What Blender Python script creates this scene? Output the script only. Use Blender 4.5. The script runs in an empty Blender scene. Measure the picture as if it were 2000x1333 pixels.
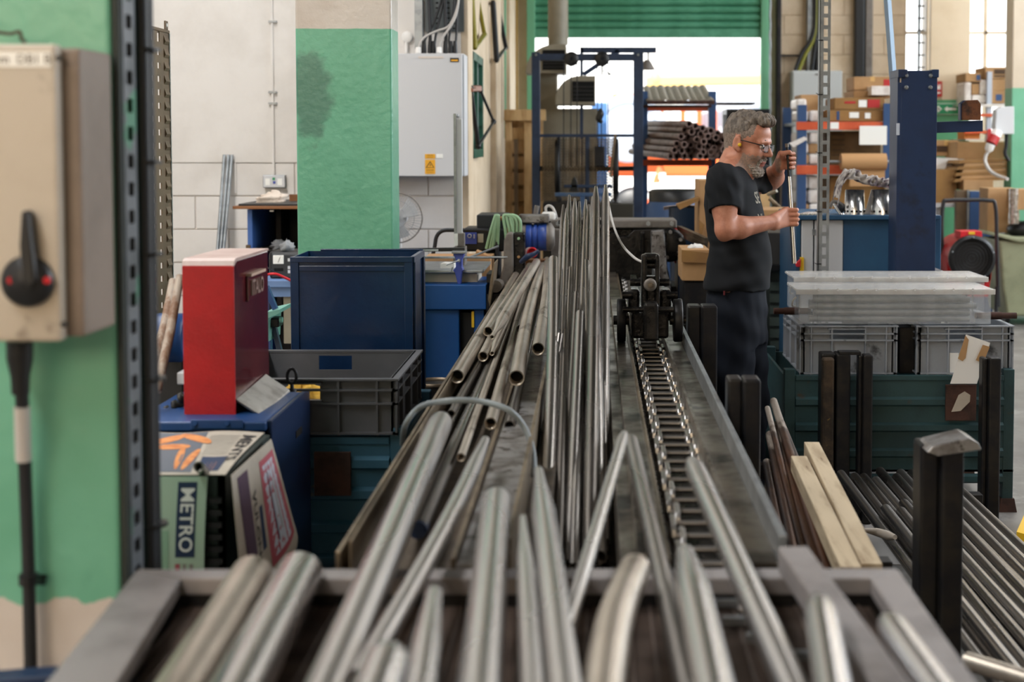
import bpy, bmesh, math, random
import numpy as np
from mathutils import Vector, Matrix

random.seed(7)
C = bpy.context.scene.collection
S = bpy.context.scene

# ------------------------------------------------------------------ camera
F, CAMH, HY, CX, PITCH = 2778.0, 1.65, 280.0, 1160.0, math.radians(3.0)
PPY = HY + F * math.tan(PITCH)
cam_d = bpy.data.cameras.new('camera')
cam = bpy.data.objects.new('camera', cam_d)
C.objects.link(cam)
cam.location = (0, 0, CAMH)
cam.rotation_euler = (math.pi / 2 - PITCH, 0, 0)
cam_d.sensor_width = 36.0
cam_d.lens = F / 2000 * 36.0
cam_d.shift_x = (1000 - CX) / 2000
cam_d.shift_y = (PPY - 666.5) / 2000
cam_d.clip_start = 0.05
cam_d.dof.use_dof = True
cam_d.dof.focus_distance = 5.7
cam_d.dof.aperture_fstop = 2.8
S.camera = cam

# ------------------------------------------------------------------ view, world and light
S.view_settings.view_transform = 'Standard'
S.view_settings.look = 'None'
S.view_settings.exposure = -0.22
S.view_settings.gamma = 1.0
S.view_settings.use_curve_mapping = False
w = bpy.data.worlds.new('sky')
S.world = w
w.use_nodes = True
bg = w.node_tree.nodes['Background']
bg.inputs[0].default_value = (0.80, 0.90, 1.0, 1)
bg.inputs[1].default_value = 3.6

def light(name, kind, loc, rot, energy, col, size=None):
    d = bpy.data.lights.new(name, kind)
    d.energy = energy
    d.color = col
    if kind == 'AREA':
        d.shape = 'RECTANGLE'
        d.size, d.size_y = size
    if kind == 'SUN':
        d.angle = 0.01
    o = bpy.data.objects.new(name, d)
    C.objects.link(o)
    o.location = loc
    o.rotation_euler = rot
    return o

light('sun', 'SUN', (0, 0, 12), (math.radians(48), 0, math.radians(-12)), 9.0, (1.0, 0.95, 0.88))
# added area lamps in three ceiling strips, standing in for unseen skylights
for lx, ly, ln, en in ((-2.6, 2.6, 11.0, 640), (3.9, 9.5, 11.0, 300), (6.9, 9.0, 11.0, 260)):
    light('roof_fill_light', 'AREA', (lx, ly, 5.32), (0, 0, 0), en, (1.0, 0.99, 0.98), (0.8, ln))
# added area lamps: right one for tube highlights, rear one brightens the near column
light('side_fill_light', 'AREA', (8.85, 9.5, 3.7), (0, math.radians(90), 0), 1250, (0.80, 0.90, 1.0), (1.8, 12))
light('rear_fill_light', 'AREA', (-2.6, -3.85, 3.2), (math.radians(-90), 0, 0), 330, (1.0, 0.97, 0.94), (4.5, 1.6))

# ------------------------------------------------------------------ projection helpers
_cp, _sp = math.cos(PITCH), math.sin(PITCH)

def ray(px, py):
    u, v = (px - CX) / F, (py - PPY) / F
    return u, _cp - v * _sp, -_sp - v * _cp

def P(px, py, Y):
    a, b, c = ray(px, py)
    t = Y / b
    return Vector((a * t, Y, CAMH + c * t))

def G(px, py, z):
    a, b, c = ray(px, py)
    t = (z - CAMH) / c
    return Vector((a * t, b * t, z))

def XP(px, Y):
    return P(px, HY + 200, Y).x

def ZP(py, Y):
    return P(CX, py, Y).z

def lin(c):
    if isinstance(c, str):
        c = tuple(int(c[i:i + 2], 16) for i in (0, 2, 4))
    o = []
    for x in c[:3]:
        x = x / 255
        o.append(x / 12.92 if x <= 0.04045 else ((x + 0.055) / 1.055) ** 2.4)
    return (*o, 1)

# ------------------------------------------------------------------ mesh builder
class MB:
    def __init__(s):
        s.v, s.f, s.s, s.m = [], [], [], []
        s.mi = 0

    def add(s, vs, fs, smooth=False):
        b = len(s.v)
        s.v += [tuple(x) for x in vs]
        for f in fs:
            s.f.append([i + b for i in f])
            s.s.append(smooth)
            s.m.append(s.mi)
        return s

    def mat(s, i):
        s.mi = i
        return s

    def box(s, x0, y0, z0, x1, y1, z1):
        x0, x1 = min(x0, x1), max(x0, x1)
        y0, y1 = min(y0, y1), max(y0, y1)
        z0, z1 = min(z0, z1), max(z0, z1)
        v = [(x, y, z) for z in (z0, z1) for y in (y0, y1) for x in (x0, x1)]
        return s.add(v, [(0, 2, 3, 1), (4, 5, 7, 6), (0, 1, 5, 4), (1, 3, 7, 5), (3, 2, 6, 7), (2, 0, 4, 6)])

    def pbox(s, px0, py0, px1, py1, Y, dep):
        a, b = P(px0, py0, Y), P(px1, py1, Y)
        return s.box(a.x, Y, a.z, b.x, Y + dep, b.z)

    def obox(s, c, ax, h):
        c = Vector(c)
        ax = [Vector(a).normalized() for a in ax]
        v = [c + ax[0] * h[0] * i + ax[1] * h[1] * j + ax[2] * h[2] * k for k in (-1, 1) for j in (-1, 1) for i in (-1, 1)]
        return s.add(v, [(0, 2, 3, 1), (4, 5, 7, 6), (0, 1, 5, 4), (1, 3, 7, 5), (3, 2, 6, 7), (2, 0, 4, 6)])

    def beam(s, a, b, wd, ht, up=(0, 0, 1)):
        a, b = Vector(a), Vector(b)
        d = (b - a)
        L = d.length
        d.normalize()
        side = d.cross(Vector(up))
        if side.length < 1e-4:
            side = d.cross(Vector((1, 0, 0)))
        side.normalize()
        u = side.cross(d)
        return s.obox((a + b) / 2, (side, d, u), (wd / 2, L / 2, ht / 2))

    def ring(s, c, d, r, n, ref=None):
        d = Vector(d).normalized()
        x = ref if ref is not None else (Vector((0, 0, 1)) if abs(d.z) < .95 else Vector((1, 0, 0)))
        x = (x - d * x.dot(d)).normalized()
        y = d.cross(x)
        return [Vector(c) + (x * math.cos(t) + y * math.sin(t)) * r for t in [2 * math.pi * i / n for i in range(n)]]

    def tube(s, a, b, r0, r1=None, n=16, hollow=0.0, caps=True):
        return s.lathe(a, Vector(b) - Vector(a), [(r0, 0), (r0 if r1 is None else r1, 1)], n, caps, hollow, unit=True)

    def lathe(s, o, d, prof, n=20, caps=True, hollow=0.0, unit=False):
        o, d = Vector(o), Vector(d)
        L = d.length if unit else 1.0
        dn = d.normalized()
        rings = [s.ring(o + dn * (h * L), dn, max(r, 1e-5), n) for r, h in prof]
        vs = [p for rg in rings for p in rg]
        fs = []
        for k in range(len(rings) - 1):
            for i in range(n):
                j = (i + 1) % n
                fs.append((k * n + i, k * n + j, (k + 1) * n + j, (k + 1) * n + i))
        s.add(vs, fs, True)
        if caps:
            for k, e in ((0, 0), (len(rings) - 1, 1)):
                rg = rings[k]
                r, h = prof[k]
                if hollow and r > hollow * 1.3:
                    ins = s.ring(o + dn * (h * L), dn, r - hollow, n)
                    dep = s.ring(o + dn * (h * L + (0.12 if e == 0 else -0.12)), dn, r - hollow, n)
                    f1 = [((i + 1) % n, i, n + i, n + (i + 1) % n) for i in range(n)]
                    if e:
                        f1 = [t[::-1] for t in f1]
                    s.add(list(rg) + ins, f1, False)
                    s.add(list(ins) + dep, f1, True)
                    s.add(dep, [list(range(n))[::-1] if e == 0 else list(range(n))], False)
                else:
                    s.add(rg, [list(range(n))[::-1] if e == 0 else list(range(n))], False)
        return s

    def path(s, pts, r, n=10, smooth=0, caps=True):
        pts = [Vector(p) for p in pts]
        if smooth:
            pts = catmull(pts, smooth)
        m = len(pts)
        rs = r if isinstance(r, (list, tuple)) else [r] * m
        if len(rs) != m:
            k = len(rs) - 1
            rs = [np.interp(i / (m - 1) * k, range(k + 1), rs) for i in range(m)]
        ref = None
        vs = []
        for i, p in enumerate(pts):
            d = (pts[min(i + 1, m - 1)] - pts[max(i - 1, 0)]).normalized()
            if ref is None:
                ref = Vector((0, 0, 1)) if abs(d.z) < .9 else Vector((1, 0, 0))
            ref = (ref - d * ref.dot(d)).normalized()
            vs += s.ring(p, d, rs[i], n, ref)
        fs = []
        for k in range(m - 1):
            for i in range(n):
                j = (i + 1) % n
                fs.append((k * n + i, k * n + j, (k + 1) * n + j, (k + 1) * n + i))
        s.add(vs, fs, True)
        if caps:
            s.add(vs[:n], [list(range(n))[::-1]])
            s.add(vs[-n:], [list(range(n))])
        return s

    def prism(s, poly, ext):
        n = len(poly)
        e = Vector(ext)
        vs = [Vector(p) for p in poly] + [Vector(p) + e for p in poly]
        fs = [list(range(n))[::-1], list(range(n, 2 * n))]
        fs += [(i, (i + 1) % n, n + (i + 1) % n, n + i) for i in range(n)]
        return s.add(vs, fs)

    def ball(s, c, r, n=12, m=8):
        r = r if isinstance(r, (tuple, list)) else (r, r, r)
        vs, fs = [], []
        for k in range(m + 1):
            t = math.pi * k / m
            for i in range(n):
                a = 2 * math.pi * i / n
                vs.append((c[0] + r[0] * math.sin(t) * math.cos(a), c[1] + r[1] * math.sin(t) * math.sin(a), c[2] + r[2] * math.cos(t)))
        for k in range(m):
            for i in range(n):
                j = (i + 1) % n
                fs.append((k * n + i, (k + 1) * n + i, (k + 1) * n + j, k * n + j))
        return s.add(vs, fs, True)

    def grid(s, fn, nu, nv, thick=0.0, smooth=True):
        """A sheet fn(u, v) with u, v in 0..1; with a thickness it gets a back face."""
        vs = [Vector(fn(i / nu, j / nv)) for j in range(nv + 1) for i in range(nu + 1)]
        q = lambda i, j: j * (nu + 1) + i
        fs = [(q(i, j), q(i + 1, j), q(i + 1, j + 1), q(i, j + 1)) for j in range(nv) for i in range(nu)]
        s.add(vs, fs, smooth)
        if thick:
            N = [Vector((0, 0, 0)) for _ in vs]
            for f in fs:
                nn = (vs[f[1]] - vs[f[0]]).cross(vs[f[3]] - vs[f[0]])
                for i in f:
                    N[i] += nn
            bs = [v - (N[i].normalized() if N[i].length else Vector((0, 0, 1))) * thick for i, v in enumerate(vs)]
            s.add(bs, [f[::-1] for f in fs], smooth)
            ed = [q(i, 0) for i in range(nu)] + [q(nu, j) for j in range(nv)] + [q(i, nv) for i in range(nu, 0, -1)] + [q(0, j) for j in range(nv, 0, -1)]
            m = len(ed)
            s.add([vs[i] for i in ed] + [bs[i] for i in ed], [(i, m + i, m + (i + 1) % m, (i + 1) % m) for i in range(m)])
        return s


def catmull(pts, k):
    out = []
    n = len(pts)
    for i in range(n - 1):
        p0, p1, p2, p3 = pts[max(i - 1, 0)], pts[i], pts[i + 1], pts[min(i + 2, n - 1)]
        for j in range(k):
            t = j / k
            out.append(0.5 * ((2 * p1) + (p2 - p0) * t + (2 * p0 - 5 * p1 + 4 * p2 - p3) * t * t + (3 * p1 - p0 - 3 * p2 + p3) * t ** 3))
    out.append(pts[-1])
    return out

OFF = {}

def props(o, label=None, cat=None, group=None, kind=None):
    if label: o['label'] = label
    if cat: o['category'] = cat
    if group: o['group'] = group
    if kind: o['kind'] = kind
    return o

def thing(name, loc, label=None, cat=None, group=None, kind=None):
    o = bpy.data.objects.new(name, None)
    C.objects.link(o)
    o.location = loc
    o.empty_display_size = 0.1
    OFF[o.name] = Vector(loc)
    return props(o, label, cat, group, kind)

def link_mesh(name, me, mats, parent, off, bevel=0, seg=2):
    for m in (mats if isinstance(mats, (list, tuple)) else [mats]):
        me.materials.append(m)
    o = bpy.data.objects.new(name, me)
    C.objects.link(o)
    if parent is not None:
        o.parent = parent
        OFF[o.name] = off
    else:
        o.location = off
        OFF[o.name] = Vector(off)
    if bevel:
        b = o.modifiers.new('edge', 'BEVEL')
        b.width = bevel
        b.segments = seg
        b.limit_method = 'ANGLE'
        b.angle_limit = 0.6
    return o

def obj(name, mb, mats, parent=None, bevel=0, label=None, cat=None, group=None, kind=None, seg=2):
    if parent is not None:
        off = OFF[parent.name]
    else:
        a = np.array(mb.v)
        lo, hi = a.min(0), a.max(0)
        off = Vector(((lo[0] + hi[0]) / 2, (lo[1] + hi[1]) / 2, lo[2]))
    me = bpy.data.meshes.new(name)
    me.from_pydata([(x - off.x, y - off.y, z - off.z) for x, y, z in mb.v], [], mb.f)
    me.polygons.foreach_set('use_smooth', mb.s)
    me.polygons.foreach_set('material_index', mb.m)
    me.update()
    o = link_mesh(name, me, mats, parent, off, bevel, seg)
    return props(o, label, cat, group, kind)

def rep(name, src, parent, delta):
    """Another piece that shares src's mesh, moved by delta."""
    o = bpy.data.objects.new(name, src.data)
    C.objects.link(o)
    o.parent = parent
    o.location = Vector(src.location) + Vector(delta)
    for m in src.modifiers:
        b = o.modifiers.new(m.name, m.type)
        b.width, b.segments, b.limit_method, b.angle_limit = m.width, m.segments, m.limit_method, m.angle_limit
    return o

def text_mesh(txt, size, align='CENTER', extr=0.0, bold=0.0):
    cu = bpy.data.curves.new('t', 'FONT')
    cu.body = txt
    cu.size = size
    cu.align_x = align
    cu.align_y = 'CENTER'
    cu.extrude = extr
    cu.offset = bold
    cu.resolution_u = 3
    o = bpy.data.objects.new('t', cu)
    C.objects.link(o)
    bpy.context.view_layer.update()
    me = bpy.data.meshes.new_from_object(o.evaluated_get(bpy.context.evaluated_depsgraph_get()))
    vs = [v.co.copy() for v in me.vertices]
    fs = [list(p.vertices) for p in me.polygons]
    bpy.data.objects.remove(o)
    bpy.data.curves.remove(cu)
    bpy.data.meshes.remove(me)
    return vs, fs

def lettering(txt, size, org, right, up, material, parent, name='lettering', extr=0.0, bold=0.0, squeeze=1.0, warp=None):
    vs, fs = text_mesh(txt, size, 'CENTER', extr, bold)
    mb = MB()
    right, up = Vector(right).normalized(), Vector(up).normalized()
    nrm = right.cross(up)
    if warp:
        pts = [warp(v.x * squeeze, v.y, v.z) for v in vs]
    else:
        pts = [Vector(org) + right * v.x * squeeze + up * v.y + nrm * (v.z + extr) for v in vs]
    mb.add(pts, fs)
    return obj(name, mb, material, parent)

# ------------------------------------------------------------------ materials
MATS = {}

def mat(name, col, rough=.5, metal=0., col2=None, scale=6., lo=.4, hi=.65, bump=0., bscale=80., stretch=(1, 1, 1), spec=.5, coat=0., detail=6., col3=None, scale3=2., lo3=.55, hi3=.7, rough2=None, trans=0., ior=1.45, alpha=1.):
    if name in MATS:
        return MATS[name]
    m = bpy.data.materials.new(name)
    m.use_nodes = True
    nt = m.node_tree
    L = nt.links.new
    b = nt.nodes['Principled BSDF']
    b.inputs['Roughness'].default_value = rough
    b.inputs['Metallic'].default_value = metal
    b.inputs['Specular IOR Level'].default_value = spec
    b.inputs['Coat Weight'].default_value = coat
    b.inputs['Coat Roughness'].default_value = .15
    b.inputs['Transmission Weight'].default_value = trans
    b.inputs['IOR'].default_value = ior
    b.inputs['Alpha'].default_value = alpha
    c = lin(col)
    b.inputs['Base Color'].default_value = c
    if col2 or bump or col3 or rough2 is not None:
        tc = nt.nodes.new('ShaderNodeTexCoord')
        mp = nt.nodes.new('ShaderNodeMapping')
        mp.inputs['Scale'].default_value = stretch
        L(tc.outputs['Object'], mp.inputs[0])
        def noise(sc, dt=detail):
            n = nt.nodes.new('ShaderNodeTexNoise')
            n.inputs['Scale'].default_value = sc
            n.inputs['Detail'].default_value = dt
            n.inputs['Roughness'].default_value = .62
            L(mp.outputs[0], n.inputs[0])
            return n.outputs[0]
        def ramp(src, a, z):
            r = nt.nodes.new('ShaderNodeMapRange')
            r.interpolation_type = 'SMOOTHSTEP'
            r.inputs[1].default_value, r.inputs[2].default_value = a, z
            L(src, r.inputs[0])
            return r.outputs[0]
        def mix(fac, a, z):
            x = nt.nodes.new('ShaderNodeMix')
            x.data_type = 'RGBA'
            L(fac, x.inputs[0])
            for i, q in ((6, a), (7, z)):
                if isinstance(q, tuple): x.inputs[i].default_value = q
                else: L(q, x.inputs[i])
            return x.outputs[2]
        cur = c
        fac = None
        if col2 or rough2 is not None:
            fac = ramp(noise(scale), lo, hi)
        if col2:
            cur = mix(fac, cur, lin(col2))
        if col3:
            cur = mix(ramp(noise(scale3), lo3, hi3), cur, lin(col3))
        if not isinstance(cur, tuple):
            L(cur, b.inputs['Base Color'])
        if rough2 is not None:
            r = nt.nodes.new('ShaderNodeMapRange')
            r.inputs[3].default_value, r.inputs[4].default_value = rough, rough2
            L(fac, r.inputs[0])
            L(r.outputs[0], b.inputs['Roughness'])
        if bump:
            bn = nt.nodes.new('ShaderNodeBump')
            bn.inputs['Strength'].default_value = bump
            bn.inputs['Distance'].default_value = .004
            L(noise(bscale, 4.), bn.inputs['Height'])
            L(bn.outputs[0], b.inputs['Normal'])
    MATS[name] = m
    return m

M = {}
M['white_wall'] = mat('white_wall_paint', 'DEDAD5', .75, 0, 'D3CEC8', 1.6, bump=.25, bscale=30, col3='C3BDB6', scale3=3.5, lo3=.66, hi3=.8)
M['cream_wall'] = mat('cream_wall_paint', 'D8C6AC', .8, 0, 'C8B497', 2.2, bump=.3, bscale=24)
M['joint'] = mat('recessed_mortar', 'D2CAC1', .9)
M['joint2'] = mat('cream_mortar', 'C4B296', .9)
M['ceiling'] = mat('ceiling_board', '54504C', .9)
M['concrete'] = mat('concrete_floor', '7E7A75', .45, 0, '696561', 2.4, bump=.2, bscale=20, col3='8E8A86', scale3=6)
M['yard'] = mat('yard_concrete', 'C9C4BC', .8, 0, 'B5AFA6', 1.2)
M['green'] = mat('green_gloss_paint', '66A589', .38, 0, '5C9B7F', 3., bump=.4, bscale=38, col3='4A8466', scale3=2.2, lo3=.6, hi3=.78)
M['door_green'] = mat('green_shutter_paint', '55997A', .5, 0, '468869', 5., col3='8A6A3C', scale3=9, lo3=.7, hi3=.74)
M['jamb_green'] = mat('green_jamb_paint', '6FB08A', .55)
M['cream_col'] = mat('cream_column_paint', 'C9BEB2', .6, 0, 'BDB1A4', 4., bump=.6, bscale=40)
M['tube'] = mat('drawn_steel', 'A3A09D', .26, 1, '8A8682', 5., stretch=(1, .12, 1), rough2=.42, detail=2.)
M['tube_lt'] = mat('bright_drawn_steel', 'CDCCCC', .25, 1, 'B6B3B0', 5., stretch=(1, .15, 1), rough2=.36, detail=2.)
M['tube_dk'] = mat('dark_drawn_steel', '7E7A76', .24, 1, '655F5A', 5., stretch=(1, .15, 1), rough2=.45, detail=2.)
M['tube_dust'] = mat('dusty_steel', 'BDB3A6', .38, .8, 'A0968A', 7., bump=.1, bscale=90, stretch=(1, .3, 1), col3='6A5E50', scale3=12, lo3=.6, hi3=.68)
M['rust_tube'] = mat('rusty_steel', '5E3D2A', .42, .5, '33231A', 9., bump=.3, bscale=90, stretch=(1, .25, 1), col3='9A8F84', scale3=4, lo3=.56, hi3=.62)
M['rust'] = mat('rust', '6B3F22', .8, .1, '2E1D14', 14., bump=.4, bscale=60)
M['dark_rust'] = mat('dark_rust', '4B3128', .75, .2, '33221C', 10., bump=.3)
M['blackmetal'] = mat('black_steel', '26262A', .45, .7, '34322F', 8., bump=.2, bscale=60)
M['oily'] = mat('oily_black_steel', '1B1A1A', .24, .55, '2E2B28', 12., bump=.7, bscale=45, rough2=.4)
M['rail'] = mat('worn_machine_rail', '8F877C', .3, .9, '4E473F', 7., bump=.35, bscale=40, col3='2C2824', scale3=5, lo3=.55, hi3=.66, rough2=.45)
M['galv'] = mat('galvanised_steel', '9A9FA2', .42, .8, '84898C', 14., bump=.05)
M['grey_plate'] = mat('scuffed_grey_plate', '8D8C8C', .4, .5, '5A5552', 12., bump=.3, col3='3C3632', scale3=16, lo3=.56, hi3=.62)
M['dirt'] = mat('oily_brown_dirt', '4E4234', .6, .2, '322920', 10., bump=.8, bscale=30)
M['channel'] = mat('brown_steel_angle', '837562', .42, .7, '5C5042', 6., bump=.1)
M['rim'] = mat('grey_tray_rim', '8C8786', .5, .15, '767170', 6.)
M['mesh_dk'] = mat('dark_grating', '6A5C54', .5, .4, '4A3F39', 9.)
M['blue'] = mat('blue_machine_paint', '1F4477', .4, 0, '1A3A68', 5., bump=.15)
M['navy'] = mat('navy_enamel', '102A4A', .22, 0, '0D2340', 4., bump=.28, bscale=26, spec=.6)
M['midblue'] = mat('bright_blue_cabinet', '0C4F93', .45, 0, '0B478A', 3.)
M['steelblue'] = mat('slate_blue_cabinet', '275374', .5, 0, '24496A', 2.)
M['postblue'] = mat('scuffed_blue_post', '162C4E', .45, 0, '132747', 5., col3='141F36', scale3=4, lo3=.55, hi3=.66)
M['darkblue'] = mat('dark_blue_frame', '26364F', .5, 0, '1D2A40', 5.)
M['rackblue'] = mat('rack_blue', '2D4A74', .5)
M['rackorange'] = mat('rack_orange', 'D2603A', .5, 0, 'BE4E2C', 4.)
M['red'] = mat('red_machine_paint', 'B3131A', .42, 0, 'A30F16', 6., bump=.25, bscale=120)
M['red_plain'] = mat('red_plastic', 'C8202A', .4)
M['red_shaded'] = mat('shaded_red_gloss_paint', '4E161D', .14, 0, '431219', 5., bump=.12, bscale=14, spec=.8)  # red paint darkened: shade of the guard's unlit side put into the colour
M['yellow'] = mat('yellow_paint', 'E0B324', .5)
M['yellowrag'] = mat('yellow_rag', 'D3A63A', .8, 0, 'B88A26', 8.)
M['orange'] = mat('orange_vehicle_paint', 'EC6A35', .45)
M['boom'] = mat('amber_boom_paint', 'EFC07A', .5)
M['greyplastic'] = mat('dark_grey_crate_plastic', '55565A', .45, 0, '4C4D50', 4., bump=.1)
M['crate'] = mat('light_grey_crate_plastic', '8E939A', .5, 0, '83888F', 5., col3='3C3E42', scale3=7, lo3=.55, hi3=.68)
M['greybox'] = mat('light_grey_enclosure', 'C9CACC', .45)
M['whiteplastic'] = mat('white_plastic', 'E6E4E0', .4)
M['black'] = mat('black_plastic', '17181A', .4)
M['blackrub'] = mat('black_cable', '1E1F22', .5)
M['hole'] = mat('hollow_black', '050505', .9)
M['khaki'] = mat('aged_khaki_enclosure', 'BDB3A4', .4, 0, 'B1A696', 3., col3='6A5E52', scale3=8, lo3=.60, hi3=.72)
M['khaki_dk'] = mat('khaki_enclosure_side', '85766A', .5, 0, '74665A', 3.)
M['teal'] = mat('worn_teal_paint', '2C484B', .5, .1, '233B3F', 5., bump=.2, col3='4C3A2E', scale3=6, lo3=.62, hi3=.7)
M['tealblue'] = mat('worn_blue_green_paint', '2A5468', .5, .1, '234658', 5., bump=.2, col3='6B6154', scale3=7, lo3=.66, hi3=.74)
M['mint'] = mat('mint_green_paint', '6FA79A', .5)
M['card'] = mat('brown_cardboard', 'B08A60', .8, 0, 'A27D54', 3.)
M['card_dk'] = mat('darker_cardboard', '96703F', .8, 0, '85623A', 3.)
M['cardprint'] = mat('carton_print', '4A3624', .8)
M['tape'] = mat('parcel_tape', 'C9A267', .35)
M['shrink'] = mat('white_film_wrap', 'E4DED8', .35, 0, 'C9BEB6', 9.)
M['paper'] = mat('newsprint', 'B0A698', .85, 0, 'A49A8C', 6.)
M['papergrn'] = mat('pale_green_newsprint', 'A9BEA9', .85)
M['paperwhite'] = mat('white_paper', 'E2E0DC', .7)
M['ink_navy'] = mat('navy_ink', '22324E', .8)
M['ink_black'] = mat('black_ink', '2B2828', .8)
M['ink_grey'] = mat('grey_ink', '8B857C', .8)
M['ink_red'] = mat('red_ink', 'A8505A', .8)
M['ink_orange'] = mat('orange_ink', 'D08A50', .8, 0, 'B5693A', 30.)
M['ink_slate'] = mat('slate_ink', '5C6068', .8)
M['ink_purple'] = mat('plum_ink', '4A3345', .8)
M['ink_green'] = mat('green_ink', '8FB096', .8)
M['wood'] = mat('pale_sawn_timber', 'B9A78B', .7, 0, '9A876C', 4., stretch=(6, .6, 6), bump=.2, col3='6B543C', scale3=5, lo3=.64, hi3=.7)
M['wood2'] = mat('pallet_timber', 'D0AF80', .75, 0, 'B08C5C', 4., stretch=(4, 4, .7))
M['woodbrown'] = mat('varnished_board', '8A5A34', .5, 0, '724828', 5., stretch=(1, 6, 6))
M['brownpanel'] = mat('brown_pressed_panel', '6E5B45', .5, .2, '5E4D3A', 5.)
M['duct'] = mat('grey_duct_paint', '8C8574', .55, 0, '807968', 3.)
M['chrome'] = mat('polished_steel', 'DADADA', .24, 1)
M['alu'] = mat('cast_aluminium', 'CFCAC2', .4, .45, 'A8A299', 11., bump=.7, bscale=22)
M['cast'] = mat('grey_cast_iron', '7C7670', .6, .4, '69635D', 9., bump=.3)
M['motorblue'] = mat('blue_motor_paint', '24479C', .4, 0, '2F3F66', 5.)
M['viceblue'] = mat('blue_vice_paint', '3F4FA0', .4)
M['hose'] = mat('pale_green_hose', '98BC96', .5)
M['cablegrey'] = mat('light_grey_cable', 'B9B5B0', .5)
M['rope'] = mat('grey_plastic_hose', '7E868A', .4)
M['olive'] = mat('olive_frame_paint', '7C7420', .35, .2)
M['rag'] = mat('floral_rag', 'B9B2AC', .85, 0, '6E6468', 16., lo=.5, hi=.6, col3='8A6A78', scale3=22, lo3=.6, hi3=.66)
M['rag2'] = mat('cream_rag', 'D6C8BA', .85, 0, '9A8474', 14., lo=.55, hi=.7)
M['greycloth'] = mat('grey_cloth', '8E9092', .85, 0, '6E7072', 6.)
M['darkcloth'] = mat('dark_cloth', '33353A', .85)
M['building'] = mat('white_render', 'F0EEEA', .7)
M['building2'] = mat('grey_block', 'CFCBC6', .8)
M['lightgrey'] = mat('pale_grey_paint', 'B9C0CC', .5)
M['bin'] = mat('sage_bin_plastic', '8C9072', .5, 0, '7B7F63', 4.)
M['foil'] = mat('crumpled_foil', 'CFC8C0', .25, .8, '8E867E', 30., bump=1., bscale=30)
M['clear'] = mat('clear_polypropylene', 'E9EDF0', .22, 0, trans=.0, alpha=.14, spec=.8)
M['clearlid'] = mat('frosted_lid', 'E3E2DF', .25, 0, 'D6D3CE', 12., alpha=.48)
M['glass'] = mat('window_glass', 'F2F6FA', .03, 0, trans=1., ior=1.01, spec=.4)
M['signgreen'] = mat('sign_green', '2F8F62', .4)
M['signred'] = mat('sign_red', 'B03030', .4)
M['signyellow'] = mat('sign_yellow', 'E8A82A', .4)
M['signwhite'] = mat('sign_white', 'EFEFEA', .4)
M['copper'] = mat('coppery_steel', 'B58070', .35, .8)

# ================================================================== the setting
ST = dict(kind='structure')
YB, YL, XS, XR, XL, YR, ZC = 16.0, 9.5, -0.885, 9.0, -5.5, -4.0, 5.4

def band_paint(name, zcut, below, above, rag=0.02, stain=None, bump=.4):
    """Paint that changes colour at a painted line zcut metres above the floor; stain = (x, z, rx, rz)."""
    m = bpy.data.materials.new(name)
    m.use_nodes = True
    nt = m.node_tree
    L = nt.links.new
    b = nt.nodes['Principled BSDF']
    b.inputs['Roughness'].default_value = .36
    tc = nt.nodes.new('ShaderNodeTexCoord')
    sx = nt.nodes.new('ShaderNodeSeparateXYZ')
    L(tc.outputs['Object'], sx.inputs[0])
    def noise(sc, d=4.):
        n = nt.nodes.new('ShaderNodeTexNoise')
        n.inputs['Scale'].default_value = sc
        n.inputs['Detail'].default_value = d
        L(tc.outputs['Object'], n.inputs[0])
        return n.outputs[0]
    def mth(op, a, z, z2=None):
        n = nt.nodes.new('ShaderNodeMath')
        n.operation = op
        for i, q in enumerate((a, z, z2)):
            if q is None: continue
            if isinstance(q, (int, float)): n.inputs[i].default_value = q
            else: L(q, n.inputs[i])
        return n.outputs[0]
    def mr(src, a, z):
        r = nt.nodes.new('ShaderNodeMapRange')
        r.interpolation_type = 'SMOOTHSTEP'
        r.inputs[1].default_value, r.inputs[2].default_value = a, z
        L(src, r.inputs[0])
        return r.outputs[0]
    def mix(f, a, z):
        x = nt.nodes.new('ShaderNodeMix')
        x.data_type = 'RGBA'
        L(f, x.inputs[0])
        for i, q in ((6, a), (7, z)):
            if isinstance(q, tuple): x.inputs[i].default_value = q
            else: L(q, x.inputs[i])
        return x.outputs[2]
    zz = mth('MULTIPLY_ADD', mth('SUBTRACT', noise(14.), .5), rag * 2, sx.outputs[2])
    lowc = mix(mr(noise(2.5), .4, .7), lin(below[0]), lin(below[1]))
    topc = mix(mr(noise(3.5), .4, .7), lin(above[0]), lin(above[1]))
    col = mix(mr(zz, zcut - .002, zcut + .002), lowc, topc)
    if stain:
        x, z, rx, rz = stain
        dx = mth('DIVIDE', mth('SUBTRACT', sx.outputs[0], x), rx)
        dz = mth('DIVIDE', mth('SUBTRACT', sx.outputs[2], z), rz)
        d = mth('ADD', mth('MULTIPLY', dx, dx), mth('MULTIPLY', dz, dz))
        d = mth('MULTIPLY_ADD', mth('SUBTRACT', noise(16., 8.), .5), 1.9, d)
        f = mth('MULTIPLY', mr(d, 1.1, .35), .6)
        col = mix(f, col, lin('33504A'))
    L(col, b.inputs['Base Color'])
    bn = nt.nodes.new('ShaderNodeBump')
    bn.inputs['Strength'].default_value = bump
    bn.inputs['Distance'].default_value = .006
    L(noise(30., 5.), bn.inputs['Height'])
    L(bn.outputs[0], b.inputs['Normal'])
    return m

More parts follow.
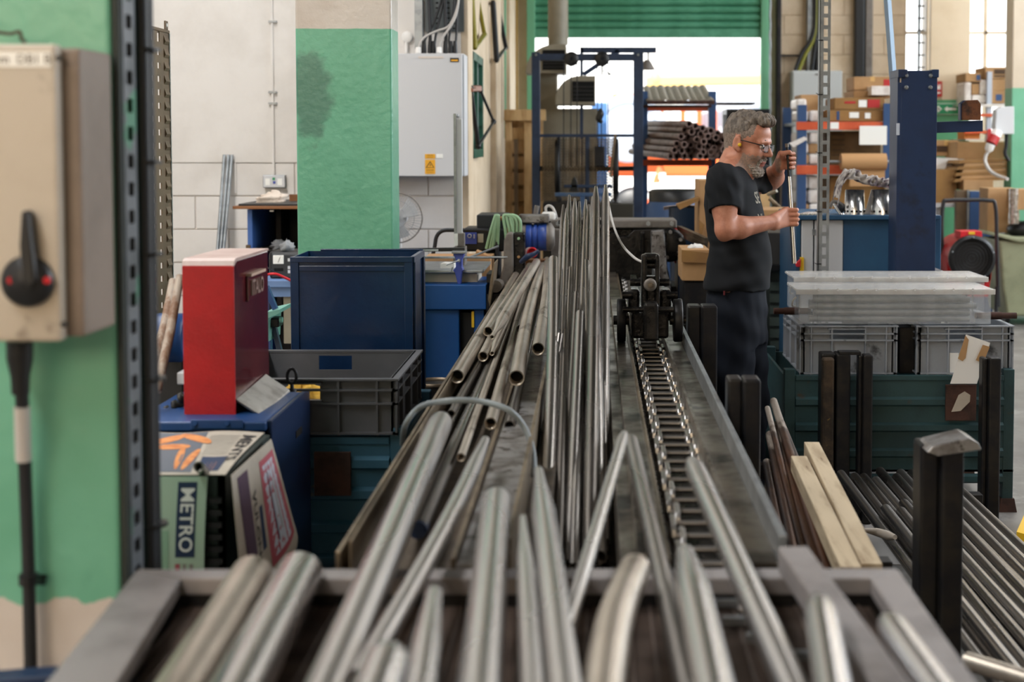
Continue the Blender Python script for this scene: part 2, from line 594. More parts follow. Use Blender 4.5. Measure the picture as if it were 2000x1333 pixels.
obj('floor', MB().box(XL, YR, -.1, XR, YB + .1, 0), M['concrete'], **ST)
obj('ceiling', MB().box(XL, YR, ZC, XR, YB, ZC + .1), M['ceiling'], **ST)
obj('wall_rear', MB().box(XL, YR - .1, 0, XR, YR, ZC), M['cream_wall'], **ST)
obj('wall_right', MB().box(XR, YR, 0, XR + .1, YB, ZC), M['cream_wall'], **ST)
obj('wall_left', MB().box(XL - .1, YR, 0, XL, YL, ZC), M['white_wall'], **ST)

# white wall that closes the left bay; painted blockwork below a rendered upper part
zr = ZP(318, YL)
wl = thing('wall_white', (XS, YL, 0), kind='structure')
obj('backing', MB().box(XL, YL + .012, 0, XS, YL + .2, ZC), M['joint'], wl)
obj('render_coat', MB().box(XL, YL - .006, zr, XS, YL + .012, ZC), M['white_wall'], wl, bevel=.003)
bh, bl = .223, .445
src = None
zc0 = zr
row = 0
while zc0 > 0.3:
    x = XS - (0 if row % 2 else bl / 2) + bl
    while x > -3.3:
        x1 = min(x, XS)
        x0 = x - bl
        if x1 - x0 > .05:
            mbx = MB().box(x0 + .004, YL - random.uniform(0, .004), zc0 - bh + .004, x1 - .004, YL + .02, zc0 - .004)
            obj('block', mbx, M['white_wall'], wl, bevel=.004)
        x -= bl
    zc0 -= bh
    row += 1
obj('lower_block_course', MB().box(-3.3 - bl, YL - .002, 0, XS, YL + .012, zc0), M['white_wall'], wl)
obj('far_block_panel', MB().box(XL, YL - .002, 0, -3.3 - bl, YL + .012, zr), M['white_wall'], wl)

# side wall running back to the roller door, with shallow piers
ws = thing('wall_side', (XS, 12, 0), kind='structure')
obj('wall_face', MB().box(XS - .2, YL + .2, 0, XS, YB, ZC), M['cream_wall'], ws)
for y0, y1, d in ((YL + .0, YL + .35, .05), (12.2, 12.9, .05), (14.2, 15.2, .05)):
    obj('pier', MB().box(XS, y0, 0, XS + d, y1, ZC), M['cream_wall'], ws, bevel=.005)

# back wall with the roller-door opening and two windows
xo0, xo1 = XP(1040, YB), XP(1488, YB)
zo = 3.35
wb = thing('wall_back', (3, YB, 0), kind='structure')
wins = [(XP(1764, YB), XP(1812, YB)), (XP(1884, YB), XP(1984, YB))]
zw0, zw1 = 1.75, 4.4
obj('wall_panel', MB().box(XS - .2, YB, 0, xo0, YB + .25, ZC), M['cream_wall'], wb)
obj('lintel', MB().box(xo0, YB, zo + .5, xo1, YB + .25, ZC), M['cream_wall'], wb)
segs = [(xo1, wins[0][0]), (wins[0][1], wins[1][0]), (wins[1][1], XR)]
for a, b2 in segs:
    obj('wall_panel', MB().box(a, YB + .008, 0, b2, YB + .25, ZC), M['joint2'], wb)
for a, b2 in wins:
    obj('wall_panel', MB().box(a, YB, 0, b2, YB + .25, zw0), M['cream_wall'], wb)
    obj('wall_panel', MB().box(a, YB, zw1, b2, YB + .25, ZC), M['cream_wall'], wb)
obj('wall_panel', MB().box(5.2, YB - .003, 0, XR, YB + .02, ZC), M['cream_wall'], wb)
obj('wall_panel', MB().box(wins[1][1], YB - .003, 4.18, 5.2, YB + .02, ZC), M['cream_wall'], wb)
# blockwork faces of the right-hand piers
for a, b2 in segs:
    z = 0
    row = 0
    while z < 4.2:
        x = a - (.22 if row % 2 else 0)
        while x < min(b2, 5.2):
            x0, x1 = max(x, a), min(x + .45, b2, 5.2)
            if x1 - x0 > .04:
                obj('block', MB().box(x0 + .003, YB - .002, z + .003, x1 - .003, YB + .02, z + .217), M['cream_wall'], wb, bevel=.004, seg=1)
            x += .45
        z += .22
        row += 1
for k, (a, b2) in enumerate(wins):
    wn = thing('window_%d' % (k + 1), (a, YB, zw0), kind='structure')
    fr = MB()
    nx = 1 if k == 0 else 2
    for i in range(nx + 1):
        x = a + (b2 - a) * (i / nx if not (k == 1 and i == 1) else .38)
        fr.box(x - .018, YB + .05, zw0, x + .018, YB + .1, zw1)
    zs = [zw0 + .57 * i for i in range(int((zw1 - zw0) / .57) + 1)] + [zw1]
    for z in zs:
        fr.box(a, YB + .05, z - .015, b2, YB + .1, z + .015)
    obj('window_frame', fr, M['cream_wall'], wn)
    for i in range(nx):
        xa = a + (b2 - a) * (0 if i == 0 else .38)
        xb = a + (b2 - a) * ((1 if nx == 1 else .38) if i == 0 else 1)
        for z0, z1 in zip(zs[:-1], zs[1:]):
            obj('pane', MB().box(xa + .02, YB + .07, z0 + .015, xb - .02, YB + .075, z1 - .015), M['glass'], wn)

# roller door: guides, curtain of slats, bottom rail
dr = thing('door_1', (.5, YB, 0), kind='structure')
for px0, px1 in ((1030, 1046), (1484, 1500)):
    a, b2 = XP(px0, 15.9), XP(px1, 15.9)
    obj('guide_rail', MB().box(a, 15.88, 0, b2, 15.99, 4.0), M['jamb_green'], dr, bevel=.006)
zb = ZP(74, 15.95)
pitch = .085
def slat(z):
    pr = []
    n = 8
    for i in range(n + 1):
        t = i / n
        pr.append((0, 15.95 - .028 * math.sin(math.pi * t) ** .7, z + .004 + (pitch - .008) * t))
    pr += [(0, 15.975, z + pitch), (0, 15.975, z)]
    mb = MB().prism([(XP(1042, 15.95), y, zz) for _, y, zz in pr], (XP(1488, 15.95) - XP(1042, 15.95), 0, 0))
    return mb
s0 = obj('slat', slat(zb + .1), M['door_green'], dr)
for i in range(1, 14):
    rep('slat', s0, dr, (0, 0, pitch * i))
obj('bottom_rail', MB().box(XP(1042, 15.95), 15.92, zb, XP(1488, 15.95), 15.985, zb + .1), M['door_green'], dr, bevel=.006)
obj('roller_housing', MB().box(XP(1030, 15.9), 15.6, 4.05, XP(1500, 15.9), 15.99, 4.5), M['door_green'], dr, bevel=.01)

# columns of the left row
NY0, NY1, NX = 2.5, 2.745, -0.845
zwn = ZP(1172, NY0)
pil1 = band_paint('green_over_bare_plaster', zwn, ('CFC6BE', 'B9AFA6'), ('6CAD91', '62A487'), rag=.05)
obj('column_near', MB().box(NX - .46, NY0, 0, NX, NY1, ZC), pil1, bevel=.008, **ST)
FY0, FY1 = 6.5, 6.72
fx0, fx1 = XP(581, FY0), XP(768, FY0)
zf = ZP(56, FY0)
cxm = (fx0 + fx1) / 2
pil2 = band_paint('green_dado_cream_above', zf, ('62A587', '589B7C'), ('C4BBB1', 'B6ABA0'), rag=.004,
                  stain=(XP(612, FY0) - cxm, ZP(185, FY0), .105, .235), bump=.55)
obj('column_far', MB().box(fx0, FY0, 0, fx1, FY1, ZC), pil2, bevel=.01, **ST)
# columns on the right
rx = XP(1972, 13.97)
zg = ZP(172, 13.97)
pil3 = band_paint('green_dado_cream_above_right', zg, ('6FAE8C', '66A583'), ('CFC0AA', 'C5B59E'), rag=.003, bump=.2)
obj('column_right', MB().box(rx, 13.97, 0, rx + .5, 14.22, ZC), pil3, bevel=.01, **ST)
bx0, bx1 = XP(1812, 15.6), XP(1890, 15.6)
zg2 = ZP(195, 15.6)
pil4 = band_paint('green_dado_cream_above_back', zg2, ('5C9E74', '53946A'), ('CDBB9F', 'C3B093'), rag=.003, bump=.2)
obj('column_back', MB().box(bx0, 15.6, 0, bx1, YB + .02, ZC), pil4, bevel=.01, **ST)

# bars added over the roof, side and rear area lamps to suggest windows
wn_ = 4
for lx, ly, ln in ((-2.6, 2.6, 11.0), (3.9, 9.5, 11.0), (6.9, 9.0, 11.0)):
    t = thing('window_%d' % wn_, (lx, ly, 5.3), kind='structure')
    wn_ += 1
    fm = MB().box(lx - .46, ly - ln / 2 - .06, 5.24, lx - .40, ly + ln / 2 + .06, 5.4).box(lx + .40, ly - ln / 2 - .06, 5.24, lx + .46, ly + ln / 2 + .06, 5.4)
    for i in range(12):
        y = ly - ln / 2 + ln * i / 11
        fm.box(lx - .4, y - .02, 5.25, lx + .4, y + .02, 5.3)
    obj('window_frame', fm, M['cream_col'], t)
t = thing('window_%d' % wn_, (8.8, 9.5, 2.8), kind='structure')
fm = MB().box(8.78, 3.45, 2.72, 8.9, 15.55, 2.8).box(8.78, 3.45, 4.6, 8.9, 15.55, 4.68).box(8.78, 3.45, 3.68, 8.83, 15.55, 3.72)
for i in range(13):
    fm.box(8.78, 3.48 + i, 2.8, 8.83, 3.52 + i, 4.6)
obj('window_frame', fm, M['cream_col'], t)
t = thing('window_%d' % (wn_ + 1), (-2.6, -3.8, 2.4), kind='structure')
fm = MB().box(-4.9, -3.9, 2.32, -.3, -3.78, 2.4).box(-4.9, -3.9, 4.0, -.3, -3.78, 4.08)
for i in range(6):
    fm.box(-4.87 + .9 * i, -3.83, 2.4, -4.83 + .9 * i, -3.78, 4.0)
obj('window_frame', fm, M['cream_col'], t)

# ------------------------------------------------------------------ the yard outside the roller door
obj('yard_ground', MB().box(-25, YB + .1, -.12, 25, 60, -.02), M['yard'], **ST)
bd = thing('industrial_building', (3, 36, 0), 'white industrial building across the yard beyond the roller door', 'building')
obj('wall', MB().box(-14, 36, 0, 22, 42, 9), M['building'], bd)
obj('grey_wall_bay', MB().pbox(1255, 100, 1312, 280, 35.9, .12), M['building2'], bd)
obj('gutter_band', MB().pbox(1312, 78, 1500, 130, 35.6, .4), M['building'], bd)
lv = MB()
for i in range(7):
    lv.pbox(1448, 106 + i * 4, 1478, 108.4 + i * 4, 35.4, .2)
obj('louvre', lv, M['building2'], bd)
for i in range(3):
    obj('window', MB().pbox(1335 + i * 42, 180, 1362 + i * 42, 215, 35.9, .12), M['lightgrey'], bd)

# ================================================================== the draw bench
ORD = ['first', 'second', 'third', 'fourth', 'fifth', 'sixth', 'seventh', 'eighth', 'ninth', 'tenth', 'eleventh', 'twelfth', 'thirteenth', 'fourteenth', 'fifteenth', 'sixteenth', 'seventeenth', 'eighteenth', 'nineteenth', 'twentieth']
Y0, Y1 = 2.56, 8.25
BZ = .9
bench = thing('draw_bench', (-.06, 5.4, 0), 'long steel tube drawing bench with trough, rails and chain well', 'machine')
def lb(name, x0, z0, x1, z1, m, bev=.002, y0=Y0, y1=Y1):
    return obj(name, MB().box(x0, y0, z0, x1, y1, z1), M[m], bench, bevel=bev)
lb('outer_angle', -.472, .80, -.462, .905, 'channel')
lb('trough_angle', -.447, .83, -.441, .925, 'channel')
lb('trough_floor', -.46, .80, -.25, .845, 'dirt')
lb('plate_strip', -.252, .80, -.165, .882, 'grey_plate')
lb('plate_ridge', -.262, .80, -.252, .893, 'channel')
lb('inner_angle', -.160, .78, -.150, .93, 'channel')
lb('dirt_ledge', -.150, .70, -.095, .84, 'dirt')
lb('well_floor', -.095, .60, .055, .655, 'dirt')
lb('rail_web', .050, .62, .082, .875, 'rail')
lb('left_rail', .080, .80, .128, .902, 'rail')
lb('rail_lip', .128, .78, .140, .893, 'channel')
lb('chain_well_floor', .14, .72, .276, .79, 'oily')
lb('right_rail_flange', .272, .74, .282, .893, 'rail')
lb('right_rail', .282, .74, .338, .884, 'rail')
lb('right_rail_lip', .338, .70, .352, .935, 'galv')
lb('side_skirt', .33, .45, .345, .74, 'blackmetal')
lb('side_skirt', -.468, .5, -.458, .80, 'blackmetal')
for y in (2.7, 4.4, 6.1, 7.9):
    for x in (-.43, .30):
        obj('leg', MB().box(x - .04, y - .04, 0, x + .04, y + .04, .72), M['blackmetal'], bench, bevel=.004)
    obj('cross_member', MB().box(-.44, y - .03, .5, .32, y + .03, .6), M['blackmetal'], bench, bevel=.003)

# chain: one link per pitch, inner and outer plates alternating
ch = thing('draw_chain', (.21, 5.2, .79), 'greasy roller drive chain running along the bench between two rails', 'chain')
def plate_mb(y, x):
    pr = []
    for k in range(12):
        t = 2 * math.pi * k / 12
        pr.append((x, y + .05 + math.copysign(.048, math.cos(t)) * .62 + .024 * math.cos(t), .842 + .026 * math.sin(t)))
    return MB().prism(pr, (.010, 0, 0))
pl0 = obj('link_plate', plate_mb(2.3, .160), M['tube_lt'], ch, bevel=.0015)
k = 0
y = 2.3
while y < 8.3:
    for x in ((.160, .262) if k % 2 == 0 else (.174, .248)):
        if not (k == 0 and x == .160):
            rep('link_plate', pl0, ch, (x - .160, y - 2.3, 0))
    if k == 0:
        p0 = obj('roller_pin', MB().tube((.166, y, .842), (.265, y, .842), .0075, n=10), M['tube'], ch); py0_ = y
    else:
        rep('roller_pin', p0, ch, (0, y - py0_, 0))
    k += 1
    y += .098

# ------------------------------------------------------------------ draw carriage on the rails
cg = thing('draw_carriage', (.21, 5.45, .9), 'black oily draw carriage with side wheels sitting on the chain rails', 'carriage')
def cbox(name, px0, py0, px1, py1, Y, dep, m='oily', bev=.006):
    return obj(name, MB().pbox(px0, py0, px1, py1, Y, dep), M[m], cg, bevel=bev)
wr = .082
for px in (1214, 1325):
    x = XP(px, 5.3)
    wz = .902 + wr
    wl_ = obj('wheel', MB().lathe((x - .016, 5.33, wz), (.032, 0, 0), [(.02, 0), (wr * .96, 0), (wr, .004), (wr, .028), (wr * .96, .032), (.02, .032)], 32, False), M['blackmetal'], cg)
    obj('wheel_nut', MB().tube((x - .03, 5.33, wz), (x + .03, 5.33, wz), .018, n=6), M['oily'], wl_)
obj('axle_bar', MB().tube(P(1216, 605, 5.24), P(1316, 605, 5.24), .0105, n=12), M['oily'], cg)
cbox('centre_block', 1257, 592, 1286, 668, 5.19, .16, bev=.012)
cbox('body', 1234, 612, 1306, 662, 5.27, .34, bev=.01)
cbox('side_block', 1228, 566, 1249, 612, 5.3, .12, bev=.01)
cbox('side_block', 1289, 567, 1311, 628, 5.3, .12, bev=.01)
cbox('hook_arm', 1253, 498, 1263, 612, 5.26, .05, bev=.006)
cbox('hook_arm', 1280, 498, 1288, 612, 5.26, .05, bev=.006)
cbox('hook_web', 1262, 540, 1281, 600, 5.29, .05)
cbox('hook_crown', 1256, 496, 1286, 512, 5.27, .05, bev=.01)
a = P(1270, 557, 5.25)
bt = obj('pivot_washer', MB().lathe(a + Vector((0, .01, 0)), (0, -1, 0), [(.024, 0), (.024, .012), (.017, .014)], 24), M['cast'], cg)
obj('pivot_bolt', MB().lathe(a + Vector((0, 0, 0)), (0, -1, 0), [(.012, 0), (.012, .02)], 6), M['rail'], bt)
for px, py in ((1241, 552), (1297, 552), (1313, 577), (1226, 577), (1274, 518)):
    q = P(px, py, 5.3)
    obj('bolt', MB().tube(q - Vector((.02, 0, 0)), q + Vector((.02, 0, 0)), .014, n=6), M['oily'], cg)
obj('tow_bar', MB().beam(P(1262, 640, 5.5), (.21, 7.6, .93), .03, .03), M['oily'], cg)
obj('pull_cord', MB().path([P(1187, 392, 7.2), P(1198, 440, 6.6), P(1215, 478, 6.0), P(1238, 503, 5.5), P(1254, 512, 5.27)], .0052, 8, 6), M['cablegrey'], cg)

# ------------------------------------------------------------------ die head at the far end
dh = thing('die_head', (.1, 8.3, .6), 'black die head across the far end of the drawing bench', 'machine')
def dbox(name, px0, py0, px1, py1, Y, dep, m='oily', bev=.008):
    return obj(name, MB().pbox(px0, py0, px1, py1, Y, dep), M[m], dh, bevel=bev)
dbox('top_beam', 1075, 430, 1322, 446, 8.35, .3, 'cast')
dbox('beam_web', 1080, 446, 1316, 462, 8.42, .2)
pr = [P(x, yy, 8.28) for x, yy in ((1186, 452), (1200, 456), (1213, 463), (1226, 462), (1238, 450), (1296, 448), (1302, 455), (1303, 520), (1312, 560), (1186, 560))]
obj('die_plate', MB().prism(pr, (0, .12, 0)), M['oily'], dh, bevel=.004)
dbox('rib', 1251, 453, 1259, 500, 8.24, .06, 'oily')
pr = [P(x, yy, 8.2) for x, yy in ((1272, 452), (1297, 450), (1301, 500), (1304, 535), (1310, 552), (1310, 590), (1290, 590), (1283, 540), (1272, 500))]
obj('cheek', MB().prism(pr, (0, .14, 0)), M['grey_plate'], dh, bevel=.006)
dbox('guide_block', 1000, 462, 1080, 482, 8.45, .2, 'oily')
dbox('left_pillar', 1077, 447, 1094, 560, 8.3, .2, 'cast')
fl = obj('flange', MB().lathe(P(1306, 478, 8.36), (0, -1, 0), [(.1, 0), (.1, .05), (.085, .06), (.02, .06)], 28), M['oily'], dh)
for k in range(6):
    t = k * math.pi / 3 + .4
    q = P(1306, 478, 8.3) + Vector((.075 * math.cos(t), 0, .075 * math.sin(t)))
    obj('bolt', MB().tube(q, q - Vector((0, .025, 0)), .011, n=6), M['cast'], fl)
for px in (1266, 1312, 1090, 1150):
    q = P(px, 437, 8.34)
    obj('bolt', MB().tube(q, q - Vector((0, .025, 0)), .014, n=6), M['galv'], dh)
dbox('red_side_panel', 1317, 447, 1323, 515, 8.4, .2, 'signred')
dbox('pedestal', 1090, 560, 1330, 640, 8.4, .35, 'blackmetal')
obj('base', MB().box(-.25, 8.35, 0, .5, 8.8, .65), M['blackmetal'], dh, bevel=.01)
# bright motor and plug behind the trough
mt = thing('electric_motor', P(1047, 505, 8.0), 'blue electric motor with grey end bells behind the trough tubes', 'motor')
obj('stator', MB().lathe(P(1028, 463, 8.0), (1, 0, 0), [(.078, 0), (.078, .03), (.07, .032), (.07, .042), (.078, .044), (.078, .06), (.07, .062), (.07, .07), (.078, .072), (.078, .115)], 32), M['motorblue'], mt)
obj('end_bell', MB().lathe(P(1066, 463, 8.0), (1, 0, 0), [(.075, 0), (.08, .01), (.08, .03), (.05, .05)], 28), M['cast'], mt)
obj('end_bell', MB().lathe(P(1012, 463, 8.0), (1, 0, 0), [(.05, 0), (.08, .015), (.08, .045)], 28), M['cast'], mt)
obj('terminal_box', MB().pbox(1013, 420, 1072, 436, 7.95, .12), M['grey_plate'], mt, bevel=.006)
pg = thing('power_plug', P(1040, 495, 7.9), 'red round power plug hanging under the blue motor', 'plug')
obj('collar', MB().lathe(P(1040, 493, 7.9), (0, -1, 0), [(.028, 0), (.03, .02), (.03, .04), (.022, .042), (.022, .01), (.001, .01)], 24, False), M['red_plain'], pg)
obj('body', MB().tube(P(1034, 492, 7.9), P(1034, 492, 8.05), .026, n=18), M['greybox'], pg)
cb = thing('casting_bracket', P(1000, 560, 7.7), 'upright grey cast bracket with bolt holes beside the trough', 'bracket')
pr = [P(x, yy, 7.7) for x, yy in ((984, 470), (990, 455), (1002, 455), (1003, 530), (990, 560), (972, 560), (983, 520))]
obj('web', MB().prism(pr, (0, .1, 0)), M['cast'], cb, bevel=.01)
obj('face_plate', MB().pbox(1002, 455, 1025, 560, 7.72, .1), M['oily'], cb, bevel=.01)
for py in (466, 502):
    q = P(1013, py, 7.72)
    obj('bolt_hole', MB().tube(q + Vector((0, .01, 0)), q - Vector((0, .004, 0)), .008, n=12), M['hose'] if py < 480 else M['card'], cb)

# ------------------------------------------------------------------ tubes
def pipe(a, b, r, m, label, group, name='steel_tube', near=None, far=None, bend=(0, 0), hollow=.0035, n=16):
    """A tube from a to b; near/far = (end radius, taper length): swaged ends; bend = sideways/vertical bow at mid length."""
    a, b = Vector(a), Vector(b)
    L = (b - a).length
    st = []
    if near: st += [(0, near[0]), (near[1] * .35, near[0] * 1.04), (near[1], r)]
    else: st += [(0, r)]
    cuts = 7
    s0_, s1_ = st[-1][0], L - (far[1] if far else 0)
    st += [(s0_ + (s1_ - s0_) * i / cuts, r) for i in range(1, cuts)]
    if far: st += [(L - far[1], r), (L - far[1] * .4, far[0] * 1.1 + (r - far[0]) * .25), (L, far[0])]
    else: st += [(L, r)]
    d = (b - a).normalized()
    side = Vector((d.y, -d.x, 0)).normalized()
    pts = [a + d * s + (side * bend[0] + Vector((0, 0, bend[1]))) * math.sin(math.pi * s / L) for s, _ in st]
    mb = MB().path(pts, [q for _, q in st], n, caps=False)
    # open ends: wall ring and a bore
    for e in (0, 1):
        c = pts[0] if e == 0 else pts[-1]
        dd = (pts[1] - pts[0]).normalized() if e == 0 else (pts[-2] - pts[-1]).normalized()
        rr = st[0][1] if e == 0 else st[-1][1]
        hw = min(hollow, rr * .3)
        mb.lathe(c, dd, [(rr, 0), (rr - hw, 0), (rr - hw, .15)], n, False)
        mb.mat(1)
        rg = mb.ring(c + dd * .06, dd, rr - hw, n)
        mb.add(rg, [list(range(n))])
        mb.mat(0)
    return obj(name, mb, [M[m], M['hole']], None, label=label, cat='tube', group=group)

gT = 'tubes lying in the left trough of the bench'
def trough(n0, n1, z0, z1, r, m, label, **k):
    return pipe(G(*n0, z0), G(*n1, z1), r, m, label, gT, **k)
trough((893, 736), (1009, 536), .925, .93, .0215, 'tube_dust', 'long trough tube nearest the outer angle with an open mouth', bend=(.004, .004))
trough((953, 648), (1038, 514), .955, .955, .0185, 'tube_dust', 'trough tube with open end just behind the small-mouthed swaged tube')
trough((961, 659), (1048, 512), .99, 1.0, .0205, 'tube_dust', 'swaged tube lying across the top of the trough with a small mouth', near=(.0075, .42))
trough((1017, 643), (1041, 552), .945, .945, .0165, 'tube_dk', 'brown open tube lying below the crossing swaged tube')
trough((1009, 739), (1060, 520), .955, .965, .0235, 'tube_dust', 'fat kinked tube with open mouth beside the plate strip', bend=(-.012, .006))
trough((1051, 682), (1069, 509), .965, .97, .0215, 'tube_dust', 'bent dusty tube with wide open mouth next to the upright bundle', bend=(.012, .004))
trough((958, 828), (1030, 556), .905, .92, .0165, 'tube_dust', 'long open tube ending above the grey hose')
trough((900, 894), (1000, 616), .90, .91, .0105, 'tube_dust', 'slim open tube reaching nearest along the trough past the hose')
trough((881, 809), (975, 640), .895, .90, .0115, 'tube_dk', 'slim dark tube whose end peeps out behind the bright foreground tube')
trough((943, 697), (990, 600), .925, .925, .0175, 'tube_dust', 'short brown open tube in the lower layer of the trough')
trough((961, 691), (1004, 596), .93, .93, .0155, 'tube_dust', 'swaged brown tube end in the lower layer of the trough', near=(.008, .2))
trough((818, 1032), (962, 706), .875, .885, .018, 'tube_dk', 'dark brown tube with blue plugged end in the trough')
trough((800, 985), (930, 720), .87, .88, .016, 'tube_dk', 'dark brown tube lying along the trough angle')
trough((995, 832), (1050, 610), .885, .885, .014, 'tube_dk', 'dull tube lying on the plate strip')
pb = P(818, 1034, G(818, 1032, .875).y)
obj('tube_plug', MB().tube(pb - Vector((0, .012, 0)), pb + Vector((0, .03, 0)), .0185, n=16), M['postblue'], label='blue plastic plug pushed into the end of a trough tube', cat='plug')

gB = 'pointed tubes standing up in the middle bundle'
def lean(n0, z0, n1, Y1_, r, m, label, **k):
    return pipe(G(*n0, z0), P(*n1, Y1_), r, m, label, gB, **k)
tall = [((1072, 1100), (1100, 401), 6.5, .0098), ((1082, 1110), (1107, 408), 6.3, .0098), ((1090, 1095), (1112, 382), 6.7, .0100), ((1098, 1112), (1123, 389), 6.5, .0112),
        ((1112, 1090), (1132, 395), 6.5, .0100), ((1120, 1110), (1144, 391), 6.6, .0100), ((1130, 1095), (1150, 401), 6.4, .0105), ((1140, 1100), (1157, 385), 6.7, .0090),
        ((1152, 1105), (1164, 366), 6.4, .0155), ((1176, 1085), (1183, 363), 6.4, .0148)]
for i, (n0, n1, Yf, r) in enumerate(tall):
    lean(n0, .70 + .02 * (i % 3), n1, Yf, r * 1.22, 'tube' if i % 2 else 'tube_dk', 'pointed steel tube in the upright bundle, %s from its left edge' % ORD[i], far=(r * .5, .26))
short = [((1062, 1105), (1081, 508), 5.4, .0190, 'tube', 'thick grey blunt tube on the left edge of the upright bundle'),
         ((1088, 1100), (1114, 526), 5.4, .0115, 'tube', 'blunt slim tube in front of the upright bundle, left one of the pair'),
         ((1170, 1090), (1157, 524), 5.2, .0175, 'tube', 'thick bowed blunt tube in front of the upright bundle beside the rail'),
         ((1150, 1095), (1145, 513), 5.5, .0135, 'tube', 'blunt tube just behind the thick bowed one in the bundle'),
         ((1112, 1105), (1133, 614), 4.7, .0150, 'tube', 'short thick tube with cut end low in the upright bundle'),
         ((1182, 1060), (1176, 596), 4.9, .0110, 'tube_dk', 'short slim tube against the rail web beside the bundle'),
         ((1098, 1050), (1126, 574), 4.95, .0105, 'tube_dk', 'short slim dark tube between the two blunt front tubes'),
         ((1060, 900), (1094, 655), 4.5, .0110, 'tube_dk', 'slanting slim dark tube at the foot of the bundle')]
for n0, n1, Yf, r, m, lab in short:
    lean(n0, .73, n1, Yf, r, m, lab, bend=(.006 if r > .016 else 0, 0))
for i in range(9):
    px = 1058 + i * 15
    pipe(G(px, 1108, .665), G(1098 + i * 9, 640, .668 + .003 * (i % 2)), .0085 + .003 * (i % 3), 'tube_dk',
         'dark tube lying at the bottom of the bench well, %s from the trough side' % ORD[i], 'tubes lying on the floor of the bench well')
rest = thing('tube_rest', (-.08, 6.45, .84), 'black rest carrying the tips of the upright tube bundle', 'stand')
zt = P(1130, 395, 6.45).z - .05
obj('post', MB().box(-.115, 6.42, .80, -.075, 6.46, zt - .03), M['blackmetal'], rest, bevel=.004)
obj('fork', MB().box(-.16, 6.42, zt - .05, .06, 6.46, zt - .03), M['blackmetal'], rest, bevel=.004)

# ------------------------------------------------------------------ mesh tray at the near end
tr = thing('mesh_tray', (-.13, 2.1, 0), 'grey framed wire mesh tray at the near end of the bench', 'tray')
cs = [G(268, 1112, .9), G(1752, 1110, .9), G(1990, 1450, .9), G(20, 1420, .9)]
ci = [G(352, 1130, .9), G(1700, 1130, .9), G(1912, 1450, .9), G(175, 1420, .9)]
for nm, i, j in (('far_rim', 0, 1), ('side_rim', 1, 2), ('side_rim', 3, 0)):
    mb = MB()
    q = [cs[i], cs[j], ci[j], ci[i]]
    mb.prism(q, (0, 0, -.03))
    obj(nm, mb, M['rim'], tr, bevel=.003)
obj('near_rim', MB().beam(cs[3] - Vector((0, 0, .02)), cs[2] - Vector((0, 0, .02)), .05, .03), M['rim'], tr)
mw = MB()
yn, yf = ci[3].y, ci[0].y
y = yn
while y < yf:
    t = (y - yn) / (yf - yn)
    xa = ci[3].x + (ci[0].x - ci[3].x) * t
    xb = ci[2].x + (ci[1].x - ci[2].x) * t
    mw.box(xa, y, .845, xb, y + .0045, .8495)
    y += .0135
x = ci[0].x - .02
while x < ci[2].x:
    mw.box(x, yn, .8495, x + .004, yf, .8535)
    x += .036
wm = obj('wire_mesh', mw, M['mesh_dk'], tr, kind='stuff')
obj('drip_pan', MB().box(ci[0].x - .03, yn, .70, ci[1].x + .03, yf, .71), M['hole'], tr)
for nm, xx in (('inner_skirt', cs[0].x + .03), ('inner_skirt', cs[1].x - .03)):
    obj(nm, MB().box(xx - .01, yn, .70, xx + .01, yf, .872), M['blackmetal'], tr)
obj('far_skirt', MB().box(cs[0].x, yf + .005, .72, cs[1].x, yf + .02, .872), M['blackmetal'], tr)
for xx in (cs[0].x + .05, cs[1].x - .05):
    for yy in (yn + .05, yf - .05):
        obj('leg', MB().box(xx - .025, yy - .025, 0, xx + .025, yy + .025, .70), M['blackmetal'], tr, bevel=.003)
for i in range(4):
    px = 1395 + i * 46
    obj('grate_bar', MB().beam(G(px - 30, 1178 + i * 34, .862), G(px + 45, 1178 + i * 34, .862), .012, .012), M['galv'], tr)
obj('debris', MB().prism([G(508, 1178, .862), G(525, 1196, .862), G(520, 1214, .862), G(503, 1200, .862)], (0, 0, .004)), M['paper'], label='torn paper scrap lying on the wire mesh tray', cat='scrap')

gF = 'foreground tubes lying on the mesh tray'
def fg(n0, n1, z0, z1, r, m, label, **k):
    return pipe(G(*n0, z0), G(*n1, z1), r, m, label, gF, n=24, **k)
def zr_(px, py, wpx, z):      # radius of a tube that shows wpx wide where its axis passes this pixel at height z
    return G(px, py, z).y / F * wpx / 2
fg((300, 1440), (492, 1126), .905, .895, .037, 'tube_dust', 'dull grey tube on the tray, leftmost of the foreground tubes')
fg((420, 1440), (585, 1122), .915, .905, .040, 'tube_lt', 'brown-streaked grey tube on the tray, second foreground tube')
fg((600, 1440), (862, 822), .945, .945, .0300, 'tube_lt', 'long bright tube with blunt far end running over the trough', far=(.024, .06))
fg((700, 1330), (948, 860), .95, .955, .0165, 'tube_lt', 'slim bowed tube with pointed far end crossing toward the trough', far=(.010, .3), bend=(.012, .004))
fg((690, 1480), (757, 1290), 1.00, 1.00, .0300, 'tube_lt', 'short blunt tube end at the bottom edge of the picture', far=(.026, .03))
fg((800, 1470), (848, 1160), 1.0, 1.0, .0195, 'tube_lt', 'pointed bright tube end beside the short blunt one', far=(.0115, .22))
fg((924, 1470), (970, 976), .985, .965, .0280, 'tube_lt', 'thick bright tube with blunt far end in the centre foreground', far=(.024, .03))
fg((1046, 1470), (1021, 1012), 1.0, .985, .0138, 'tube_lt', 'thin pointed tube between two thick foreground tubes', far=(.006, .3))
fg((1115, 1470), (1052, 920), .99, .975, .0225, 'tube_lt', 'thick swaged tube with pointed far end right of the thin one', far=(.0095, .35))
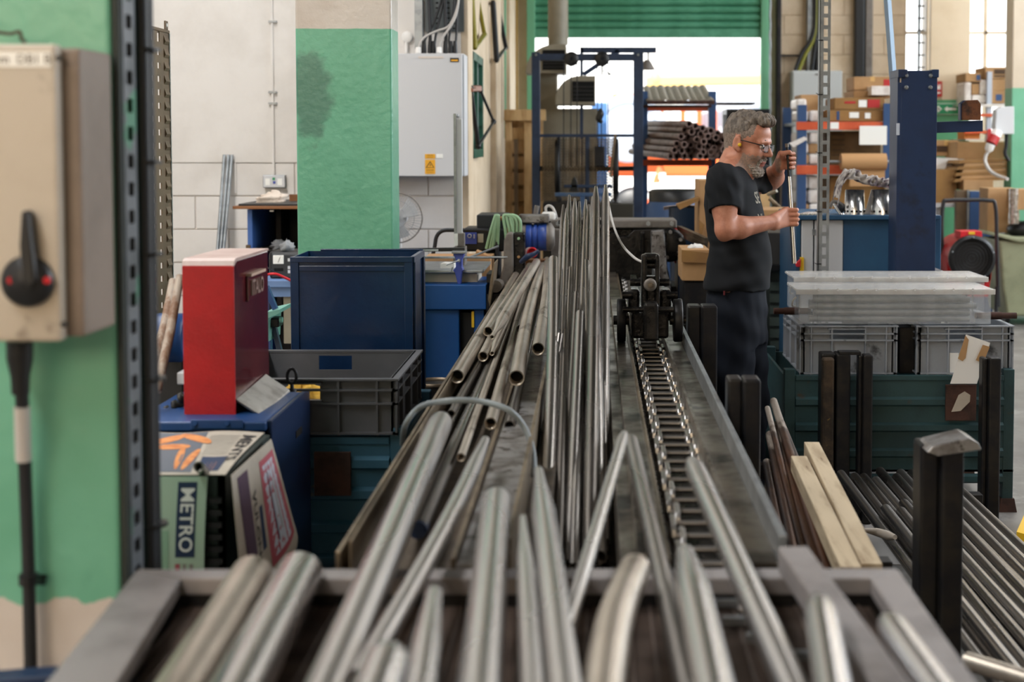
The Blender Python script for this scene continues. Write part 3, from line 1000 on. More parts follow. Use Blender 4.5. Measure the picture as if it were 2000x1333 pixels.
fg((1108, 1225), (1219, 848), .955, 1.0, .0118, 'tube_lt', 'slim tube slanting to the right over the upright bundle', far=(.008, .05))
pts = [G(1168, 1480, .96), G(1180, 1340, .965), G(1202, 1210, .97), G(1240, 1112, .965)]
cpm = MB().path(pts, [.0275, .0275, .027, .0255], 22, 6)
obj('curved_tube', cpm, M['tube_dust'], label='curved brown tube in the foreground', cat='tube', group=gF)
fg((1365, 1440), (1232, 862), .925, .935, .0165, 'tube', 'grey square-cut tube running from the left rail toward the camera')
fg((1412, 1440), (1338, 1082), .985, .975, .0275, 'tube_lt', 'thick tube with bright right flank and pointed far end', far=(.015, .2))
fg((1580, 1420), (1352, 905), .95, .96, .0215, 'tube_lt', 'long grey tube lying over the chain', far=(.015, .08))
fg((1640, 1420), (1600, 1182), .985, .985, .0235, 'tube_lt', 'short tube with white highlight right of the long grey tube', far=(.018, .05))
fg((1888, 1430), (1738, 1218), .985, .985, .0205, 'tube_lt', 'short bright tube lying against the right tray rim', far=(.017, .04))
obj('steel_channel', MB().beam(G(1790, 1440, .93), G(1548, 1092, .93), .052, .045), M['rim'], label='flat grey steel channel lying across the right end of the tray', cat='channel', bevel=.004)
obj('grey_hose', MB().path([G(786, 868, .84), G(792, 830, .93), P(820, 796, G(820, 830, .93).y), P(868, 784, G(868, 832, .95).y), P(935, 784, G(935, 832, .95).y), P(990, 800, G(990, 845, .94).y), P(1022, 832, G(1022, 850, .93).y), G(1040, 880, .90), G(1043, 930, .86)], .0075, 10, 6), M['rope'],
    label='grey plastic hose looped over the trough tubes', cat='hose')

# ================================================================== on and around the near column
iso = thing('isolator_switch', P(60, 670, 2.4), 'aged khaki isolator switch box on the near green column', 'switch')
ax, bx_ = P(-95, 88, 2.34), P(131, 664, 2.34)
obj('enclosure', MB().box(ax.x, 2.345, bx_.z + .004, XP(186, 2.40), 2.498, ax.z - .004), M['khaki_dk'], iso, bevel=.006)
lid = obj('lid', MB().box(ax.x, 2.315, bx_.z, bx_.x, 2.345, ax.z), M['khaki'], iso, bevel=.006)
for px, py in ((115, 114), (126, 634)):
    q = P(px, py, 2.315)
    obj('screw', MB().tube(q, q - Vector((0, .004, 0)), .005, n=10), M['black'], lid)
q0, q1 = P(-40, 101, 2.314), P(100, 131, 2.314)
lab = obj('label_strip', MB().box(q0.x, 2.3135, q1.z, q1.x, 2.315, q0.z), M['signwhite'], lid)
lettering('room  DB1 B', .021, P(30, 116, 2.313), (1, 0, 0), (0, 0, 1), M['ink_grey'], lid, bold=.0004)
q = P(57, 549, 2.315)
kn = obj('rotary_base', MB().lathe(q, (0, -1, 0), [(.042, 0), (.042, .012), (.036, .022), (.0, .024)], 36), M['black'], iso)
hd = MB()
t0, t1 = P(47, 412, 2.285), P(60, 545, 2.285)
pr = [P(40, 412, 2.285), P(54, 412, 2.285), P(62, 480, 2.285), P(72, 552, 2.285), P(58, 566, 2.285), P(42, 552, 2.285), P(36, 480, 2.285)]
obj('handle', MB().prism(pr, (0, .028, 0)), M['black'], kn, bevel=.005)
for px in (21, 92):
    obj('indicator', MB().tube(P(px, 548, 2.303), P(px, 548, 2.292), .006, n=12), M['red_plain'], kn)
obj('hook_wire', MB().path([P(-10, 62, 2.45), P(20, 66, 2.44), P(38, 62, 2.44), P(42, 76, 2.44), P(50, 82, 2.44)], .003, 8, 5), M['dark_rust'], iso)
cab = thing('supply_cable', P(57, 1290, 2.45), 'black supply cable dropping from the khaki isolator box', 'cable')
obj('gland', MB().lathe(P(38, 668, 2.42), (0, 0, -1), [(.022, 0), (.022, .03), (.016, .06), (.015, .09)], 20), M['black'], cab)
obj('cable', MB().path([P(38, 700, 2.42), P(44, 800, 2.44), P(50, 950, 2.46), P(56, 1120, 2.465), P(60, 1300, 2.465), P(64, 1500, 2.465)], .0115, 12, 5), M['blackrub'], cab)
obj('marker_sleeve', MB().tube(P(43, 795, 2.435), P(46, 900, 2.447), .0135, n=14), M['cablegrey'], cab)
cl = obj('clamp', MB().lathe(P(56, 1122, 2.462), (0, 0, -1), [(.017, 0), (.017, .018)], 16), M['black'], cab)
obj('clamp_arm', MB().beam(P(60, 1133, 2.462), P(86, 1133, 2.49), .01, .018), M['black'], cl)
# slotted strut and cable bundle up the side of the column
su = thing('slotted_strut', (NX, 2.54, 0), 'galvanised slotted channel fixed up the side of the near column', 'strut')
sm = MB()
sm.box(NX, 2.528, 0, NX + .012, 2.545, 3.2)
sm.box(NX, 2.577, 0, NX + .012, 2.594, 3.2)
z = .03
while z < 3.2:
    sm.box(NX, 2.545, z, NX + .012, 2.577, z + .025)
    z += .05
obj('channel', sm, mat('old_strut', '6C7074', .5, .5, '54585A', 6., col3='4C7A64', scale3=5, lo3=.55, hi3=.6), su)
obj('dark_backing', MB().box(NX + .0005, 2.528, 0, NX + .002, 2.594, 3.2), M['black'], su)
bun = thing('cable_bundle', (NX + .02, 2.645, 0), 'black vertical cable bundle tied to the side of the near column', 'cable')
for dy, r in ((2.625, .014), (2.655, .013)):
    obj('cable', MB().tube((NX + .014, dy, 0), (NX + .014, dy, 3.3), r, n=12), M['blackrub'], bun)
for z in (ZP(100, 2.63), ZP(320, 2.63), ZP(500, 2.63), ZP(745, 2.63), ZP(1030, 2.63)):
    obj('cable_tie', MB().lathe((NX + .013, 2.64, z), (0, 0, 1), [(.031, 0), (.031, .006)], 14), M['black'], bun)
obj('paint_drip_pipe', MB().tube((NX + .006, 2.512, 0), (NX + .006, 2.512, 3.2), .008, n=10), mat('dark_conduit', '2C332F', .6), label='dark thin conduit on the front corner of the near column', cat='conduit')
# blue rail seen low in the corner
obj('floor_rail', MB().beam(G(-60, 1352, .74), G(112, 1338, .74), .05, .05), M['postblue'], label='blue steel rail low in the bottom left corner', cat='rail', bevel=.004)

# ------------------------------------------------------------------ louvred panel rack
XPN = P(318, 300, 5.1).x
lp = thing('louvre_panel', (XPN, 5.05, .5), 'tall brown punched louvre panel standing behind the near column', 'panel')
zt, zb_ = ZP(62, 5.1), ZP(640, 5.1)
ya, yb = 4.80, 5.19
ymid = [4.98, 5.03, 5.075, 5.12]
step = .0475
mb = MB()
for y0, y1 in ((ya, 4.985), (5.012, 5.055), (5.083, 5.118)):
    mb.box(XPN - .004, y0, zb_, XPN, y1, zt)
z = zb_
k = 0
while z < zt - .02:
    for y0, y1 in ((4.985, 5.012), (5.055, 5.083)):
        mb.box(XPN - .004, y0, z, XPN, y1, min(z + step - .021, zt))
    z += step
obj('punched_sheet', mb, M['brownpanel'], lp)
obj('top_cap', MB().box(XPN - .03, ya, zt, XPN + .004, yb + .004, zt + .012), M['brownpanel'], lp, bevel=.002)
fl_ = MB().box(XPN - .004, 5.118, zb_, XPN + .0, yb, zt)
z = zb_ + .02
while z < zt - .04:
    fl_.prism([(XPN, 5.13, z), (XPN + .007, 5.13, z + .012), (XPN, 5.13, z + .034)], (0, .05, 0))
    z += step
obj('louvre_strip', fl_, M['brownpanel'], lp)
obj('edge_flange', MB().box(XPN - .02, yb, zb_ - .4, XPN + .004, yb + .006, zt), M['galv'], lp)
tab = MB().box(XPN - .006, yb - .035, zt + .012, XPN, yb, zt + .045)
obj('hanging_tab', tab, M['brownpanel'], lp, bevel=.004)
obj('tab_hole', MB().tube((XPN - .001, yb - .018, zt + .03), (XPN + .0012, yb - .018, zt + .03), .007, n=12), M['signwhite'], lp)
for k, (z, c) in enumerate(((zb_ + .11, 'postblue'), (zb_ + .205, 'postblue'), (zb_ + .16, 'red_plain'))):
    obj('storage_bin', MB().box(XPN - .05, 4.985 if k < 2 else 5.055, z, XPN - .012, 5.012 if k < 2 else 5.083, z + .03), M[c], lp)
obj('foot', MB().box(XPN - .25, ya, 0, XPN + .01, yb, .04), M['brownpanel'], lp)
for y in (ya + .01, yb - .01):
    obj('leg', MB().box(XPN - .03, y - .01, .04, XPN - .004, y + .01, zb_), M['brownpanel'], lp)

# ------------------------------------------------------------------ chop saw: red guard on a blue base
sw = thing('cut_off_saw', (-1.0, 4.0, 0), 'cut-off saw with tall red guard on a dark blue base', 'machine')
rx0, rx1 = XP(357, 3.85), XP(455, 3.85)
z0, z1 = ZP(818, 3.85), ZP(510, 3.85)
g = MB()
prf = [(3.85, z0), (4.26, ZP(760, 4.26)), (4.26, z1 - .002), (3.875, z1), (3.858, z1 - .005), (3.85, z1 - .02)]
bdy = obj('guard', MB().prism([(rx0, y, z) for y, z in prf], (rx1 - rx0, 0, 0)), M['red_shaded'], sw, bevel=.004)
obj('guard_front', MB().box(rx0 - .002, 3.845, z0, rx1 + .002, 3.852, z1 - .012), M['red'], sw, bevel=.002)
q = MB()
n = 6
for i in range(n):
    t0, t1 = math.pi / 2 * i / n, math.pi / 2 * (i + 1) / n
q = MB().prism([(rx0 - .002, 3.845, z1 - .014), (rx0 - .002, 3.852, z1 + .0), (rx0 - .002, 3.872, z1 + .006), (rx0 - .002, 4.262, z1 + .004), (rx0 - .002, 4.262, z1 - .002), (rx0 - .002, 3.88, z1 - .002), (rx0 - .002, 3.853, z1 - .014)], (rx1 - rx0 + .004, 0, 0))
obj('guard_top', q, mat('red_top_sky_sheen', 'B9A29A', .35, 0, 'A88A82', 6.), sw)  # pale colour paints the sky and wall reflection onto the red top
# raised plate and letters on the guard's side
ly, lz = 4.07, P(480, 560, 4.07).z
pl = obj('name_plate', MB().box(rx1, 3.985, lz - .035, rx1 + .008, 4.16, lz + .038), M['red_shaded'], bdy, bevel=.003)
obj('plate_cap', MB().box(rx1, 3.99, lz + .036, rx1 + .016, 4.165, lz + .044), mat('worn_plate_edge', 'B59A88', .5), pl)
lettering('ITALO', .062, (rx1 + .008, 4.075, lz), (0, 1, 0), (0, 0, 1), mat('worn_letters', '8A7068', .4), pl, extr=.003, bold=.001, squeeze=.8)
# base
bx0, bx1 = XP(250, 3.75), XP(516, 3.75)
zt_ = ZP(822, 3.76)
obj('base_top', MB().box(bx0, 3.74, ZP(843, 3.74), bx1, 4.2, zt_), M['blue'], sw, bevel=.004)
obj('base_cabinet', MB().box(bx0, 3.76, 0, bx1 - .004, 4.2, ZP(843, 3.74)), M['navy'], sw, bevel=.004)
side = [(bx1, y, z) for y, z in ((3.76, .0), (4.27, .0), (4.27, ZP(765, 4.27)), (4.2, ZP(765, 4.2)), (3.78, zt_), (3.76, zt_))]
sp = obj('side_plate', MB().prism(side, (.012, 0, 0)), mat('dark_blue_side', '16294A', .35, 0, '122240', 5.), sw, bevel=.003)
obj('slot', MB().box(bx1 + .008, 4.06, .80, bx1 + .014, 4.14, .82), M['hole'], sp)
obj('fixing_plate', MB().box(XP(367, 3.735), 3.732, ZP(838, 3.735), XP(470, 3.735), 3.741, ZP(820, 3.735)), M['blue'], sw, bevel=.002)
for px in (380, 443):
    obj('bolt', MB().tube(P(px, 828, 3.735), P(px, 828, 3.724), .0065, n=6), M['blue'], sw)
pr = [P(460, 780, 3.86), P(519, 730, 4.2), P(566, 762, 4.2), P(513, 813, 3.86)]
obj('aluminium_deflector', MB().prism(pr, (0.0, .012, -.012)), M['alu'], sw, bevel=.003)
eb = P(570, 735, 4.25)
ring = [eb + Vector((.0, .0, 0)) + Vector((.014 * math.cos(t), 0, .022 * math.sin(t))) for t in [2 * math.pi * i / 16 for i in range(17)]]
obj('eye_bolt', MB().path(ring, .005, 8), M['blackmetal'], sw)
obj('eye_bolt_shank', MB().lathe(eb - Vector((0, 0, .022)), (0, 0, -1), [(.006, 0), (.006, .015), (.014, .018), (.014, .03)], 12), M['blackmetal'], sw)
# motor and arm left of the guard
mo = obj('motor', MB().lathe(P(300, 660, 4.3), (1, 0, 0), [(.02, 0), (.07, .002), (.075, .02), (.075, .09), (.06, .1)], 28), M['blue'], sw)
obj('motor_plinth', MB().pbox(300, 690, 362, 815, 4.28, .2), mat('greasy_black', '15171B', .5), sw, bevel=.01)
for px, py in ((322, 806), (338, 795), (350, 780)):
    obj('clamp_screw', MB().lathe(P(px, py, 3.95), (1, 0, .3), [(.016, 0), (.018, .012), (.008, .014), (.008, .04)], 14), M['blackmetal'], sw)
obj('white_block', MB().pbox(345, 728, 362, 752, 4.0, .06), M['greybox'], sw, bevel=.004)
for i, (a_, b_, c_) in enumerate(((P(352, 540, 4.15), P(306, 765, 3.9), 'grey lath leaning beside the red guard, nearer one'), (P(338, 548, 4.35), P(298, 730, 4.1), 'pale pole leaning behind the nearer lath by the red guard'))):
    obj('leaning_pole', MB().path([a_, a_ * .5 + b_ * .5 + Vector((.004, 0, 0)), b_], [.012, .0135, .013], 12), mat('weathered_pole', 'A89A8C', .6, 0, '7A5A44', 5., stretch=(6, 6, .5)), label=c_, cat='pole')

# ------------------------------------------------------------------ newspaper-covered crate in front of the saw
nc = thing('dark_crate', (-1.0, 3.45, 0), 'dark green slatted crate under the newspapers', 'crate')
cx0, cx1, cz = -1.2, -.842, .893
for y0, y1, nm in ((3.2, 3.215, 'front_panel'), (3.66, 3.675, 'back_panel')):
    obj(nm, MB().box(cx0, y0, 0.02, cx1, y1, cz), mat('dark_green_crate', '1E2A26', .5), nc)
obj('side_panel', MB().box(cx1 - .015, 3.2, .02, cx1, 3.675, cz), mat('dark_green_crate', '1E2A26', .5), nc)
obj('side_panel', MB().box(cx0, 3.2, .02, cx0 + .015, 3.675, cz), mat('dark_green_crate', '1E2A26', .5), nc)
for i in range(6):
    obj('rib', MB().box(cx1 - .05, 3.19, cz - .06 - i * .028, cx1 - .004, 3.2, cz - .048 - i * .028), M['black'], nc)
obj('base', MB().box(cx0, 3.2, 0, cx1, 3.675, .02), M['black'], nc)

def sheet(name, label, fn, nu, nv, prints, m='paper'):
    """A newspaper sheet fn(u, v); prints = (u0, v0, u1, v1, material) blocks, and (text, u, v, size, dirs) lettering."""
    t = thing(name, fn(.5, .5), label, 'newspaper')
    obj('sheet', MB().grid(fn, nu, nv, .0015), M[m], t)
    def nrm(u, v):
        e = .01
        return (Vector(fn(u + e, v)) - Vector(fn(u - e, v))).cross(Vector(fn(u, v + e)) - Vector(fn(u, v - e))).normalized()
    for p in prints:
        if len(p) == 2:
            obj('print_shape', MB().add([Vector(fn(u, v)) + nrm(u, v) * .0017 for u, v in p[0]], [list(range(len(p[0])))]), M[p[1]], t)
        elif len(p) == 5:
            u0, v0, u1, v1, mm = p
            obj('print_block', MB().grid(lambda u, v: Vector(fn(u0 + (u1 - u0) * u, v0 + (v1 - v0) * v)) + nrm(u0 + (u1 - u0) * u, v0 + (v1 - v0) * v) * .0009, 6, 8), M[mm], t)
        else:
            txt, u, v, s, du, dv, mm, sq = p       # du: direction of reading in (u, v); dv: letter-up direction
            def wp(x, y, z, u=u, v=v, du=du, dv=dv):
                uu, vv = u + x * du[0] + y * dv[0], v + x * du[1] + y * dv[1]
                return Vector(fn(uu, vv)) + nrm(uu, vv) * .0016
            lettering(txt, s, (0, 0, 0), (1, 0, 0), (0, 0, 1), M[mm], t, squeeze=sq, warp=wp, bold=.0015 * (s / .1))
    return t

# flat sheet over the crate top
def top_fn(u, v):
    y = 3.2 + v * .48
    px = 292 + u * (140 + 78 * v)
    return Vector(((px - 1160) / F * y, y, cz + .004 + .003 * math.sin(7 * u) * math.sin(5 * v)))
sheet('newspaper', 'open newspaper sheet with food picture laid flat over the crate', top_fn, 16, 16,
      [(.0, .04, .50, .98, 'ink_slate'), (.56, .08, .86, .40, 'ink_navy'), (.64, .10, .8, .28, 'ink_orange')] +
      [([(cu + .19 * math.cos(t) * math.cos(an) - .035 * math.sin(t) * math.sin(an) * 1.2, cv + .26 * math.cos(t) * math.sin(an) + .075 * math.sin(t) * math.cos(an)) for t in [2 * math.pi * i / 12 for i in range(12)]], 'ink_orange')
       for cu, cv, an in ((.2, .6, .05), (.42, .82, -.5), (.3, .34, 1.45), (.43, .32, 1.2), (.15, .8, .5))] +
      [(.54, .46 + .05 * i, .82, .475 + .05 * i, 'ink_grey') for i in range(9)] +
      [('MENTS', .90, .60, .042, (0, -2.1), (4.2, 0), 'ink_black', 2.2)])
# flap hanging down the front, masthead reading downwards
zf0 = cz + .003
def met_fn(u, v):
    drop = (1 - v) * .30
    return Vector((-1.03 + u * .155 - .008 * (1 - v), 3.197 - .012 - .02 * math.sin((1 - v) * 2.6), zf0 - drop))
sheet('newspaper', 'pale green newspaper hanging down the crate front with white masthead on navy', met_fn, 10, 18,
      [(.58, .40, .86, .96, 'ink_navy'), (.30, .1, .48, .6, 'ink_green'), (.58, .05, .65, .35, 'ink_red'), (.69, .05, .74, .35, 'ink_grey'), (.79, .05, .84, .35, 'ink_grey'),
       ('METRO', .72, .68, .043, (0, -3.35), (6.4, 0), 'paperwhite', 1.02)], 'papergrn')
# flap folded over the right side
def rt_fn(u, v):
    y = 3.19 + u * .40
    d = (1 - v)
    out = .02 + .06 * d * (.4 + .6 * u) + .012 * math.sin(9 * u) * d
    return Vector((cx1 + out, y, cz + .004 + .0 * u - d * (.30 - .05 * u + .06 * math.sin(3.1 * u))))
sheet('newspaper', 'newspaper folded over the right side of the crate with a red bordered panel', rt_fn, 14, 16,
      [(.62, .12, .95, .92, 'ink_red'), (.67, .17, .9, .87, 'lightgrey'), (.1, .05, .34, .95, 'ink_purple'), (.52, .3, .58, .62, 'ink_navy'),
       ('VULONS', .43, .5, .075, (0, -2.3), (1.7, 0), 'ink_black', .8), (.735, .25, .75, .8, 'ink_navy'), (.8, .3, .81, .72, 'ink_grey')])
pipe(P(388, 912, 3.12), P(428, 948, 3.6), .0115, 'black_tube' if 'black_tube' in M else 'tube_dk', 'short dark tube poking out over the newspapers', 'tubes lying on newspapers')

# ------------------------------------------------------------------ stillage with grey crate
def stillage(name, label, x0, x1, y0, y1, zb, zt, m, ribs, plate=None):
    t = thing(name, ((x0 + x1) / 2, (y0 + y1) / 2, 0), label, 'stillage')
    for x in (x0, x1 - .05):
        for y in (y0, y1 - .05):
            obj('corner_post', MB().box(x, y, .02, x + .05, y + .05, zt + .03), M[m], t, bevel=.004)
            obj('foot', MB().prism([(x - .015, y - .015, 0), (x + .065, y - .015, 0), (x + .055, y - .005, .06), (x - .005, y - .005, .06)], (0, .08, 0)), M['dark_rust'], t)
    for nm, bxs in (('front', (x0 + .05, y0, x1 - .05, y0 + .012)), ('back', (x0 + .05, y1 - .012, x1 - .05, y1)), ('side', (x0, y0 + .05, x0 + .012, y1 - .05)), ('side', (x1 - .012, y0 + .05, x1, y1 - .05))):
        p = obj(nm + '_sheet', MB().box(bxs[0], bxs[1], zb, bxs[2], bxs[3], zt), M[m], t)
        if nm == 'front':
            for z in ribs:
                obj('rib', MB().prism([(bxs[0], y0, z + .022), (bxs[0], y0 - .016, z + .012), (bxs[0], y0 - .016, z - .012), (bxs[0], y0, z - .022)], (bxs[2] - bxs[0], 0, 0)), M[m], p)
    obj('floor_sheet', MB().box(x0, y0, zb, x1, y1, zb + .01), M[m], t)
    obj('top_rail', MB().box(x0 + .05, y0 - .006, zt - .02, x1 - .05, y0 + .016, zt + .004), M[m], t, bevel=.003)
    if plate:
        pp = obj('label_holder', MB().box(plate[0], y0 - .028, plate[1], plate[2], y0 - .016, plate[3]), M['dark_rust'], t, bevel=.002)
    return t
SY = 4.32
sz = ZP(856, SY)
stillage('stillage', 'worn blue-green steel stillage under the dark grey crate', XP(470, SY), XP(790, SY), SY, 5.02, .25, sz, 'tealblue',
         [ZP(p, SY) for p in (905, 965, 1030, 1095)], (XP(612, SY), ZP(965, SY), XP(684, SY), ZP(880, SY)))
def euro_crate(name, label, px0, px1, pyt, pyb, Y, dep, m, long_side=True, group=None, cat='crate', handle=None, holes_x=None):
    """Ribbed plastic crate with a front face from px0..px1 at depth Y; open top."""
    a_, b_ = P(px0, pyt, Y), P(px1, pyb, Y)
    x0, x1, z1, z0 = a_.x, b_.x, a_.z, b_.z
    t = thing(name, ((x0 + x1) / 2, Y + dep / 2, z0), label, cat, group)
    W_, H_ = x1 - x0, z1 - z0
    hx0, hx1 = x0 + W_ * holes_x[0], x0 + W_ * holes_x[1]
    hz0, hz1 = z0 + H_ * holes_x[2], z0 + H_ * holes_x[3]
    wt = .006
    for nm, y in (('front_wall', Y + .02), ('back_wall', Y + dep - .026)):
        mb = MB()
        mb.box(x0 + .02, y, z0, hx0, y + wt, z1).box(hx1, y, z0, x1 - .02, y + wt, z1)
        mb.box(hx0, y, z0, hx1, y + wt, hz0).box(hx0, y, hz1, hx1, y + wt, z1)
        fw = obj(nm, mb, M[m], t)
        if nm == 'front_wall':
            fr = MB()
            fr.box(hx0 - .008, Y + .004, hz0 - .008, hx1 + .008, Y + .02, hz0).box(hx0 - .008, Y + .004, hz1, hx1 + .008, Y + .02, hz1 + .006)
            obj('handle_frame', fr, M[m], fw)
    for x in (x0 + .02, x1 - .026):
        obj('side_wall', MB().box(x, Y + .02, z0, x + wt, Y + dep - .02, z1), M[m], t)
    obj('base', MB().box(x0 + .02, Y + .02, z0, x1 - .02, Y + dep - .02, z0 + .008), M[m], t)
    rim = MB()
    rim.box(x0, Y, z1 - .006, x1, Y + .028, z1).box(x0, Y + dep - .028, z1 - .006, x1, Y + dep, z1)
    rim.box(x0, Y + .028, z1 - .006, x0 + .028, Y + dep - .028, z1).box(x1 - .028, Y + .028, z1 - .006, x1, Y + dep - .028, z1)
    obj('rim', rim, M[m], t)
    zz = [z1 - .03 - H_ * .03, z0 + H_ * (handle or .58), z0 + .006]
    for z in zz:
        obj('band', MB().box(x0 + .004, Y + .002, z - .003, x1 - .004, Y + .02, z + .003), M[m], t)
        obj('band', MB().box(x1 - .02, Y + .002, z - .003, x1 - .004, Y + dep - .002, z + .003), M[m], t)
        obj('band', MB().box(x0 + .004, Y + .002, z - .003, x0 + .02, Y + dep - .002, z + .003), M[m], t)
    for f in (.01, .12, .33, .67, .88, .985):
        x = x0 + W_ * f
        obj('rib', MB().box(x - .003, Y + .003, z0, x + .003, Y + .02, z1 - .004), M[m], t)
    for f in (.05, .2, .5, .8, .95):
        y = Y + dep * f
        obj('rib', MB().box(x1 - .02, y - .003, z0, x1 - .003, y + .003, z1 - .004), M[m], t)
        obj('rib', MB().box(x0 + .003, y - .003, z0, x0 + .02, y + .003, z1 - .004), M[m], t)
    return t
euro_crate('plastic_crate', 'dark grey open plastic crate standing on the blue-green stillage', 420, 779, 741, 852, 4.3, .62, 'greyplastic', holes_x=(.36, .565, .62, .90), handle=.56)
# yellow gloves or rags seen through the crate's handhold
def blob(name, c, r, m, label, cat, seed, n=18, amp=.35, parent=None, squash=1.0):
    rnd = np.random.RandomState(seed)
    ph = rnd.rand(8, 4) * 6.28
    fr_ = rnd.randint(1, 5, (8, 2))
    vs, fs = [], []
    m_ = n // 2
    for k in range(m_ + 1):
        t = math.pi * k / m_
        for i in range(n):
            a = 2 * math.pi * i / n
            d = 1 + amp * sum(math.sin(fr_[j, 0] * a + ph[j, 0] + fr_[j, 1] * t * 1.3) * math.sin(fr_[j, 1] * t + ph[j, 1]) for j in range(8)) / 4
            vs.append((c[0] + r[0] * d * math.sin(t) * math.cos(a), c[1] + r[1] * d * math.sin(t) * math.sin(a), c[2] + max(-r[2] * .75, r[2] * d * math.cos(t) * squash)))
    for k in range(m_):
        for i in range(n):
            j = (i + 1) % n
            fs.append((k * n + i, (k + 1) * n + i, (k + 1) * n + j, k * n + j))
    return obj(name, MB().add(vs, fs, True), M[m], parent, label=label, cat=cat)
blob('yellow_rag', P(588, 778, 4.42), (.075, .05, .042), 'yellowrag', 'crumpled yellow cloth seen through the dark crate handhold', 'cloth', 3, 26, .5)

# ------------------------------------------------------------------ navy steel bin behind the crate
nb = thing('steel_bin', (XP(690, 5.1), 5.25, 0), 'glossy navy steel bin with open top in front of the green column', 'bin')
x0, x1 = XP(567, 5.1), XP(806, 5.1)
zt_ = ZP(503, 5.1)
for nm, bb in (('front_panel', (x0, 5.1, x1, 5.106)), ('back_panel', (x0, 5.4, x1, 5.406)), ('side_panel', (x0, 5.1, x0 + .006, 5.406)), ('side_panel', (x1 - .006, 5.1, x1, 5.406))):
    obj(nm, MB().box(bb[0], bb[1], .3, bb[2], bb[3], zt_), M['navy'], nb)
for nm, bb in (('front_frame', (x0, 5.092, x0 + .03, 5.1)), ('front_frame', (x1 - .03, 5.092, x1, 5.1))):
    obj(nm, MB().box(bb[0], bb[1], .3, bb[2], bb[3], zt_), M['navy'], nb, bevel=.002)
obj('front_top_rail', MB().box(x0, 5.09, zt_ - .018, x1, 5.1, zt_ + .003), M['navy'], nb, bevel=.002)
obj('front_top_rail', MB().box(x0 + .03, 5.096, zt_ - .05, x1 - .03, 5.1, zt_ - .03), M['navy'], nb, bevel=.003)
obj('side_rail', MB().box(x1 - .01, 5.1, zt_ - .02, x1 + .006, 5.41, zt_ + .003), M['navy'], nb, bevel=.002)
obj('side_rail', MB().box(x1, 5.11, .3, x1 + .008, 5.14, zt_ - .02), M['navy'], nb, bevel=.002)
obj('side_rail', MB().box(x1, 5.37, .3, x1 + .008, 5.41, zt_ - .02), M['navy'], nb, bevel=.002)
obj('back_top_rail', MB().box(x0 + .05, 5.40, zt_, x1, 5.412, zt_ + .008), M['navy'], nb, bevel=.002)
obj('floor_sheet', MB().box(x0, 5.1, .3, x1, 5.406, .31), M['navy'], nb)
for xx in (x0, x1 - .04):
    for yy in (5.1, 5.366):
        obj('leg', MB().box(xx, yy, 0, xx + .04, yy + .04, .3), M['navy'], nb)

# ================================================================== left background
so = thing('double_socket', P(535, 355, YL), 'grey metal double wall socket on the white wall', 'socket')
obj('back_box', MB().pbox(513, 342, 557, 367, YL - .045, .04), M['galv'], so, bevel=.004)
obj('face_plate', MB().pbox(514, 343, 556, 366, YL - .05, .006), M['greybox'], so, bevel=.002)
for px in (522, 546):
    obj('outlet', MB().pbox(px - 4, 349, px + 5, 362, YL - .0515, .003), M['signwhite'], so)
for px, py, c in ((534, 350, 'signgreen'), (535, 357, 'viceblue')):
    obj('switch', MB().pbox(px - 2, py - 3, px + 3, py + 2, YL - .053, .005), M[c], so)
cd_ = thing('wall_conduit', P(533, 342, YL), 'white cable conduit running down the white wall to the socket', 'conduit')
obj('trunking', MB().pbox(527, -60, 536, 342, YL - .024, .018), M['white_wall'], cd_, bevel=.003)
for py in (40, 178, 200):
    obj('saddle', MB().pbox(524, py, 540, py + 4, YL - .027, .021), M['galv'], cd_)
lettering('NOT USE', .022, P(549, 374, YL - .007), (1, 0, 0), (0, 0, 1), M['ink_grey'], wl, name='pen_note')
gR = 'steel rods leaning on the white wall'
for i, (t_, b_) in enumerate((((438, 303), (425, 487)), ((446, 303), (431, 487)), ((453, 303), (437, 487)))):
    a_ = P(*t_, YL - .03)
    bb = P(*b_, YL - .25)
    d = (bb - a_)
    bb = a_ + d * ((a_.z) / (a_.z - bb.z))
    obj('steel_rod', MB().tube(bb, a_, .0105, n=12, hollow=.002), M['galv'], label='galvanised rod leaning on the white wall, %s of three' % ['leftmost', 'middle', 'rightmost'][i], cat='rod', group=gR)
obj('wall_bracket', MB().pbox(455, 319, 462, 378, YL - .012, .008), M['white_wall'], label='white flat plate screwed to the wall behind the leaning rods', cat='plate', bevel=.002)

# workbench cupboard with wooden top
wbn = thing('workbench_cupboard', (XP(535, 8.6), 8.8, 0), 'blue open-fronted cupboard with brown board top against the white wall', 'cabinet')
xa, xb = XP(482, 8.6), XP(660, 8.6)
z1_ = ZP(408, 8.6)
obj('top_board', MB().box(XP(459, 8.6), 8.55, ZP(408, 8.6), xb, 9.3, ZP(402, 8.6)), M['woodbrown'], wbn, bevel=.003)
obj('black_mat', MB().box(XP(469, 8.6), 8.57, ZP(402, 8.6), xb, 9.28, ZP(398, 8.6)), M['black'], wbn, bevel=.002)
obj('side_panel', MB().box(xa, 8.62, 0, xa + .03, 9.28, z1_ - .005), mat('cupboard_blue', '4167A8', .45), wbn, bevel=.003)
obj('side_panel', MB().box(xb - .03, 8.62, 0, xb, 9.28, z1_ - .005), mat('cupboard_blue', '4167A8', .45), wbn)
obj('back_panel', MB().box(xa, 9.25, 0, xb, 9.28, z1_ - .005), mat('cupboard_black', '1C1714', .7), wbn)
obj('inner_post', MB().box(xa + .09, 9.0, .5, xa + .12, 9.25, z1_ - .005), mat('cupboard_black2', '241E1A', .7), wbn)
obj('shelf', MB().box(xa, 8.65, ZP(492, 8.6), xb, 9.25, ZP(489, 8.6)), mat('cupboard_black', '1C1714', .7), wbn)
obj('latch', MB().pbox(480, 479, 488, 486, 8.6, .03), M['brownpanel'], wbn)
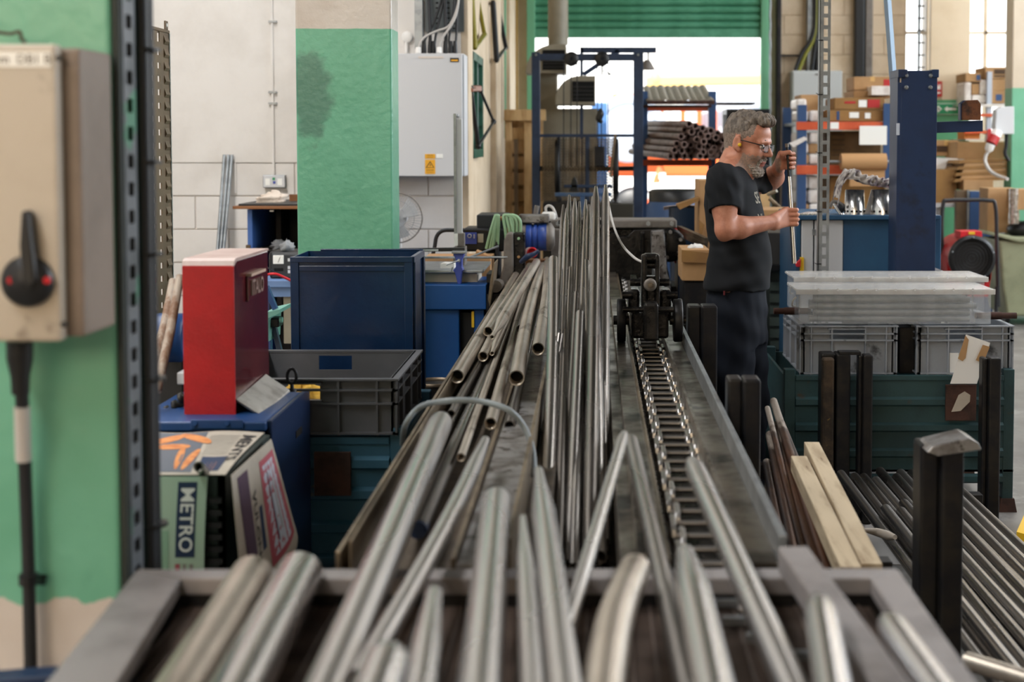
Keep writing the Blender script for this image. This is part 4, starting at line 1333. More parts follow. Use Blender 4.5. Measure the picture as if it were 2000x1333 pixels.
obj('magnet', MB().pbox(527, 411, 534, 414, 8.62, .02), M['signwhite'], wbn)
obj('upstand_board', MB().pbox(565, 380, 600, 398, 9.0, .02), M['woodbrown'], wbn)
blob('cream_rag', P(530, 390, 8.8) + Vector((0, 0, .0)), (.09, .07, .042), 'rag2', 'crumpled cream rag on the board top below the socket', 'rag', 11, 30, .6)
blob('work_cloth', P(545, 480, 8.7), (.05, .06, .03), 'greycloth', 'grey cloth bundled inside the dark cupboard', 'cloth', 12, 24, .6)

# charger on a blue bench
bb_ = thing('blue_bench', (XP(545, 7.6), 7.8, 0), 'low blue bench under the battery charger', 'bench')
obj('top', MB().pbox(500, 548, 640, 562, 7.55, .5), mat('pale_blue_top', '6E8CBA', .45), bb_, bevel=.004)
obj('front', MB().pbox(500, 562, 640, 580, 7.58, .03), mat('pale_blue_top', '6E8CBA', .45), bb_)
obj('grey_panel', MB().pbox(553, 566, 590, 672, 7.6, .3), M['duct'], bb_, bevel=.004)
for px in (508, 632):
    obj('leg', MB().box(XP(px, 7.6), 7.62, 0, XP(px, 7.6) + .04, 7.66, ZP(560, 7.6)), M['blue'], bb_)
bc = thing('battery_charger', P(560, 548, 7.7), 'black battery charger with a white dial on the blue bench', 'charger')
obj('case', MB().pbox(524, 491, 600, 546, 7.65, .22), M['black'], bc, bevel=.02)
obj('face', MB().pbox(530, 497, 598, 543, 7.643, .01), mat('charcoal_panel', '2C2F32', .5), bc, bevel=.006)
dl = obj('meter', MB().pbox(533, 499, 554, 516, 7.638, .008), M['signwhite'], bc, bevel=.002)
obj('meter_needle', MB().beam(P(543, 513, 7.637), P(547, 503, 7.637), .002, .002), M['black'], dl)
for py in (505, 520, 528):
    obj('label_tag', MB().pbox(562, py, 572, py + 6, 7.64, .006), M['greybox'], bc)
obj('slot', MB().pbox(535, 524, 553, 530, 7.64, .006), M['hole'], bc, bevel=.002)
obj('red_lead', MB().path([P(505, 541, 7.55), P(525, 536, 7.5), P(540, 536, 7.5), P(555, 542, 7.52), P(572, 550, 7.55)], .007, 8, 6), M['red_plain'], bc)
obj('black_lead', MB().path([P(512, 520, 7.6), P(524, 524, 7.58), P(536, 532, 7.6), P(545, 540, 7.62)], .004, 8, 5), M['blackrub'], bc)
blob('grey_glove', P(560, 484, 7.72), (.04, .04, .03), 'greycloth', 'grey cloth draped on top of the battery charger', 'cloth', 14, 22, .7)
# mint green clamp stand behind the red guard
ms = thing('clamp_stand', P(535, 690, 6.0), 'mint green work stand with blue hinged legs behind the red guard', 'stand')
pr = [P(515, 612, 6.0), P(546, 605, 6.0), P(546, 612, 6.0), P(524, 622, 6.0), P(522, 669, 6.0), P(519, 669, 6.0), P(516, 622, 6.0)]
obj('shelf_angle', MB().prism(pr, (0, .25, 0)), M['mint'], ms)
obj('hinged_arm', MB().beam(P(520, 560, 6.05), P(538, 604, 6.05), .02, .03, (0, 1, 0)), M['blue'], ms)
obj('rear_leg', MB().beam(P(533, 630, 6.1), P(550, 700, 6.1), .02, .03, (0, 1, 0)), M['darkblue'], ms)
obj('clamp_body', MB().pbox(522, 622, 545, 640, 6.05, .08), M['blackmetal'], ms, bevel=.006)
obj('wing_nut', MB().tube(P(546, 625, 6.05), P(552, 625, 6.05), .012, n=8), M['mint'], ms)
obj('post', MB().box(XP(518, 6.1), 6.1, 0, XP(526, 6.1), 6.14, ZP(612, 6.1)), M['blue'], ms)
obj('base', MB().box(XP(500, 6.1), 6.0, 0, XP(560, 6.1), 6.3, .03), M['blue'], ms)

# white enclosure on the wall with cables above
en = thing('electrical_enclosure', P(845, 346, 9.3), 'pale grey electrical enclosure on the white wall beside the green column', 'enclosure')
xe0, xe1 = XP(700, 9.22), XP(904, 9.22)
z0_, z1_ = ZP(345, 9.22), ZP(104, 9.22)
obj('case', MB().box(xe0, 9.26, z0_, xe1 + .012, 9.49, z1_), M['greybox'], en, bevel=.006)
dre = obj('door', MB().box(xe0, 9.22, z0_ + .002, xe1, 9.255, z1_ - .002), M['greybox'], en, bevel=.004)
lk = P(893, 226, 9.22)
obj('lock', MB().lathe(lk, (0, -1, 0), [(.012, 0), (.012, .012), (.006, .014)], 16), M['galv'], dre)
bdg = obj('maker_badge', MB().pbox(879, 113, 896, 121, 9.216, .005), M['black'], dre)
obj('badge_bar', MB().pbox(881, 116.5, 894.5, 119.5, 9.2145, .002), M['signyellow'], bdg)
obj('label_strip', MB().pbox(817, 110, 866, 114, 9.217, .004), mat('faded_label', 'D3C8BE', .5), dre)
ys = obj('warning_label', MB().pbox(830, 312, 850, 340, 9.217, .004), M['signyellow'], dre)
tri = [P(840, 315, 9.2165), P(831.5, 328, 9.2165), P(848.5, 328, 9.2165)]
tri2 = [P(840, 317.5, 9.216), P(833.5, 327, 9.216), P(846.5, 327, 9.216)]
obj('warning_triangle', MB().add(tri + tri2, [(0, 1, 4, 3), (1, 2, 5, 4), (2, 0, 3, 5)]), M['ink_black'], ys)
bo = [P(x, y, 9.216) for x, y in ((841, 319.5), (838.5, 323.5), (840.2, 323.2), (839, 326.5), (841.8, 322.4), (840.2, 322.6))]
obj('lightning_mark', MB().add(bo, [list(range(6))]), M['ink_black'], ys)
lettering('DANGER', .012, P(840, 332.5, 9.216), (1, 0, 0), (0, 0, 1), M['ink_black'], ys)
lettering('415 VOLTS', .009, P(840, 337, 9.216), (1, 0, 0), (0, 0, 1), M['ink_black'], ys)
ys2 = obj('warning_label', MB().pbox(830, 301, 850, 310, 9.217, .004), M['signyellow'], dre)
lettering('ISOLATE', .010, P(840, 303.5, 9.216), (1, 0, 0), (0, 0, 1), M['ink_black'], ys2)
lettering('BEFORE USE', .007, P(840, 307.5, 9.216), (1, 0, 0), (0, 0, 1), M['ink_black'], ys2)
obj('blank_label', MB().pbox(852, 301, 865, 309, 9.217, .004), M['signwhite'], dre)
cb_ = thing('enclosure_cables', P(860, 100, 9.4), 'fan of black and grey cables rising from the pale enclosure', 'cables')
def cabl(pts, r, m='blackrub', nm='cable'):
    c = obj(nm, MB().path([P(x, y, Y) for x, y, Y in pts], r, 10, 6), M[m], cb_)
    return c
for x0_, pts in ((828, [(828, 104, 9.36), (829, 80, 9.36), (845, 50, 9.4), (862, 0, 9.42), (866, -40, 9.42)]), (840, [(840, 104, 9.36), (840, 60, 9.38), (838, 0, 9.42), (838, -40, 9.42)]),
                 (847, [(847, 104, 9.36), (851, 70, 9.38), (858, 40, 9.4), (866, 0, 9.42), (868, -40, 9.42)]), (870, [(870, 104, 9.36), (871, 60, 9.38), (869, 0, 9.42), (869, -40, 9.42)]),
                 (880, [(880, 104, 9.36), (877, 80, 9.36), (880, 56, 9.38), (886, 20, 9.4), (888, -40, 9.42)]), (889, [(889, 104, 9.36), (891, 70, 9.38), (892, 30, 9.4), (892, -40, 9.42)])):
    c = cabl(pts, .0115 if x0_ in (840, 870) else .008)
    obj('gland', MB().lathe(P(x0_, 104, 9.36), (0, 0, 1), [(.016, 0), (.016, .03), (.012, .08)], 14), M['black'], c)
for x0_, pts in ((817, [(817, 104, 9.33), (820, 84, 9.33), (833, 70, 9.34), (855, 60, 9.34), (875, 52, 9.34), (888, 30, 9.35), (896, 0, 9.36), (897, -40, 9.36)]),
                 (858, [(858, 104, 9.33), (860, 84, 9.33), (868, 68, 9.33), (882, 48, 9.33), (893, 20, 9.34), (900, -40, 9.35)])):
    c = cabl(pts, .0075, 'cablegrey')
    obj('gland', MB().lathe(P(x0_, 104, 9.33), (0, 0, 1), [(.018, 0), (.018, .035), (.012, .04)], 14), M['whiteplastic'], c)
ty = thing('cable_tray', P(868, 40, YL), 'grey perforated cable tray behind the fan of cables', 'tray')
obj('tray', MB().pbox(830, -60, 906, 62, YL - .02, .014), mat('dark_tray', '5A6062', .5, .5), ty)
for i in range(6):
    for px in (851, 873, 884):
        obj('slot', MB().pbox(px, 4 + i * 10, px + 5, 7 + i * 10, YL - .022, .004), M['hole'], ty)
obj('wall_trunking', MB().pbox(809, -60, 826, 96, YL - .06, .055), M['galv'], label='grey steel trunking on the wall left of the cables', cat='trunking', bevel=.003)
cb2 = thing('call_point', P(796, 75, YL), 'round white junction box with conduit above the enclosure', 'junction box')
obj('box', MB().lathe(P(796, 73, YL - .005), (0, -1, 0), [(.038, 0), (.038, .025), (.03, .032), (.001, .032)], 24), M['whiteplastic'], cb2)
obj('conduit', MB().tube(P(794, 78, YL - .025), P(794, 103, YL - .025), .011, n=12), M['whiteplastic'], cb2)
# pedestal fan half hidden by the column
fn_ = thing('pedestal_fan', P(780, 560, 8.8), 'round wire-guard pedestal fan half hidden behind the green column', 'fan')
fc = P(776, 426, 8.8)
R_ = .155
for k in range(24):
    t = math.pi * k / 24
    pts = []
    for i in range(9):
        s_ = -1 + 2 * i / 8
        pts.append(fc + Vector((R_ * s_ * math.cos(t), -.05 * (1 - s_ * s_), R_ * s_ * math.sin(t))))
    obj('guard_wire', MB().path(pts, .0011, 4, caps=False), M['galv'], fn_)
for rr in (R_, R_ * .7, R_ * .4):
    cpts = [fc + Vector((rr * math.cos(t), -.05 * (1 - (rr / R_) ** 2), rr * math.sin(t))) for t in [2 * math.pi * i / 32 for i in range(33)]]
    obj('guard_ring', MB().path(cpts, .004 if rr == R_ else .0015, 6, caps=False), M['cast'] if rr == R_ else M['galv'], fn_)
for k in range(3):
    t = 2.1 * k + .6
    def bf(u, v, t=t):
        a = t + (u - .5) * (1.2 - .2 * v)
        r_ = .03 + v * .1
        return fc + Vector((r_ * math.cos(a), .03 + .03 * (u - .5), r_ * math.sin(a)))
    obj('blade', MB().grid(bf, 8, 6, .002), mat('grey_fan_blade', 'A8AAAC', .4), fn_)
obj('motor', MB().tube(fc + Vector((0, .05, 0)), fc + Vector((0, .15, 0)), .05, n=20), M['greybox'], fn_)
obj('pole', MB().tube((fc.x, 8.9, .03), (fc.x, 8.9, fc.z), .014, n=12), M['greybox'], fn_)
obj('base', MB().lathe((fc.x, 8.9, 0), (0, 0, 1), [(.2, 0), (.2, .02), (.03, .04)], 28), M['greybox'], fn_)
# bright blue cabinet with vice, plate and gauge
bl = thing('blue_cabinet', (XP(880, 6.95), 7.2, 0), 'bright blue tool cabinet left of the tube trough', 'cabinet')
xa, xb = XP(760, 6.9), XP(949, 6.9)
obj('top_drawer', MB().box(xa, 6.9, ZP(605, 6.9), xb, 7.35, ZP(557, 6.9)), M['midblue'], bl, bevel=.004)
obj('body', MB().box(xa, 6.94, .05, XP(896, 6.94), 7.35, ZP(607, 6.9)), M['midblue'], bl, bevel=.004)
obj('right_leg', MB().box(XP(925, 6.94), 6.94, 0, XP(945, 6.94), 7.35, ZP(607, 6.9)), M['midblue'], bl, bevel=.004)
obj('black_insert', MB().box(XP(896, 6.98), 7.0, 0, XP(926, 6.98), 7.3, ZP(612, 6.98)), M['black'], bl)
obj('yellow_strip', MB().pbox(921, 609, 926, 640, 6.93, .03), M['yellow'], bl)
obj('plinth', MB().box(xa, 6.98, 0, xb, 7.33, .06), M['black'], bl)
sp_ = thing('surface_plate', P(885, 553, 7.1), 'metal surface plate on grey block standing on the blue cabinet', 'plate')
obj('plate', MB().box(XP(790, 7.0), 6.98, ZP(533, 7.0), XP(944, 7.0), 7.5, ZP(527, 7.0)), M['galv'], sp_, bevel=.003)
obj('block', MB().box(XP(790, 7.05), 7.05, ZP(557, 7.05), XP(932, 7.05), 7.34, ZP(533, 7.05)), mat('cream_machine', 'B9B3A6', .5), sp_, bevel=.004)
vc = thing('bench_vice', P(897, 557, 6.95), 'small blue bench vice clamped to the surface plate', 'vice')
pr = [P(x, y, 6.94) for x, y in ((884, 494), (907, 494), (905, 503), (902, 508), (902, 522), (905, 528), (902, 532), (900, 556), (894, 556), (888, 532), (884, 529), (890, 522), (890, 508))]
obj('body', MB().prism(pr, (0, .06, 0)), M['viceblue'], vc, bevel=.004)
obj('jaw', MB().pbox(882, 491, 909, 496, 6.92, .09), M['galv'], vc, bevel=.002)
obj('screw_boss', MB().tube(P(896, 509, 6.94), P(896, 509, 6.90), .008, n=12), M['galv'], vc)
obj('tommy_bar', MB().tube(P(872, 518, 6.90), P(897, 509, 6.90), .0035, n=8), M['galv'], vc)
obj('clamp_handle', MB().path([P(884, 522, 6.9), P(881, 530, 6.9), P(878, 532, 6.9)], .003, 8), M['galv'], vc)
lv_ = obj('spirit_level', MB().beam(P(775, 489, 6.98), P(908, 487, 6.98), .03, .018), M['black'], label='long black straight edge lying across the vice', cat='level', bevel=.002)
obj('marking', MB().pbox(800, 487, 856, 491, 6.962, .004), M['greybox'], lv_)
hg = thing('height_gauge', P(897, 495, 7.3), 'tall polished steel height gauge column beside the vice', 'gauge')
obj('column', MB().box(XP(889, 7.3), 7.3, ZP(470, 7.3), XP(903, 7.3), 7.325, ZP(232, 7.3)), M['greybox'], hg, bevel=.002)
obj('scale_edge', MB().box(XP(887, 7.29), 7.29, ZP(470, 7.3), XP(892, 7.29), 7.3, ZP(222, 7.3)), M['galv'], hg)
obj('slider', MB().pbox(892, 456, 907, 482, 7.27, .05), M['cast'], hg, bevel=.003)
obj('ruled_tag', MB().pbox(887, 457, 894, 480, 7.262, .01), M['signwhite'], hg)
obj('base', MB().box(XP(885, 7.25), 7.25, ZP(533, 7.0), XP(908, 7.25), 7.37, ZP(482, 7.3)), M['cast'], hg, bevel=.004)
obj('steel_rod', MB().tube(P(826, 503, 7.15), P(991, 503, 7.15), .006, n=10), M['galv'], label='thin steel rod lying level across the surface plate', cat='rod')
obj('steel_rod', MB().tube(P(920, 502, 7.2), P(974, 481, 7.25), .0055, n=10), M['galv'], label='thin steel rod slanting up behind the vice', cat='rod')
pb_ = thing('white_packet', P(872, 525, 7.1), 'small white paper packet on the surface plate', 'packet')
obj('packet', MB().prism([P(860, 516, 7.08), P(866, 514, 7.08), P(887, 515, 7.08), P(888, 526, 7.08), P(860, 527, 7.08)], (0, .08, 0)), M['paperwhite'], pb_, bevel=.002)
cbx = thing('cardboard_box', P(900, 550, 7.7), 'flat brown carton behind the surface plate', 'box')
obj('carton', MB().pbox(826, 504, 958, 552, 7.6, .3), mat('tan_carton', 'BE946A', .8), cbx, bevel=.003)
obj('flap', MB().prism([P(930, 490, 7.65), P(960, 503, 7.65), P(945, 505, 7.65), P(928, 500, 7.65)], (0, .1, 0)), mat('tan_carton', 'BE946A', .8), cbx)
obj('support', MB().box(XP(830, 7.65), 7.65, 0, XP(955, 7.65), 7.9, ZP(552, 7.6)), M['blackmetal'], cbx)
# wheeled charger unit with hoop handle and green hoses
ch_ = thing('wheeled_unit', P(915, 600, 8.0), 'black hooped workshop unit with blue panel behind the vice', 'machine')
obj('hoop', MB().path([P(845, 500, 7.9), P(849, 482, 7.9), P(853, 462, 7.9), P(865, 451, 7.9), P(890, 450, 7.9), (P(935, 450, 7.9)), P(955, 452, 7.9), P(966, 460, 7.9), P(971, 485, 7.9), P(972, 540, 7.9)], .011, 10, 5), M['blackrub'], ch_)
obj('case', MB().pbox(905, 446, 985, 492, 7.95, .25), M['black'], ch_, bevel=.012)
bp = obj('blue_panel', MB().pbox(906, 455, 931, 477, 7.93, .02), M['viceblue'], ch_, bevel=.002)
obj('dial', MB().lathe(P(917, 461, 7.929), (0, -1, 0), [(.012, 0), (.012, .003), (.008, .003)], 16, False), M['greybox'], bp)
obj('mark', MB().pbox(925, 458, 927, 466, 7.928, .003), M['greybox'], bp)
obj('cream_label', MB().pbox(933, 457, 944, 474, 7.94, .02), mat('cream_label', 'A9A290', .5), ch_)
obj('black_box', MB().pbox(931, 420, 990, 446, 8.0, .3), mat('black_case', '24272B', .45), ch_, bevel=.006)
obj('stand_post', MB().box(XP(935, 8.0), 8.02, 0, XP(975, 8.0), 8.2, ZP(492, 7.95)), M['black'], ch_)
obj('upright', MB().pbox(889, 447, 894, 480, 7.92, .02), M['blackmetal'], ch_)
gh = thing('coiled_hose', P(975, 470, 7.9), 'pale green hose coiled over the black case', 'hose')
for i, (x0_, x1_, xt) in enumerate(((950, 962, 968), (957, 968, 972), (962, 966, 970), (990, 996, 984), (1000, 1003, 990), (1006, 1010, 997))):
    obj('hose_loop', MB().path([P(x0_, 486, 7.9), P((x0_ + xt) / 2, 450, 7.88), P(xt, 421, 7.88), P(x1_ + 6, 432, 7.88), P(x1_ + 4, 478, 7.9)], .0085, 8, 6), M['hose'], gh)
obj('brown_core', MB().tube(P(965, 429, 7.95), P(993, 425, 7.95), .012, n=10), M['woodbrown'], gh)
obj('tool_grip', MB().path([P(1018, 512, 7.55), P(1030, 502, 7.5), P(1042, 497, 7.5), P(1052, 490, 7.5)], [.012, .016, .013, .009], 12, 4), M['postblue'], label='blue handled clamp lying behind the trough tubes', cat='clamp')
obj('timber_batten', MB().pbox(1014, 508, 1080, 520, 8.05, .1), M['woodbrown'], label='brown timber batten under the blue motor', cat='batten', bevel=.003)
obj('steel_offcut', MB().pbox(950, 535, 962, 553, 6.95, .2), M['blackmetal'], label='black square steel offcut right of the surface plate', cat='offcut', bevel=.003)
obj('steel_offcut', MB().prism([P(953, 585, 6.8), P(958, 545, 6.8), P(964, 515, 6.8), P(966, 515, 6.8), P(962, 560, 6.8), P(957, 600, 6.8)], (0, .25, 0)), M['channel'], label='thin brown angle offcut standing between blue cabinet and trough', cat='offcut')
obj('steel_offcut', MB().tube(P(968, 560, 6.9), P(974, 556, 7.2), .03, n=16), M['cast'], label='grey round bar end between cabinet and trough', cat='offcut')
obj('offcut_stand', MB().box(XP(950, 6.9), 6.9, 0, XP(975, 6.9), 7.3, ZP(575, 6.9)), M['blackmetal'], label='black stand under the steel offcuts beside the blue cabinet', cat='stand')
fb = thing('round_drum', P(845, 745, 6.0), 'dark drum with bright rim behind the grey crate', 'drum')
obj('shell', MB().lathe((XP(845, 6.0), 6.05, 0), (0, 0, 1), [(.09, 0), (.09, .62)], 28), M['blackmetal'], fb)
obj('rim', MB().lathe((XP(845, 6.0), 6.05, .62), (0, 0, 1), [(.094, 0), (.094, .012), (.085, .014), (.085, 0)], 28, False), M['channel'], fb)
# wall window and hung bicycle frames on the side wall
sw_ = thing('window_3', (XS, 10.4, 1.5), kind='structure')
ywa, ywb = 9.95, 10.85
zwa, zwb = ZP(308, 10.4), ZP(100, 10.0)
for nm, bxx in (('frame', (ywa, zwa, ywa + .05, zwb)), ('frame', (ywb - .06, zwa, ywb, zwb)), ('frame', (ywa, zwa, ywb, zwa + .06)), ('frame', (ywa, zwb - .06, ywb, zwb)), ('mullion', (10.3, zwa, 10.34, zwb))):
    obj(nm, MB().box(XS, bxx[0], bxx[1], XS + .045, bxx[2], bxx[3]), mat('dark_green_gloss', '2B5A46', .4), sw_, bevel=.004)
obj('pane', MB().box(XS + .002, ywa + .05, zwa + .06, XS + .012, ywb - .06, zwb - .06), mat('dull_wall_pane', 'A9AFB4', .15), sw_)
def bike(name, label, pts, tubes, m):
    t = thing(name, pts[0], label, 'bicycle frame')
    for nm, i, j, r in tubes:
        obj(nm, MB().tube(pts[i], pts[j], r, n=12), M[m], t)
    for i in range(len(pts)):
        obj('lug', MB().ball(pts[i], .022, 10, 8), M[m], t)
    return t
bike('bicycle_frame', 'olive yellow bicycle frame hanging high on the side wall', [P(920, -20, 10.3), P(927, 92, 10.2), P(946, 68, 11.0), P(930, -20, 11.2)], (('top_tube', 0, 1, .022), ('down_tube', 1, 2, .02), ('seat_tube', 2, 3, .016)), 'olive')
bike('bicycle_frame', 'black bicycle frame hanging on the side wall above the pier', [P(963, 5, 12.0), P(970, 118, 12.1), P(988, 93, 13.2), P(972, 10, 13.0)], (('top_tube', 0, 1, .024), ('down_tube', 1, 2, .014), ('seat_tube', 2, 3, .02), ('seat_stay', 3, 0, .014)), 'black')
bike('bicycle_frame', 'black bicycle frame with coppery bars on the wall window', [P(919, 172, 9.75), P(934, 286, 9.9), P(964, 238, 10.9), P(938, 176, 10.6)], (('top_tube', 0, 1, .016), ('down_tube', 1, 2, .011), ('seat_tube', 2, 3, .011), ('seat_stay', 3, 0, .012)), 'black')
for i in range(4):
    obj('copper_bar', MB().tube(P(915 + i * 2, 170 + i * 2, 9.7), P(938, 170 + i * 2, 10.3), .012, n=10), M['copper'], label='coppery bar on the window frame hook, %s of four from the top' % ORD[i], cat='bar', group='coppery bars on the wall hook')
for i, px in enumerate((978, 986, 993)):
    obj('wall_pipe', MB().tube(P(px, -50, 13.6 + i * .5), P(px, 240 + 30 * i, 13.6 + i * .5), .014, n=10), M['cream_wall' if i != 1 else 'jamb_green'], label='thin vertical pipe on the far side wall, %s one' % ORD[i], cat='pipe')

# ================================================================== towards the roller door
YF = 12.0
lf = thing('hoist_frame', P(1147, 430, YF), 'dark blue steel hoist frame with pulleys and mesh guard before the roller door', 'frame')
def fbox(nm, px0, py0, px1, py1, Y=YF, dep=.08, m='darkblue', bev=.004):
    return obj(nm, MB().pbox(px0, py0, px1, py1, Y, dep), M[m], lf, bevel=bev)
for px0, px1 in ((1039, 1055), (1237, 1256)):
    pst = obj('post', MB().box(XP(px0, YF), YF, 0, XP(px1, YF), YF + .1, ZP(102, YF)), M['darkblue'], lf, bevel=.004)
    q = P((px0 + px1) / 2, 107, YF)
    obj('bolt', MB().tube(q, q - Vector((0, .012, 0)), .01, n=10), M['galv'], pst)
fbox('top_beam', 1054, 105, 1239, 118, dep=.1)
fbox('guard_top_rail', 1055, 262, 1238, 268)
fbox('guard_post', 1088, 268, 1094, 420, m='blackmetal')
fbox('guard_post', 1143, 268, 1151, 420)
fbox('guard_post', 1200, 268, 1205, 420, m='blackmetal')
fbox('axle', 1040, 325, 1240, 334, YF + .1, .05, 'blackmetal')
for px, w_ in ((1089, 9), (1202, 9)):
    c_ = P(px, 330, YF + .15)
    obj('wheel', MB().lathe(c_ - Vector((.02, 0, 0)), (1, 0, 0), [(.02, 0), (.25, 0), (.26, .01), (.26, .035), (.25, .045), (.02, .045)], 32, False), M['black'], lf)
for px in (1116, 1176):
    c_ = P(px, 115, YF - .02)
    pu = obj('pulley', MB().lathe(c_, (0, 1, 0), [(.015, -.0), (.058, 0), (.062, .008), (.05, .016), (.062, .024), (.058, .03), (.015, .03)], 28, False), M['black'], lf)
for px0, px1 in ((1101, 1101), (1115, 1115), (1127, 1127), (1166, 1168), (1176, 1174), (1188, 1188)):
    obj('wire_rope', MB().tube(P(px0, 120, YF - .02), P(px1, 325, YF + .05), .0042, n=6), M['blackmetal'], lf)
obj('hook_block', MB().path([P(1172, 212, YF), P(1173, 222, YF), P(1170, 232, YF), P(1176, 240, YF)], [.012, .03, .03, .012], 10, 4), M['black'], lf)
for k in range(5):
    obj('chain_link', MB().path([P(1177 + 3 * math.cos(t), 128 + k * 4 + 2.5 * math.sin(t), YF - .02) for t in [math.pi * i / 4 for i in range(9)]], .003, 6), M['black'], lf)
obj('shackle_arm', MB().path([P(1177, 138, YF - .02), P(1185, 141, YF - .02), P(1193, 146, YF - .02)], [.004, .004, .012], 8), M['black'], lf)
# expanded mesh guard
mw2 = MB()
g0, g1 = P(1058, 270, YF + .06), P(1200, 392, YF + .06)
nx_, nz_ = 22, 22
dx, dz = (g1.x - g0.x) / nx_, (g0.z - g1.z) / nz_
for i in range(nx_):
    for j in range(nz_):
        x, z = g0.x + i * dx, g1.z + j * dz
        mw2.beam((x, YF + .06, z), (x + dx / 2, YF + .062, z + dz), .009, .009).beam((x + dx / 2, YF + .062, z + dz), (x + dx, YF + .06, z), .009, .009)
obj('expanded_mesh', mw2, M['channel'], lf, kind='stuff')
fbox('lower_bar', 1101, 361, 1196, 367, YF - .1, .04, 'darkblue')
tb = thing('tee_support', P(1137, 430, 11.0), 'blue tee-shaped tube support in front of the hoist frame', 'support')
obj('cross_bar', MB().pbox(1083, 377, 1194, 384, 11.0, .05), mat('worn_blue_tee', '3A5478', .5, .2, '55616E', 8.), tb, bevel=.003)
obj('stem', MB().box(XP(1133, 11), 11.0, 0, XP(1142, 11), 11.05, ZP(384, 11)), mat('worn_blue_tee', '3A5478', .5, .2, '55616E', 8.), tb, bevel=.003)
obj('eye', MB().lathe(P(1092, 389, 11), (0, -1, 0), [(.022, 0), (.022, .012), (.01, .012)], 16), M['blackmetal'], tb)
obj('foot', MB().box(XP(1100, 11), 10.9, 0, XP(1170, 11), 11.2, .03), M['blackmetal'], tb)
ml = thing('machine_bed', P(1140, 430, 11.6), 'dark machine bed at the foot of the hoist frame', 'machine')
obj('bed', MB().box(XP(1060, 11.4), 11.4, 0, XP(1215, 11.4), 11.8, ZP(396, 11.4)), M['blackmetal'], ml, bevel=.01)
obj('side_box', MB().box(XP(1160, 11.3), 11.3, 0, XP(1238, 11.3), 11.7, ZP(398, 11.3)), mat('dark_olive_box', '2C2A22', .6), ml, bevel=.01)
obj('lever', MB().beam(P(1192, 345, 11.6), P(1202, 262, 11.6), .03, .02), M['channel'], ml)
obj('motor_block', MB().pbox(1161, 286, 1181, 326, 11.9, .15), M['blackmetal'], ml, bevel=.008)
obj('gear_case', MB().prism([P(x, y, 11.9) for x, y in ((1112, 375), (1117, 352), (1121, 345), (1126, 352), (1131, 375))], (0, .1, 0)), M['black'], ml, bevel=.006)
# jib behind
jb = thing('jib_crane', P(1136, 200, 13.0), 'blue wall jib crane behind the hoist frame', 'crane')
obj('mast', MB().box(XP(1133, 13), 13, 0, XP(1139, 13), 13.06, ZP(92, 13)), M['darkblue'], jb)
obj('jib_beam', MB().pbox(1133, 92, 1282, 103, 13, .06), M['darkblue'], jb, bevel=.003)
obj('brace', MB().beam(P(1139, 146, 13.02), P(1208, 100, 13.02), .04, .04, (0, 1, 0)), M['darkblue'], jb)
obj('hook_line', MB().tube(P(1266, 103, 13.02), P(1266, 117, 13.02), .008, n=8), M['blackmetal'], jb)
obj('lamp_shade', MB().lathe(P(1264, 117, 13.02), (0, 0, -1), [(.02, 0), (.035, .02), (.075, .09)], 20, False), M['cast'], jb)
# ducts and grey cabinet
dk = thing('extract_duct', P(1110, 300, 13.6), 'grey extraction cowls over a grey cabinet left of the roller door', 'duct')
def cowl(px0, px1, py0, py1, Y, r):
    mb = MB()
    x0, x1 = XP(px0, Y), XP(px1, Y)
    z0, z1 = ZP(py1, Y), ZP(py0, Y)
    pr = [(x0, Y, z0)] + [(x0 + r * (1 - math.cos(t)), Y, z1 - r + r * math.sin(t)) for t in [math.pi / 2 * i / 8 for i in range(9)]] + [(x1, Y, z1), (x1, Y, z0)]
    c = obj('cowl', mb.prism(pr, (0, .45, 0)), M['duct'], dk, bevel=.004)
    ow = (x1 - x0) * .42
    obj('mouth', MB().box(x0 + ow, Y - .006, z0 + .03, x1 - .01, Y - .001, z1 - .05), M['hole'], c)
    for i in range(4):
        z = z0 + .05 + i * (z1 - z0 - .12) / 4
        obj('vane', MB().box(x0 + ow, Y - .01, z, x1 - .012, Y - .005, z + .012), M['black'], c)
    return c
cowl(1027, 1106, 87, 143, 13.2, .26)
cowl(1085, 1163, 148, 205, 12.9, .22)
obj('riser', MB().lathe(P(1090, 88, 13.5), (0, 0, 1), [(.095, 0), (.095, 2.0)], 20), M['duct'], dk)
obj('grey_cabinet', MB().box(XP(1055, 13.3), 13.3, 0, XP(1166, 13.3), 13.9, ZP(212, 13.3)), M['duct'], dk, bevel=.006)
obj('stack', MB().pbox(1054, 143, 1088, 214, 13.4, .4), M['duct'], dk, bevel=.006)
# pallet-timber frame left of the door
tc_ = thing('timber_crate', P(1015, 430, 13.0), 'tall pale timber crate standing against the side wall', 'crate')
for px0, px1 in ((987, 1000), (1024, 1042)):
    obj('upright', MB().box(XP(px0, 13), 13, 0, XP(px1, 13), 13.05, ZP(220, 13)), M['wood2'], tc_, bevel=.003)
for i, py in enumerate((217, 250, 276, 306, 338, 370, 402, 434)):
    obj('board', MB().pbox(986 + (i % 2), py, 1060, py + 24, 13.05, .025), M['wood2'], tc_, bevel=.003)
obj('top_rail', MB().pbox(984, 214, 1066, 236, 12.96, .06), M['wood2'], tc_, bevel=.006)
obj('steel_strip', MB().box(XP(1004, 12.95), 12.95, 0, XP(1012, 12.95), 12.98, ZP(272, 12.95)), M['brownpanel'], tc_)
obj('back', MB().box(XP(987, 13.1), 13.1, 0, XP(1060, 13.1), 13.5, ZP(222, 13.1)), M['wood2'], tc_)
obj('door_post', MB().box(XP(1006, 15.5), 15.5, 0, XP(1012, 15.5), 15.6, 4.5), mat('ochre_post', '9A7A3C', .6), label='ochre painted post at the corner left of the roller door', cat='post')
